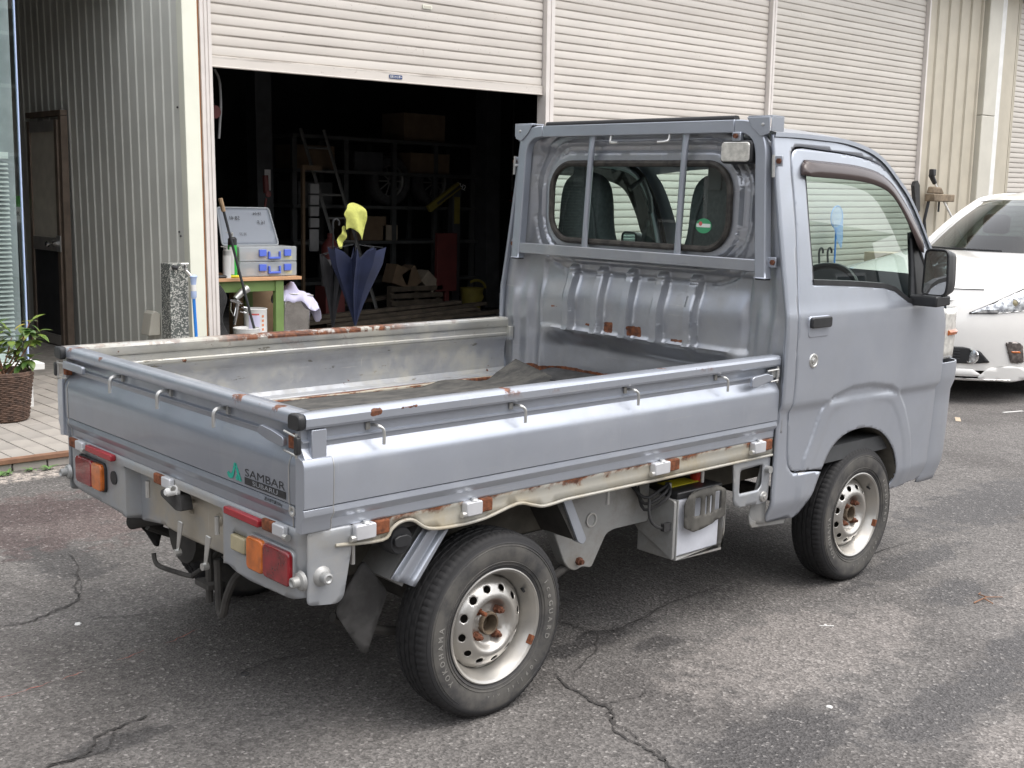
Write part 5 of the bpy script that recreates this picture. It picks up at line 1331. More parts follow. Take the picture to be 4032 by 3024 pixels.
# round sticker in the window
m = MB(); m.prism(ell(-.338, 1.368, .036, .027, 28), 1.9530, 1.9538, lambda u, v, h: (h, u, v)); stk = P(m, 'sticker', 'sticker_green', RW, smooth=0)
m = MB(); m.prism(rrect(-.370, 1.363, -.306, 1.376, .003, 2), 1.9520, 1.9528, lambda u, v, h: (h, u, v)); P(m, 'sticker_band', 'sticker_white', stk, smooth=0)
m = MB(); m.prism(ell(-.325, 1.376, .008, .008, 10), 1.9512, 1.9518, lambda u, v, h: (h, u, v)); P(m, 'sticker_dot', 'print_red', stk, smooth=0)
for sgn in (-1, 1):
    m = MB(); m.tube([(1.942, sgn*(ys(z)-.010), z) for z in np.linspace(.70, 1.60, 30)], .0035, 6); P(m, 'body_seam', 'silver', CB)
    m = MB(); m.box((1.925, sgn*.684, .84), (1.948, sgn*.655, .90)); kp = P(m, 'gate_keeper', 'silver_inner', CB, bevel=.003)
for y, z in ((.33, 1.655), (.12, 1.66), (-.22, 1.66)):
    m = MB(); m.lathe([(0, .006), (-.004, .004), (-.004, 0)], (1.985, y, z-.03), 'x', 8); P(m, 'plug', 'zinc', CB)

# guard frame behind the cab
GX0, GX1 = 1.912, 1.950
def guard_side(sgn):
    o = smooth_poly([(.648, 1.198), (.640, 1.30), (.630, 1.45), (.622, 1.58)], closed=False, k=3)[:-1]+smooth_poly([(.622, 1.58), (.616, 1.650), (.592, 1.705), (.545, 1.736), (.48, 1.742)], closed=False, k=4)
    i = smooth_poly([(.603, 1.198), (.595, 1.30), (.585, 1.45), (.577, 1.58)], closed=False, k=3)[:-1]+smooth_poly([(.577, 1.58), (.572, 1.635), (.556, 1.672), (.525, 1.692), (.48, 1.697)], closed=False, k=4)
    n = len(o); m = MB(); vs_ = []
    for a, b in zip(o, i): vs_ += [(GX0, sgn*a[0], a[1]), (GX1, sgn*a[0], a[1]), (GX1, sgn*b[0], b[1]), (GX0, sgn*b[0], b[1])]
    fs_ = [(k*4+q, k*4+(q+1) % 4, (k+1)*4+(q+1) % 4, (k+1)*4+q) for k in range(n-1) for q in range(4)]+[(0, 1, 2, 3), tuple((n-1)*4+q for q in range(4))]
    return m.add(vs_, fs_)
m = MB(); m.box((GX0, -.4795, 1.697), (GX1, .4795, 1.742)); GF = P(m, 'guard_frame', 'silver', TR, bevel=.003)
for sgn in (-1, 1):
    g_ = P(guard_side(sgn), 'guard_post', 'silver', GF, bevel=.004)
    m = MB(); m.box((GX0+.002, sgn*.606, 1.192), (GX1-.002, sgn*.645, 1.1975)); P(m, 'post_cap', 'black_rubber', g_)
    pl_ = [(.535, 1.748), (.632, 1.748), (.632, 1.692), (.604, 1.683), (.596, 1.683), (.560, 1.712)]
    m = MB(); m.prism(pl_, GX0-.006, GX0-.001, lambda u, v, h: (h, sgn*u, v)); cpz = P(m, 'corner_plate', 'silver', GF, bevel=.002)
    m = MB(); m.box((GX0-.004, sgn*.54, 1.7485), (GX1+.03, sgn*.640, 1.7525)); m.box((GX0-.003, sgn*.636, 1.70), (GX1+.03, sgn*.640, 1.748)); P(m, 'plate_flange', 'silver', cpz, bevel=.001)
    m = MB(); m.lathe([(0, .006), (-.004, .005), (-.005, 0)], (GX0-.006, sgn*.605, 1.722), 'x', 10); P(m, 'rivet', 'zinc', cpz)
    for z in (1.255, 1.60):
        m = MB(); m.box((1.935, sgn*.640, z-.018), (1.943, sgn*.672, z+.018)); bk_ = P(m, 'frame_bracket', 'silver', GF, bevel=.002)
        m = MB(); m.lathe([(-.006, 0), (-.006, .010), (0, .010)], (1.935, sgn*.660, z), 'x', 6); P(m, 'bracket_bolt', 'rusty_nut', bk_)
    m = MB(); m.tube([(1.92, sgn*.650, 1.545), (1.92, sgn*.646, 1.62)], .0055, 8); m.cyl((1.92, sgn*.648, 1.582), (1.945, sgn*.633, 1.582), .006, n=8); P(m, 'tie_rod', 'zinc', GF)
m = MB(); m.sweep(rrect(GX0+.001, 1.727, GX1-.001, 1.757, .012, 4), -.475, .462, lambda a, b, h: (a, h, b)); P(m, 'foam_pad', 'foam_black', GF, smooth=60)
m = MB(); m.box((GX0+.004, -.6025, 1.219), (GX1-.004, .6025, 1.262)); P(m, 'cross_rail', 'silver_back', GF, bevel=.003)
for yt, yb in ((.216, .238), (-.252, -.238)):
    m = MB(); Q = [(GX0+.02, yt+(yb-yt)*k/12, 1.699+(1.262-1.699)*k/12) for k in range(13)]
    n_ = 10; vs_ = []
    for k, q in enumerate(Q):
        flat_ = max(sstep(k, 9.5, 12), 1-sstep(k, 0, 2.5)); ry, rx = .0125+.0045*flat_, .0125-.008*flat_
        vs_ += [(q[0]+rx*math.sin(2*pi*i/n_), q[1]+ry*math.cos(2*pi*i/n_), q[2]) for i in range(n_)]
    m.add(vs_, [(k*n_+i, k*n_+(i+1) % n_, (k+1)*n_+(i+1) % n_, (k+1)*n_+i) for k in range(12) for i in range(n_)]); P(m, 'guard_bar', 'silver', GF, smooth=60)
for y, s_ in ((.105, -1), (-.185, 1)):
    m = MB(); m.tube(smooth_poly([(GX0+.01, y, 1.70), (GX0+.005, y, 1.678), (GX0-.002, y+s_*.008, 1.670), (GX0-.004, y+s_*.045, 1.668)], closed=False, k=4), .0055, 8); P(m, 'rope_hook', 'zinc', GF)
# work lamp
m = MB(); m.prism(rrect(-.566, 1.590, -.432, 1.671, .016, 4), 1.905, 1.950, lambda u, v, h: (h, u, v)); WL = P(m, 'work_lamp', 'black_plastic', TR, bevel=.006)
m = MB(); m.prism(rrect(-.559, 1.597, -.439, 1.664, .012, 4), 1.8985, 1.906, lambda u, v, h: (h, u, v)); ln = P(m, 'lamp_lens', 'lens_clear', WL, bevel=.003)
for k in range(11):
    z = 1.602+k*.0057; m = MB(); m.box((1.8965, -.552, z), (1.8988, -.446, z+.0024)); P(m, 'lens_flute', 'lens_clear', ln)
m = MB(); m.box((1.905, -.515, 1.668), (1.925, -.478, 1.699)); lb = P(m, 'lamp_bracket', 'silver', WL, bevel=.003)
m = MB(); m.lathe([(-.010, 0), (-.010, .009), (0, .009)], (1.905, -.497, 1.685), 'x', 6); P(m, 'lamp_bolt', 'rusty_nut', lb)

# cabin
def seat(yc):
    o = [(-.20, .62), (-.215, .80), (-.210, 1.10), (-.185, 1.24), (-.165, 1.36), (-.155, 1.45), (-.13, 1.515), (-.075, 1.552), (0, 1.562), (.075, 1.552), (.13, 1.515), (.155, 1.45), (.165, 1.36), (.185, 1.24), (.210, 1.10), (.215, .80), (.20, .62)]
    m = MB(); m.prism(smooth_poly(o, k=3), 2.06, 2.15, lambda u, v, h: (h-(v-.62)*.015, yc+u*(1-.2*sstep(v, 1.15, 1.35)), v)); s_ = P(m, 'seat', 'seat_cloth', TR, bevel=.03, seg=3)
    m = MB(); m.box((2.16, yc-.21, .56), (2.62, yc+.21, .70)); P(m, 'seat_cushion', 'seat_cloth', s_, bevel=.04)
    for dx in (-.09, .09):
        m = MB(); m.tube(smooth_poly([(2.052, yc+dx*1.3, .9), (2.048, yc+dx*1.2, 1.15), (2.044, yc+dx*1.0, 1.36), (2.046, yc+dx*.6, 1.48)], closed=False, k=4), .006, 6); P(m, 'seat_seam', 'cabin_dark', s_)
    m = MB(); m.box((2.038, yc-.03, 1.50), (2.046, yc+.03, 1.64)); P(m, 'belt_webbing', 'cabin_dark', s_)
seat(.385); seat(-.31)
m = MB(); m.box((2.02, -.70, .50), (3.05, .70, .56)); P(m, 'cab_floor', 'cabin_dark')
m = MB(); m.prism(round_corners([(2.78, .70), (2.80, 1.02), (2.88, 1.085), (3.06, 1.09), (3.06, .70)], .03, 3), -.70, .70, lambda u, v, h: (u, h, v)); P(m, 'dashboard', 'cabin_dark', bevel=.01)
m = MB(); Mx = Matrix.Translation((2.70, -.36, 1.06)) @ Matrix.Rotation(R(-58), 4, 'Y')
m.tube([tuple(Mx @ Vector((.175*math.cos(2*pi*i/32), .175*math.sin(2*pi*i/32), 0))) for i in range(32)], .013, 8, closed=True)
for a in (0, pi, -pi/2): m.tube([tuple(Mx @ Vector((0, 0, -.01))), tuple(Mx @ Vector((.17*math.sin(a), .17*math.cos(a) if a != -pi/2 else 0, 0)) if a != -pi/2 else Mx @ Vector((-.17, 0, 0)))], .014, 6)
m.cyl(tuple(Mx @ Vector((0, 0, 0))), (2.85, -.36, .92), .025, n=10); P(m, 'steering_wheel', 'black_plastic')
m = MB(); m.box((2.62, -.12, 1.53), (2.64, .12, 1.60)); P(m, 'interior_mirror', 'black_plastic', bevel=.01)
for y in (-.36, .36):
    m = MB(); m.box((2.50, y-.19, 1.605), (2.64, y+.19, 1.625)); P(m, 'sun_visor', 'cabin_grey', bevel=.006)
m = MB()
m.tube([(2.60, .60, 1.50), (2.66, .575, 1.55), (2.74, .595, 1.46), (2.77, .61, 1.40)], .012, 8); P(m, 'grab_handle', 'cabin_grey')
# ================================================================ things in and around the workshop
FZ = 0.045
def one(mb, name, mat, label, cat, group=None, **k):
    o = mb.build(name, mat, **k); return tag(o, label, cat, group)
# workbench
wb = thing('workbench', 'green steel workbench with an orange wooden top', 'workbench', (3.4, 5.6, FZ))
m = MB(); m.box((2.97, 5.32, .745), (3.88, 5.92, .772)); m.build('bench_top', 'wood_top', wb, bevel=.003)
m = MB(); m.box((2.99, 5.36, .655), (3.72, 5.385, .7445)); m.build('apron', 'green_paint', wb, bevel=.002)
for x in (3.02, 3.645):
    for y in (5.345, 5.84): m = MB(); m.box((x, y, FZ), (x+.075, y+.05, .744)); m.build('leg', 'green_paint', wb, bevel=.003)
m = MB(); m.box((3.55, 5.87, .05), (3.95, 5.95, .70)); one(m, 'carton', 'cardboard', 'brown cardboard carton behind the green bench leg', 'carton')
# organiser case
cs_ = thing('organiser_case', 'clear plastic parts case with blue catches and open lid', 'case', (3.58, 5.5, .773))
m = MB(); m.box((3.325, 5.37, .775), (3.862, 5.63, .893)); m.build('lower_tray', 'milky_plastic', cs_, bevel=.006)
m = MB(); m.box((3.325, 5.37, .897), (3.862, 5.63, 1.018)); m.build('upper_tray', 'milky_plastic', cs_, bevel=.006)
m = MB(); m.sheet(round_corners([(3.315, 1.02), (3.315, 1.325), (3.80, 1.325), (3.845, 1.02)], .025, 4), [], .06, lambda x, z: (x, 5.63+(z-1.02)*.28, z)); ld = m.build('lid', 'lid_plastic', cs_, solid=.006)
m = MB(); q = round_corners([(3.315, 1.02), (3.315, 1.325), (3.80, 1.325), (3.845, 1.02)], .025, 4); m.tube([(x, 5.624+(z-1.02)*.28, z) for x, z in q], .007, 6, closed=True); m.build('lid_rim', 'milky_plastic', ld)
def scr(w, x, z, s): mapped(text_mb(w, s, 1), lambda a, b, c: (x-a, 5.622+(z+b-1.02)*.28-.002, z+b)).build('handwriting', 'ink', ld, smooth=0)
scr('58 41', 3.46, 1.225, .045); scr('58 04', 3.68, 1.265, .035); scr('16 F', 3.71, 1.19, .045); scr('33 27', 3.52, 1.10, .03)
for z0 in (.79, .91):
    for x in (3.50, 3.735):
        m = MB(); m.box((x, 5.352, z0+.03), (x+.065, 5.369, z0+.085)); m.build('catch', 'blue_plastic', cs_, bevel=.003)
    m = MB(); m.box((3.585, 5.350, z0+.008), (3.70, 5.368, z0+.025)); m.box((3.585, 5.350, z0+.026), (3.60, 5.368, z0+.07)); m.box((3.685, 5.350, z0+.026), (3.70, 5.368, z0+.07)); m.build('case_handle', 'blue_plastic', cs_, bevel=.003)
    for x, c in ((3.40, 'cardboard'), (3.52, 'wood_top'), (3.63, 'zinc'), (3.76, 'yellow')):
        m = MB(); m.box((x, 5.39, z0), (x+.07, 5.6, z0+.05)); m.build('contents', c, cs_)
# spray cans
def can(x, y, z, r, h, body, label, cap='black_plastic'):
    t = thing('spray_can', label, 'spray can', (x, y, z))
    m = MB(); m.lathe([(z, 0), (z, r), (z+h*.72, r)], (x, y, 0), 'z', 18); m.build('can_body', body, t)
    m = MB(); m.lathe([(z+h*.7205, r), (z+h*.86, r*.98), (z+h*.90, r*.6), (z+h*.905, 0)], (x, y, 0), 'z', 18); m.build('can_shoulder', cap, t)
    m = MB(); m.cyl((x, y, z+h*.90), (x, y, z+h), r*.22, n=8); m.cyl((x, y, z+h*.97), (x-.05, y, z+h*1.0), .004, n=6); m.build('nozzle', 'zinc', t)
    return t
simple('can_green', (0.04, 0.42, 0.06), 0.35)
c1_ = can(3.268, 5.38, .773, .036, .36, 'can_green', 'tall green and black spray can on the bench')
m = MB(); m.lathe([(.80, .0364), (1.02, .0364)], (3.268, 5.38, 0), 'z', 12, a0=R(200), a1=R(262)); m.build('can_label', 'white_plastic', c1_)
can(3.205, 5.36, .773, .033, .25, 'white_plastic', 'short white spray can beside the green can', 'zinc')
m = MB(); m.box((3.02, 5.40, .773), (3.14, 5.52, 1.0)); one(m, 'dark_box', 'dark_steel', 'dark box at the left end of the bench top', 'box', bevel=.004)
m = MB(); m.box((3.05, 5.42, 1.001), (3.13, 5.50, 1.08)); one(m, 'orange_packet', 'print_orange', 'small orange packet on the dark box', 'packet', bevel=.004)
m = MB(); m.tube([(3.06, 5.34, .785), (3.22, 5.345, .785)], .014, 8); o = m.build('cutter', 'black_plastic'); tag(o, 'black and yellow cutter lying on the bench edge', 'cutter'); ABS[o.name] = Vector(o.location)
m = MB(); m.tube([(3.222, 5.345, .785), (3.30, 5.347, .783)], .010, 8); m.build('yellow_grip', 'yellow', o)
# leaning rod
t = thing('leaning_pole', 'thin dark pole leaning across the bench', 'pole', (3.46, 5.24, FZ))
m = MB(); m.tube([(3.465, 5.24, .05), (3.395, 5.26, .34), (3.25, 5.28, .90), (3.14, 5.28, 1.30)], .011, 8); m.build('shaft', 'dark_steel', t)
m = MB(); m.tube([(3.139, 5.28, 1.301), (3.112, 5.28, 1.40)], .018, 8); m.build('grip', 'cardboard', t)
# spray gun hanging under the bench
t = thing('spray_gun', 'silver paint spray gun hanging below the bench', 'spray gun', (3.25, 5.31, .40))
m = MB(); m.tube([(3.20, 5.31, .60), (3.26, 5.31, .585), (3.31, 5.31, .57)], [.012, .018, .012], 10); m.tube([(3.27, 5.31, .585), (3.255, 5.31, .50), (3.235, 5.31, .40)], [.018, .016, .012], 10); m.cyl((3.30, 5.31, .54), (3.35, 5.31, .53), .010, n=8); m.cyl((3.29, 5.31, .51), (3.345, 5.31, .49), .008, n=8); m.tube([(3.21, 5.31, .58), (3.205, 5.31, .52), (3.235, 5.31, .47)], .005, 6); m.build('gun_body', 'chrome', t)
m = MB(); m.tube([(3.25, 5.31, .61), (3.31, 5.31, .66), (3.36, 5.31, .69)], [.022, .030, .034], 12); m.build('cup', 'zinc', t)
m = MB()
for k in range(7): m.tube(smooth_poly([(3.03+.012*k, 5.30, .72), (3.06+.014*k, 5.27, .62), (3.01+.016*k, 5.28, .45), (3.08+.012*k, 5.26, .30), (3.03+.02*k, 5.27, .12)], closed=False, k=4), .009, 6)
one(m, 'cable_coil', 'black_rubber', 'tangle of black cables hanging at the shutter guide', 'cables')
# cans on the floor
def tin(x, y, z, r, h, label, open_=True):
    t = thing('paint_tin', label, 'paint tin', (x, y, z))
    m = MB(); m.lathe([(z, 0), (z, r), (z+h, r), (z+h+.008, r*1.04), (z+h+.012, r*1.0), (z+h+.004, r*.95), (z+h-.02, r*.94), (z+h-.02, 0)], (x, y, 0), 'z', 28); m.build('tin_body', 'white_plastic', t)
    return t
m = MB(); m.box((3.36, 5.32, FZ), (3.66, 5.62, .285)); one(m, 'wooden_block', 'wood_grey', 'wooden block carrying the white paint tin', 'block', bevel=.004)
p1 = tin(3.495, 5.42, .286, .094, .215, 'white paint tin with pink label on a block under bench')
for a0, a1, z0, z1, c in ((205, 262, .33, .46, 'cloth_lilac'), (205, 258, .463, .476, 'print_red')):
    m = MB(); m.lathe([(z0, .0946), (z1, .0946)], (3.495, 5.42, 0), 'z', 10, a0=R(a0), a1=R(a1)); m.build('tin_label', c, p1)
for k in range(4):
    m = MB(); z = .335+k*.036; m.lathe([(z, .0947), (z+.02, .0947)], (3.495, 5.42, 0), 'z', 4, a0=R(272), a1=R(285)); m.build('tin_print', 'print_orange', p1)
tin(3.345, 5.31, FZ, .105, .315, 'wide open white tin below the spray gun')
# steel canister with cloth
cn = thing('steel_canister', 'battered square steel canister tilted beside the bench', 'canister', (3.87, 5.5, FZ))
Mt = Matrix.Translation((3.86, 5.50, FZ)) @ Matrix.Rotation(R(5), 4, 'Y') @ Matrix.Rotation(R(-12), 4, 'Z')
m = MB(); m.box((-.125, -.12, 0), (.125, .12, .56), Mt); b_ = m.build('canister_body', 'steel_sheet', cn, bevel=.02, seg=3)
m = MB(); m.box((-.132, -.128, .562), (.132, .128, .575), Mt); m.build('canister_rim', 'zinc', cn, bevel=.003)
def clo(x, y):
    d = max(abs(x)-.125, abs(y)-.12, 0); z = .585+.03*math.cos(x*14+1)*math.cos(y*12)-2.2*d-.9*d*d/.05*.3+.02*math.sin(x*40)*math.sin(y*33); return tuple(Mt @ Vector((x, y, z+.05*math.exp(-((x+.02)**2+(y+.03)**2)/.004))))
m = MB(); m.sheet(smooth_poly([(-.16, -.15), (-.02, -.145), (.12, -.18), (.21, -.15), (.19, .0), (.15, .13), (-.05, .14), (-.15, .12), (-.17, 0)], k=3), [], .018, clo); o = m.build('rag', 'cloth_lilac', solid=.003, smooth=60); tag(o, 'pale lilac rag draped over the steel canister', 'rag')
# umbrellas
def umbrella(x, y, z0, z1, rmax, mat, label, lean=0.0, seed=1, handle=True):
    t = thing('umbrella', label, 'umbrella', (x, y, FZ)); rr = random.Random(seed)
    m = MB(); m.tube([(x, y, z0-.16), (x, y, z1+.30)], .006, 8); m.build('shaft', 'black_plastic', t)
    n = 64; vs_ = []; hs_ = [0, .04, .15, .3, .5, .7, .88, 1.0]
    for h in hs_:
        for i in range(n):
            a = 2*pi*i/n; f = abs(math.sin(4*a)); pl = .40+.60*(1-f**.55)*(1+.10*math.sin(3*a+seed)+.06*math.sin(11*a+5*h))
            r = (.012+rmax*h**1.15)*(pl if h > .02 else 1); top = 0
            if h == 1.0: top = .10*(1-f)-.02
            vs_.append((x+lean*h+r*math.cos(a+h*.35), y+r*.75*math.sin(a+h*.35), z0+(z1-z0)*h+top))
    m = MB(); m.add(vs_, [(k*n+i, k*n+(i+1) % n, (k+1)*n+(i+1) % n, (k+1)*n+i) for k in range(len(hs_)-1) for i in range(n)]); m.build('canopy', mat, t, smooth=50)
    for k in range(8):
        a = 2*pi*k/8+.35; m = MB(); m.tube([(x+lean+rmax*.98*math.cos(a), y+.75*rmax*.98*math.sin(a), z1+.075), (x+lean*.5+.03*math.cos(a), y+.03*math.sin(a), z1+.10)], .0022, 5); m.build('rib', 'dark_steel', t)
    m = MB(); m.tube(smooth_poly([(x, y, z1+.30), (x, y, z1+.36), (x+.03, y, z1+.385), (x+.06, y, z1+.36), (x+.06, y, z1+.33)], closed=False, k=4), .010, 8); m.build('handle', 'black_plastic', t)
    return t
umbrella(4.43, 5.33, .33, .93, .262, 'umbrella_blue', 'half folded dark blue umbrella standing point down', seed=3)
umbrella(4.30, 5.48, .30, .86, .12, 'umbrella_black', 'folded black umbrella behind the blue one', seed=5)
st_ = thing('umbrella_stand', 'dark metal stand holding the umbrellas', 'umbrella stand', (4.4, 5.4, FZ))
for x in (4.18, 4.62): m = MB(); m.tube([(x, 5.42, FZ), (x, 5.42, .28)], .012, 8); m.build('upright', 'dark_steel', st_)
m = MB(); m.box((4.17, 5.28, FZ), (4.63, 5.58, .07)); m.build('tray', 'dark_steel', st_, bevel=.003)
m = MB(); m.tube([(4.18, 5.27, .28), (4.62, 5.27, .28), (4.62, 5.58, .28), (4.18, 5.58, .28)], .008, 6, closed=True); m.build('ring', 'dark_steel', st_)
# yellow cloth over the handle
def ycl(u, v):
    fold = .022*math.sin(u*38+v*9)*sstep(-v, .0, .2)
    return (4.37+u*(1-.15*sstep(-v, .2, .33)), 5.27+.05*abs(u)-.035*sstep(-v, -.02, .06)+fold, 1.375+v)
m = MB(); m.sheet(smooth_poly([(-.085, -.03), (-.06, .0), (-.01, .012), (.05, -.005), (.10, -.04), (.115, -.10), (.105, -.19), (.085, -.30), (.05, -.275), (.01, -.24), (-.05, -.20), (-.085, -.215), (-.09, -.13), (-.115, -.085)], k=3), [], .011, ycl)
t = MB(); t.sheet(smooth_poly([(-.055, -.20), (-.085, -.19), (-.12, -.26), (-.15, -.33), (-.135, -.375), (-.10, -.36), (-.065, -.29)], k=3), [], .011, lambda u, v: (4.37+u, 5.30+.016*math.sin(v*45+u*30), 1.375+v)); m.join(t)
simple('cloth_yellow', (0.52, 0.54, 0.14), 0.9, var=0.12, scale=30)
o = m.build('yellow_cloth', 'cloth_yellow', solid=.003, smooth=60); tag(o, 'bright yellow cleaning cloth hung over an umbrella handle', 'cloth')
# deep in the workshop (finishes darkened in colour to carry the shade there)
simple('shaded_card', (0.11, 0.075, 0.045), 0.9); simple('shaded_yellow', (0.15, 0.125, 0.02), 0.7); simple('shaded_red', (0.075, 0.012, 0.011), 0.7); simple('shaded_pale', (0.20, 0.17, 0.13), 0.9); simple('shaded_wood', (0.07, 0.056, 0.04), 0.9, var=0.3); simple('shaded_alu', (0.14, 0.14, 0.135), 0.6, metal=0.3); simple('shaded_grey', (0.20, 0.20, 0.20), 0.8)
rk = thing('storage_rack', 'dark steel storage rack at the back of the workshop', 'rack', (6.8, 8.3, FZ))
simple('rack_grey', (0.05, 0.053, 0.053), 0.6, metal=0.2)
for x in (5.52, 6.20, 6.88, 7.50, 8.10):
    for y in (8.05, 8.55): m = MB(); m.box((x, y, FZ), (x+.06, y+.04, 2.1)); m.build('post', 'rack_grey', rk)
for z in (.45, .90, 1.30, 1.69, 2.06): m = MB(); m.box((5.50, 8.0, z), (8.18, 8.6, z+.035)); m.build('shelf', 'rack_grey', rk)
for k, (x, z, w, h, c, lb) in enumerate(((5.58, 1.725, .5, .26, 'shaded_card', 'cardboard box on the upper rack shelf near the column'), (6.35, 1.725, .4, .22, 'dark_steel', 'dark crate on the upper rack shelf'), (7.05, 2.1, .62, .32, 'shaded_card', 'wide cardboard box on top of the rack'), (7.15, 1.725, .6, .24, 'shaded_card', 'cardboard box under the top rack shelf'),
        (6.30, .935, .5, .28, 'shaded_card', 'long cardboard box on the low rack shelf'), (5.60, 1.335, .45, .25, 'rack_grey', 'grey box on the middle rack shelf'), (6.75, .935, .22, .18, 'shaded_pale', 'small pale carton on the low rack shelf'))):
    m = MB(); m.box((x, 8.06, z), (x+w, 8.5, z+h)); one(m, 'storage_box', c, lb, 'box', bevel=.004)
def tyre_at(x, y, z, ax, label, tilt=0):
    t = thing('spare_wheel', label, 'wheel', (x, y, z)); pr_ = [(-.08, .19), (-.09, .22), (-.08, .27), (-.05, .29), (.05, .29), (.08, .27), (.09, .22), (.08, .19)]
    m = MB(); m.lathe(pr_, (x, y, z), ax, 36); m.build('tyre', 'black_rubber', t)
    m = MB(); m.lathe([(-.06, .19), (-.05, .17), (.0, .165)], (x, y, z), ax, 36)
    for k in range(10):
        a = 2*pi*k/10; m.tube([(x+.02*math.cos(a), y-.05, z+.02*math.sin(a)), (x+.17*math.cos(a), y-.04, z+.17*math.sin(a))], .009, 6)
    m.build('rim', 'shaded_alu', t)
tyre_at(6.92, 8.2, 1.335+.29, 'y', 'spoked spare wheel standing on the rack shelf'); tyre_at(7.62, 8.25, 1.335+.29, 'y', 'spare wheel on the rack shelf next to the crane')
# ladder
ldd = thing('ladder', 'aluminium ladder leaning against the storage rack', 'ladder', (5.9, 7.8, FZ))
for dx in (0, .30): m = MB(); m.bar((5.98+dx, 7.45, FZ), (5.56+dx, 7.95, 2.15), .06, .025); m.build('stile', 'shaded_alu', ldd, bevel=.003)
for k in range(8):
    f = (k+.6)/8.4; a = Vector((5.98, 7.45, FZ)).lerp(Vector((5.56, 7.95, 2.15)), f); m = MB(); m.tube([a, a+Vector((.30, 0, 0))], .014, 8); m.build('rung', 'shaded_alu', ldd)
# yellow control stand with labels
cs2 = thing('control_stand', 'narrow yellow framed switch stand beside the ladder', 'switch stand', (5.40, 7.6, FZ))
m = MB(); m.box((5.36, 7.6, FZ), (5.39, 7.64, 1.75)); m.box((5.391, 7.6, 1.70), (5.60, 7.64, 1.75)); m.build('frame', 'shaded_card', cs2)
for k in range(4): m = MB(); m.box((5.45, 7.59, 1.10+k*.12), (5.56, 7.63, 1.20+k*.12)); m.build('switch_box', 'shaded_grey', cs2, bevel=.003)
m = MB(); m.box((5.45, 7.60, .85), (5.56, 7.62, 1.08)); m.build('notice', 'shaded_grey', cs2)
m = MB(); m.box((5.20, 8.085, 1.48), (5.27, 8.098, 1.70)); one(m, 'white_notice', 'grey_label', 'small white notice on the dark steel column', 'notice')
fe = thing('fire_extinguisher', 'red fire extinguisher with white band below the ladder', 'extinguisher', (5.50, 7.3, FZ))
m = MB(); m.lathe([(.5, 0), (.5, .09), (.78, .09)], (5.50, 7.3, 0), 'z', 20); m.build('lower_body', 'shaded_grey', fe)
m = MB(); m.lathe([(.781, .09), (.92, .09), (.98, .05), (1.0, .03), (1.05, .03), (1.05, 0)], (5.50, 7.3, 0), 'z', 20); m.build('upper_body', 'shaded_red', fe)
m = MB(); m.box((5.38, 7.2, FZ), (5.62, 7.4, .499)); m.build('stand', 'shaded_red', fe)
cr = thing('engine_crane', 'engine crane with yellow arm marked PH2 in the workshop', 'crane', (7.7, 7.9, FZ))
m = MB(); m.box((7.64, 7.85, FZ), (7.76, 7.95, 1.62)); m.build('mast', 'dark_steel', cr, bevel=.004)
m = MB(); m.bar((7.22, 7.80, 1.31), (7.68, 7.80, 1.60), .05, .085); m.build('arm', 'shaded_yellow', cr, bevel=.004)
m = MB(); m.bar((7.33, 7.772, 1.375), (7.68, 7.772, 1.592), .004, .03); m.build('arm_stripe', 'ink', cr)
m = MB(); m.box((7.655, 7.838, 1.14), (7.735, 7.848, 1.46)); m.build('caution_plate', 'shaded_yellow', cr)
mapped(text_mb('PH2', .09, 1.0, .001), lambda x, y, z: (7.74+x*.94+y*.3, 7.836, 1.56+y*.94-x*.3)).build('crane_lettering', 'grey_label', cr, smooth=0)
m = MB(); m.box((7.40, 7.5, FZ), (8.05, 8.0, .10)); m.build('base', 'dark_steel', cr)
m = MB(); m.box((7.16, 7.55, .36), (7.46, 7.60, 1.04), Matrix.Rotation(0, 4, 'Z')); m.box((7.30, 7.56, FZ), (7.36, 7.60, .359)); one(m, 'red_panel', 'shaded_red', 'dark red sheet panel standing in the workshop', 'panel', bevel=.005)
bk1 = thing('bucket', 'yellow plastic bucket with round handle lug on workshop floor', 'bucket', (7.85, 7.7, FZ))
m = MB(); m.lathe([(.05, 0), (.05, .10), (.37, .145), (.375, .15), (.37, .138), (.07, .094), (.07, 0)], (7.83, 7.7, 0), 'z', 28); m.build('pail', 'shaded_yellow', bk1)
m = MB(); m.tube([(7.83+.15*math.cos(a), 7.62, .36+.11*math.sin(a)) for a in np.linspace(.1, 2.2, 12)], .016, 8); m.cyl((7.86, 7.57, .27), (7.86, 7.58, .27), .05, n=18); m.build('handle', 'shaded_yellow', bk1)
m = MB(); m.lathe([(-.06, 0), (-.06, .09), (-.02, .12), (0, .12), (0, 0)], (8.50, 7.65, .34), 'y', 24); m.box((8.40, 7.65, FZ), (8.60, 7.80, .22)); one(m, 'yellow_lamp', 'shaded_yellow', 'round yellow work light on the workshop floor', 'work light')
ct = thing('timber_pile', 'pile of grey timber offcuts on the workshop floor', 'timber', (6.6, 7.2, FZ))
for k in range(12):
    y = 6.6+.12*k; m = MB(); z = FZ+.03+.028*(k % 5); m.bar((5.0+random.uniform(-.3, .4), y, z), (7.0+random.uniform(-.2, .5), y+random.uniform(-.25, .25), z+random.uniform(0, .18)), .10, .035); m.build('plank', 'shaded_wood', ct, bevel=.003)
wc = thing('wooden_crate', 'low slatted wooden crate behind the timber pile', 'crate', (6.9, 7.7, FZ))
for z in (.22, .30, .38): m = MB(); m.box((6.5, 7.55, z), (7.25, 7.58, z+.055)); m.build('board', 'shaded_wood', wc, bevel=.003)
for x in (6.5, 6.85, 7.18): m = MB(); m.box((x, 7.581, FZ), (x+.06, 7.64, .44)); m.build('batten', 'shaded_wood', wc)
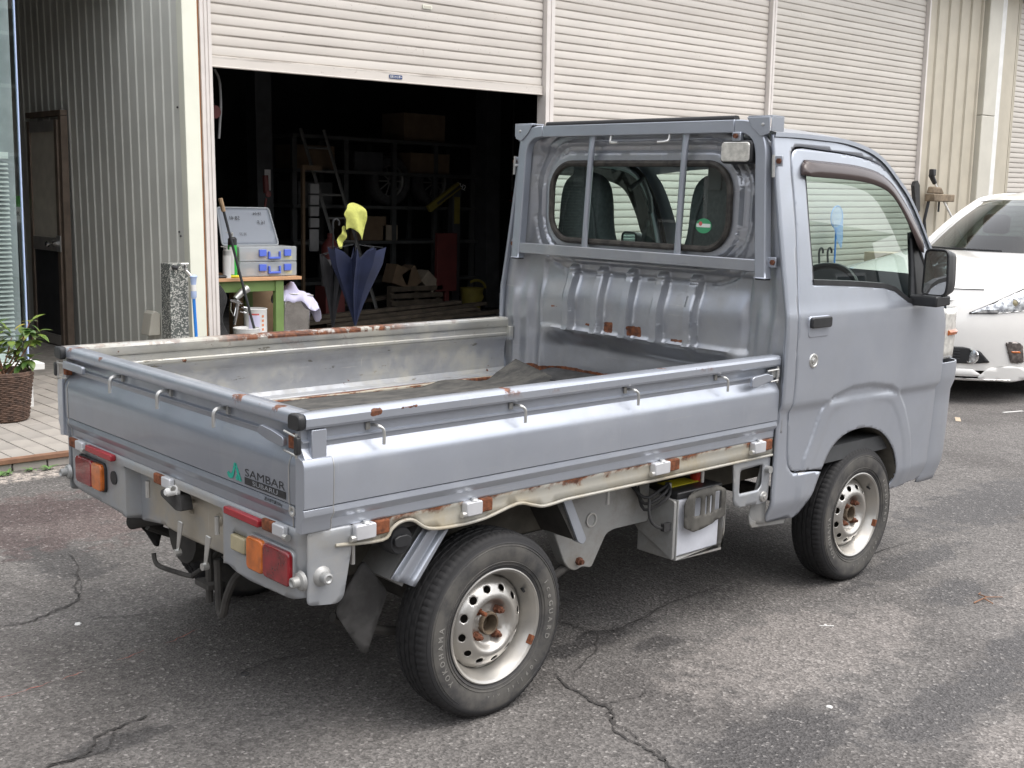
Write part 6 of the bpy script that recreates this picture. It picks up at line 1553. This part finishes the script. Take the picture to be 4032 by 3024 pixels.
for k, (x, z, r, c, lb) in enumerate(((6.62, .45, .3, 'shaded_card', 'crumpled brown carton on the wooden crate'), (6.85, .43, -.5, 'shaded_card', 'tilted brown carton on the wooden crate'), (7.02, .42, .7, 'shaded_pale', 'pale packet tipped on the wooden crate'))):
    m = MB(); m.box((-.11, -.1, 0), (.11, .1, .22 if k < 2 else .16), Matrix.Translation((x, 7.66, z)) @ Matrix.Rotation(r, 4, 'Y')); one(m, 'loose_carton', c, lb, 'carton', bevel=.003)
m = MB(); m.box((8.35, 7.4, FZ), (8.65, 7.6, .21)); one(m, 'pale_carton', 'shaded_pale', 'pale carton on the floor below the yellow light', 'carton', bevel=.004)
m = MB(); m.cyl((4.6, 6.0, .10), (5.9, 6.35, .10), .022, n=10); one(m, 'steel_pipe', 'dark_steel', 'long dark steel pipe lying on workshop floor', 'pipe')
m = MB(); m.box((4.9, 5.75, FZ), (6.2, 5.9, .11)); one(m, 'floor_jack_rail', 'dark_steel', 'dark steel channel lying behind the truck bed', 'channel', bevel=.004)
ch = thing('chain_hoist', 'hanging hoist chain with red hook in the workshop', 'chain hoist', (8.55, 7.8, 1.5))
for k in range(26):
    z = 2.35-.031*k; m = MB(); q_ = rrect(-.010, -.018, .010, .018, .0095, 3)
    m.tube([(8.55+(u if k % 2 else 0), 7.8+(0 if k % 2 else u), z+v) for u, v in q_], .0032, 5, closed=True); m.build('link', 'shaded_alu', ch)
m = MB(); m.tube([(8.55, 7.8, 1.545), (8.55, 7.8, 1.50), (8.585, 7.8, 1.46), (8.56, 7.8, 1.42), (8.515, 7.8, 1.44)], .016, 8); m.build('hook', 'shaded_red', ch)
m = MB(); m.cyl((8.55, 7.8, 2.35), (8.55, 7.8, 4.28), .008, n=6); m.build('hoist_cord', 'dark_steel', ch)
cd_ = thing('cord_bundle', 'bundle of orange extension cord hanging on the column', 'cord', (8.6, 7.7, 1.0))
for k in range(9):
    m = MB(); m.tube(smooth_poly([(8.52, 7.7, 1.42), (8.50+.03*k, 7.68, 1.22), (8.58+.025*k, 7.68, 1.02), (8.70, 7.7, .86)], closed=False, k=4), .007, 6); m.build('loop', 'orange_cord', cd_)
rl_ = thing('air_reel', 'red fitting with grey hose just inside the shutter guide', 'hose reel', (3.08, 5.33, 2.0))
m = MB(); m.lathe([(-.03, 0), (-.03, .05), (.03, .05), (.03, 0)], (3.09, 5.33, 2.06), 'y', 18); m.build('drum', 'shaded_red', rl_)
m = MB(); m.tube(smooth_poly([(3.10, 5.32, 2.38), (3.14, 5.32, 2.30), (3.15, 5.32, 2.12), (3.14, 5.32, 1.98), (3.13, 5.32, 1.86)], closed=False, k=4), .010, 8); m.build('hose', 'shaded_grey', rl_)
m = MB(); m.box((3.0, 5.30, 2.15), (3.06, 5.36, 2.40)); m.build('bracket', 'dark_steel', rl_)
m = MB(); m.tube([(4.55, 7.0, 1.62), (4.56, 7.0, 1.45)], .03, 8); m.cyl((4.56, 6.96, 1.44), (4.56, 6.97, 1.44), .03, n=14); m.tube([(4.56, 7.0, 1.4), (4.50, 7.0, 1.1), (4.48, 7.0, .9)], .012, 6); one(m, 'hanging_tool', 'shaded_red', 'red air tool hanging on the left workshop wall', 'tool')

# things along the closed shutters
net = thing('insect_net', 'blue insect net leaning against the closed shutter', 'net', (11.2, 4.85, 0.0))
m = MB(); m.tube([(11.05, 4.70, 0.0), (11.24, 4.84, 1.20)], .011, 8); m.build('pole', 'hose_blue', net)
m = MB(); m.tube([(11.27+.13*math.cos(a), 4.86, 1.33+.135*math.sin(a)) for a in np.linspace(0, 2*pi, 28, endpoint=False)], .008, 6, closed=True); m.build('hoop', 'net_blue', net)
m = MB(); m.lathe([(0, .13), (.05, .11), (.15, .07), (.22, .01)], (11.27, 4.86, 1.33), 'y', 20); m.v = [(x+.35*max(0, (4.86+.22-y))*.0+.3*(y-4.86)*.6, 4.85-(y-4.86)*.25, z-(y-4.86)*1.7) for x, y, z in m.v]; m.build('netting', 'net_mesh', net)
for k, (x, g_) in enumerate(((10.93, 'umbrella_black'), (11.12, 'dark_steel'))):
    t = thing('cane_umbrella', 'furled %s umbrella with crook handle against the shutter' % ('black' if k == 0 else 'grey'), 'umbrella', (x, 4.85, 0))
    m = MB(); m.tube([(x, 4.75, .02), (x, 4.80, .35), (x, 4.84, .70)], [.008, .03, .04], 8); m.build('canopy', g_, t)
    m = MB(); m.tube(smooth_poly([(x, 4.84, .70), (x, 4.86, .88), (x+.01, 4.86, .935), (x+.045, 4.86, .955), (x+.08, 4.86, .93), (x+.085, 4.86, .89)], closed=False, k=4), .013, 8); m.build('handle', 'black_plastic', t)
m = MB(); m.box((11.95, 4.45, 0.0), (12.45, 4.85, .90)); one(m, 'tall_carton', 'pale_cardboard', 'tall pale carton standing before the closed shutter', 'carton', bevel=.005)
pl = thing('telescopic_pole', 'white telescopic pole with black head leaning on ribbed wall', 'pole', (14.7, 4.75, 0))
m = MB(); m.tube([(15.2, 4.55, .05), (14.40, 4.72, .98), (13.66, 4.86, 1.80)], .015, 8); m.build('tube', 'white_plastic', pl)
m = MB(); m.tube([(13.66, 4.86, 1.80), (13.57, 4.88, 1.92)], [.03, .04], 10); m.box((13.54, 4.83, 1.90), (13.62, 4.90, 1.99)); m.build('head', 'black_plastic', pl, bevel=.01)
br = thing('wall_bracket', 'weathered timber bracket fixed to the ribbed wall', 'bracket', (13.7, 4.9, 1.2))
m = MB(); m.box((13.52, 4.78, 1.56), (14.10, 4.92, 1.66)); m.build('arm', 'wood_grey', br, bevel=.012)
m = MB(); m.prism([(13.50, 1.665), (13.85, 1.665), (13.75, 1.75), (13.55, 1.76)], 4.80, 4.90, lambda u, v, h: (u, h, v)); m.build('block', 'wood_grey', br, bevel=.02)
m = MB(); m.tube([(13.60, 4.90, 1.56), (13.56, 4.92, 1.30), (13.66, 4.93, 1.05)], .022, 8); m.tube([(13.82, 4.86, 1.70), (13.82, 4.86, 1.42)], .014, 8); m.build('stay', 'dark_steel', br)
bm = thing('upright_broom', 'dark bristled broom standing head up by the shutter', 'broom', (12.9, 4.7, 0))
m = MB(); m.tube([(13.12, 4.62, 0), (13.06, 4.75, 1.42)], .014, 8); m.build('stick', 'wood_grey', bm)
m = MB(); m.prism([(-.05, 0), (.05, 0), (.075, .34), (.03, .40), (-.03, .385), (-.07, .33)], -.025, .025, lambda u, v, h: (13.05+u-.25*v, 4.77+h, 1.42+v)); m.build('bristles', 'black_rubber', bm)

# ================================================================ white car beyond the truck
simple('pearl_white', (0.80, 0.79, 0.76), 0.28, var=0.015, Coat_Weight=0.8)
simple('lamp_dark', (0.16, 0.14, 0.13), 0.12, metal=0.5, var=0.5, scale=30, Coat_Weight=0.6)
glass('car_glass', (0.28, 0.34, 0.33), 1.6)
simple('car_dark', (0.02, 0.021, 0.023), 0.5)
simple('lamp_chrome', (0.60, 0.62, 0.67), 0.18, metal=0.7, var=0.6, scale=32, Coat_Weight=0.8)
CX, CY = 6.75, 1.62
car = thing('white_car', 'white people carrier parked nose towards the truck', 'car', (CX+2.2, CY, 0))
def PC_(mb, n, mt, par=None, **k): return mb.build(n, mt, par or car, **k)
def sf(w, z):
    a = abs(w)/.9
    return .50*a**3+.10*a**1.5+.55*max(0, z-.56)**1.5+.30*max(0, .50-z)**1.6
def fm(o): return lambda w, z: (CX+sf(w, z)-o, CY+w*1.05, z)
front = round_corners([(-.875, .26), (.875, .26), (.885, .60), (.86, .93), (.60, .872), (.3, .862), (-.3, .862), (-.60, .872), (-.86, .93), (-.885, .60)], .02, 3)
m = MB(); m.sheet(front, [], .035, fm(0)); m.f = [f[::-1] for f in m.f]; FB = PC_(m, 'front_bumper', 'pearl_white', smooth=50)
def patch(pts, o, name, mat, par=None, step=.02, r=.01, flip=True):
    m = MB(); m.sheet(round_corners(pts, r, 3), [], step, fm(o)); m.f = [f[::-1] for f in m.f]; return PC_(m, name, mat, par or FB, smooth=50, solid=.004, soff=1.0)
patch([(-.34, .70), (.34, .70), (.46, .785), (-.46, .785)], .004, 'upper_grille', 'car_dark')
patch([(-.36, .687), (.36, .687), (.475, .79), (.46, .795), (.35, .70), (-.35, .70), (-.46, .795), (-.475, .79)], .008, 'grille_trim', 'chrome', step=.01, r=.002)
for s_ in (-1, 1):
    S = lambda pts: [(s_*a, b) for a, b in (pts if s_ > 0 else pts)]
    fg = patch(S([(.20, .318), (.20, .438), (.57, .438), (.655, .41), (.705, .325), (.60, .312)])[::(1 if s_ > 0 else -1)], .006, 'fog_grille', 'car_dark')
    for z in (.345, .367, .389, .410): 
        m = MB(); m.tube([(CX+sf(s_*w, z)-.012, CY+s_*w*1.05, z) for w in np.linspace(.22, .55, 8)], .004, 5); PC_(m, 'grille_bar', 'dark_steel', fg)
    wF, zF = s_*.615, .370; cF = Vector((CX+sf(wF, zF)-.012, CY+wF*1.05, zF))
    m = MB(); m.lathe([(.0, .056), (-.014, .054), (-.016, .046), (-.006, .042), (.0, .040)], cF, 'x', 26); fl2 = PC_(m, 'fog_lamp', 'chrome', FB)
    m = MB(); m.lathe([(-.004, .042), (-.010, .02), (-.012, 0)], cF, 'x', 20); PC_(m, 'fog_lens', 'lamp_chrome', fl2)
    dl = patch(S([(.800, .325), (.775, .48), (.825, .485), (.850, .46), (.858, .33), (.83, .32)])[::(1 if s_ > 0 else -1)], .008, 'running_lamp', 'lamp_dark', step=.015, r=.006)
    patch(S([(.806, .40), (.803, .414), (.840, .414), (.845, .40)])[::(1 if s_ > 0 else -1)], .014, 'indicator', 'lens_amber', dl, step=.02, r=.004)
    hd_ = patch(S([(.575, .690), (.70, .695), (.88, .725), (.89, .86), (.86, .925), (.80, .865), (.69, .77)])[::(1 if s_ > 0 else -1)], .010, 'headlamp', 'lamp_chrome', step=.02, r=.006)
    m = MB(); hq = round_corners(S([(.575, .690), (.70, .695), (.88, .725), (.89, .86), (.86, .925), (.80, .865), (.69, .77)]), .006, 3); m.tube([(CX+sf(w, z)-.012, CY+w*1.05, z) for w, z in hq], .005, 6, closed=True); PC_(m, 'lamp_edge', 'car_dark', hd_)
    for w, z, r_ in ((.79, .775, .034), (.86, .80, .034)):
        m = MB(); m.lathe([(0, r_), (-.010, r_*.95), (-.012, r_*.8), (-.004, r_*.75), (-.012, 0)], (CX+sf(s_*w, z)-.016, CY+s_*w*1.05, z), 'x', 22); PC_(m, 'projector', 'chrome', hd_)
        m = MB(); m.lathe([(-.008, r_*.7), (-.016, r_*.4), (-.018, 0)], (CX+sf(s_*w, z)-.016, CY+s_*w*1.05, z), 'x', 18); PC_(m, 'projector_lens', 'lens_dull', hd_)
    # lower spoiler corner
    patch(S([(.64, .20), (.70, .285), (.80, .30), (.875, .285), (.88, .20), (.80, .175)])[::(1 if s_ > 0 else -1)], .020, 'spoiler_corner', 'pearl_white', step=.03, r=.02)
patch([(-.68, .215), (.68, .215), (.62, .272), (-.62, .272)], .018, 'front_spoiler', 'pearl_white', step=.04)
m = MB(); m.tube([(CX+sf(w, .19)-.022, CY+w*1.05, .19) for w in np.linspace(-.80, .80, 30)], .009, 6); PC_(m, 'chrome_lip', 'chrome', FB)
patch([(-.50, .53), (-.39, .53), (-.39, .60), (-.50, .60)], .0015, 'tow_cover', 'pearl_white', r=.01)
m = MB(); m.tube([(CX+sf(w, .862)-.002, CY+w*1.05, .866) for w in np.linspace(-.62, .62, 24)], .0035, 5); PC_(m, 'bonnet_gap', 'car_dark', FB)
m = MB(); m.tube([(CX+sf(w, .61)-.002, CY+w, .61+.004*w) for w in np.linspace(-.86, -.80, 4)], .003, 5); PC_(m, 'washer_cover_line', 'dark_steel', FB)
# bonnet, wings, windscreen, roof
def zb(s, w):
    s0 = sf(w, .862); f = min(1, max(0, (s-s0)/1.45)); return .868+.235*f**.8+.035*(1-(w/.85)**2)*math.sin(pi*min(1, f))*.6-.02*(abs(w)/.85)**4
bn = [(sf(w, .862)+.004, w) for w in np.linspace(-.86, .86, 24)]+[(1.95, .80), (1.78, .60), (1.66, .3), (1.62, 0), (1.66, -.3), (1.78, -.60), (1.95, -.80)]
m = MB(); m.sheet(bn, [], .05, lambda s, w: (CX+s, CY+w*1.05, zb(s, w))); PC_(m, 'bonnet', 'pearl_white', smooth=60)
def ws(u, v):   # u across -1..1, v 0 bottom..1 top
    w = u*(.735-.105*v); s = 1.62+.33*abs(u)**2.2+(.86)*v-.0*v*v; z = 1.075+.46*v+.030*math.sin(pi*v)+.02*v*(1-u*u)
    return (CX+s, CY+w, z)
n = 16
def grid(fn, nu, nv, u0=-1, u1=1, v0=0, v1=1):
    m = MB(); m.add([fn(u0+(u1-u0)*i/nu, v0+(v1-v0)*j/nv) for j in range(nv+1) for i in range(nu+1)], [(j*(nu+1)+i, j*(nu+1)+i+1, (j+1)*(nu+1)+i+1, (j+1)*(nu+1)+i) for j in range(nv) for i in range(nu)]); return m
PC_(grid(ws, 20, 8), 'windscreen', 'car_glass', smooth=179)
m = MB(); m.tube([tuple(Vector(ws(u, -.01))+Vector((-.01, 0, .0))) for u in np.linspace(-1, 1, 20)], .016, 6); m.tube([tuple(Vector(ws(u, .06))+Vector((-.015, 0, .005))) for u in np.linspace(-.2, .85, 12)], .008, 6); PC_(m, 'wiper', 'car_dark')
def roof(u, v):
    w = u*(.64+.03*v*(1-v)*4); s = 2.48+.33*abs(u)**2.2+v*(2.0-.33*abs(u)**2.2); z = 1.557-.021*u*u+.125*math.sin(pi*min(1, v*.80))**.8*(1-.45*abs(u)**3)
    return (CX+s, CY+w, z)
PC_(grid(roof, 20, 14), 'roof', 'pearl_white', smooth=179)
for s_ in (-1, 1):
    m = MB(); A_ = [Vector(ws(s_*1.0, v))+Vector((0, s_*.012, .0)) for v in np.linspace(-.12, 1, 12)]; m.tube(A_+[Vector(roof(s_, v)) for v in np.linspace(.05, 1, 10)], .034, 8); PC_(m, 'roof_pillar', 'pearl_white')
    def sidef(u, v): 
        return (CX+.62+u*3.7, CY+s_*(.93-.02*(2*v-1)**2-.05*max(0, u-.85)), .26+v*(.64+.2*min(1, u*2.2)))
    m = grid(sidef, 24, 8, 0, 1, 0, 1); PC_(m, 'side_panel', 'pearl_white', smooth=179)
    def winf(u, v): return (CX+2.0+.7*v*(1-u)+u*2.35, CY+s_*(.80-.15*v), 1.09+v*.42)
    PC_(grid(winf, 10, 4, 0, 1), 'side_window', 'car_glass', smooth=179)
    def shf(u, v): return (CX+1.75+u*2.6, CY+s_*(.87-.07*v), 1.07+.02*v)
    PC_(grid(shf, 8, 2, 0, 1), 'shoulder', 'pearl_white', smooth=179)
    for s0 in (1.36, 3.75):
        m = MB(); m.lathe([(-.1, .20), (-.11, .24), (-.09, .31), (-.06, .325), (.06, .325), (.09, .31), (.11, .24), (.1, .2)], (CX+s0, CY+s_*.76, .325), 'y', 36); wv = PC_(m, 'wheel', 'black_rubber')
        m = MB(); m.lathe([(s_*.10, .20), (s_*.06, .18), (s_*.07, .05), (s_*.08, 0)], (CX+s0, CY+s_*.76, .325), 'y', 30); PC_(m, 'rim', 'zinc', wv)
m = MB(); m.box((CX+4.30, CY-.86, .30), (CX+4.36, CY+.86, 1.52)); PC_(m, 'tailgate', 'pearl_white', bevel=.03)
m = MB(); m.box((CX+.75, CY-.70, .20), (CX+4.2, CY+.70, .27)); PC_(m, 'underbody', 'car_dark')
m = MB(); m.box((CX+1.5, CY-.74, .90), (CX+2.25, CY+.74, 1.06)); PC_(m, 'dashboard', 'car_dark', bevel=.03)
for s_ in (-1, 1):
    m = MB(); m.box((CX+2.55, CY+s_*.37-.25, .6), (CX+2.75, CY+s_*.37+.25, 1.22)); m.box((CX+2.58, CY+s_*.37-.12, 1.24), (CX+2.70, CY+s_*.37+.12, 1.42)); PC_(m, 'seat', 'car_dark', bevel=.04)
# ================================================================ unseen houses added across the yard (behind the viewpoint; they close the horizon and show in the glass)
simple('render_grey', (0.30, 0.29, 0.27), 0.85, var=0.1, scale=1.5)
simple('render_brown', (0.20, 0.16, 0.135), 0.85, var=0.1, scale=1.5)
simple('roof_tile', (0.09, 0.085, 0.085), 0.7, var=0.2, scale=3)
def house(x0, y0, x1, y1, h, mat, label, face):
    t = thing('unseen_house', label, 'building', ((x0+x1)/2, (y0+y1)/2, 0))
    m = MB(); m.box((x0, y0, 0), (x1, y1, h)); m.build('wall', mat, t)
    xm = (x0+x1)/2; ym = (y0+y1)/2
    m = MB()
    if face == 'y': m.prism([(y0-.5, h+.01), (y1+.5, h+.01), (ym, h+1.9)], x0-.5, x1+.5, lambda u, v, q: (q, u, v))
    else: m.prism([(x0-.5, h+.01), (x1+.5, h+.01), (xm, h+1.9)], y0-.5, y1+.5, lambda u, v, q: (u, q, v))
    m.build('roof', 'roof_tile', t)
    L = (x1-x0) if face == 'y' else (y1-y0); n = int(L//3)
    for k in range(n):
        for z in (1.0, 3.6):
            if z+1.2 > h: continue
            c = (k+.5)*L/n
            m = MB()
            if face == 'y': m.box((x0+c-.8, y1+.002, z), (x0+c+.8, y1+.06, z+1.2))
            else: m.box((x1+.002, y0+c-.8, z), (x1+.06, y0+c+.8, z+1.2))
            w = m.build('window', 'white_trim', t)
            m = MB()
            if face == 'y': m.box((x0+c-.72, y1+.061, z+.08), (x0+c+.72, y1+.07, z+1.12))
            else: m.box((x1+.061, y0+c-.72, z+.08), (x1+.07, y0+c+.72, z+1.12))
            m.build('pane', 'car_dark', w)
house(-14, -22, -2, -14, 5.6, 'render_grey', 'unseen grey rendered house across the yard with white windows', 'y')
house(0, -23, 14, -15, 5.2, 'render_brown', 'unseen brown rendered house across the yard with white windows', 'y')
house(17, -24, 30, -16, 5.6, 'render_grey', 'unseen long grey house across the yard beyond the brown one', 'y')
house(-24, -9, -15, 3, 5.4, 'render_brown', 'unseen brown house added at the open end of the yard', 'x')
house(-26, 6, -16, 16, 5.6, 'render_grey', 'unseen grey house added past the shop at the yard end', 'x')
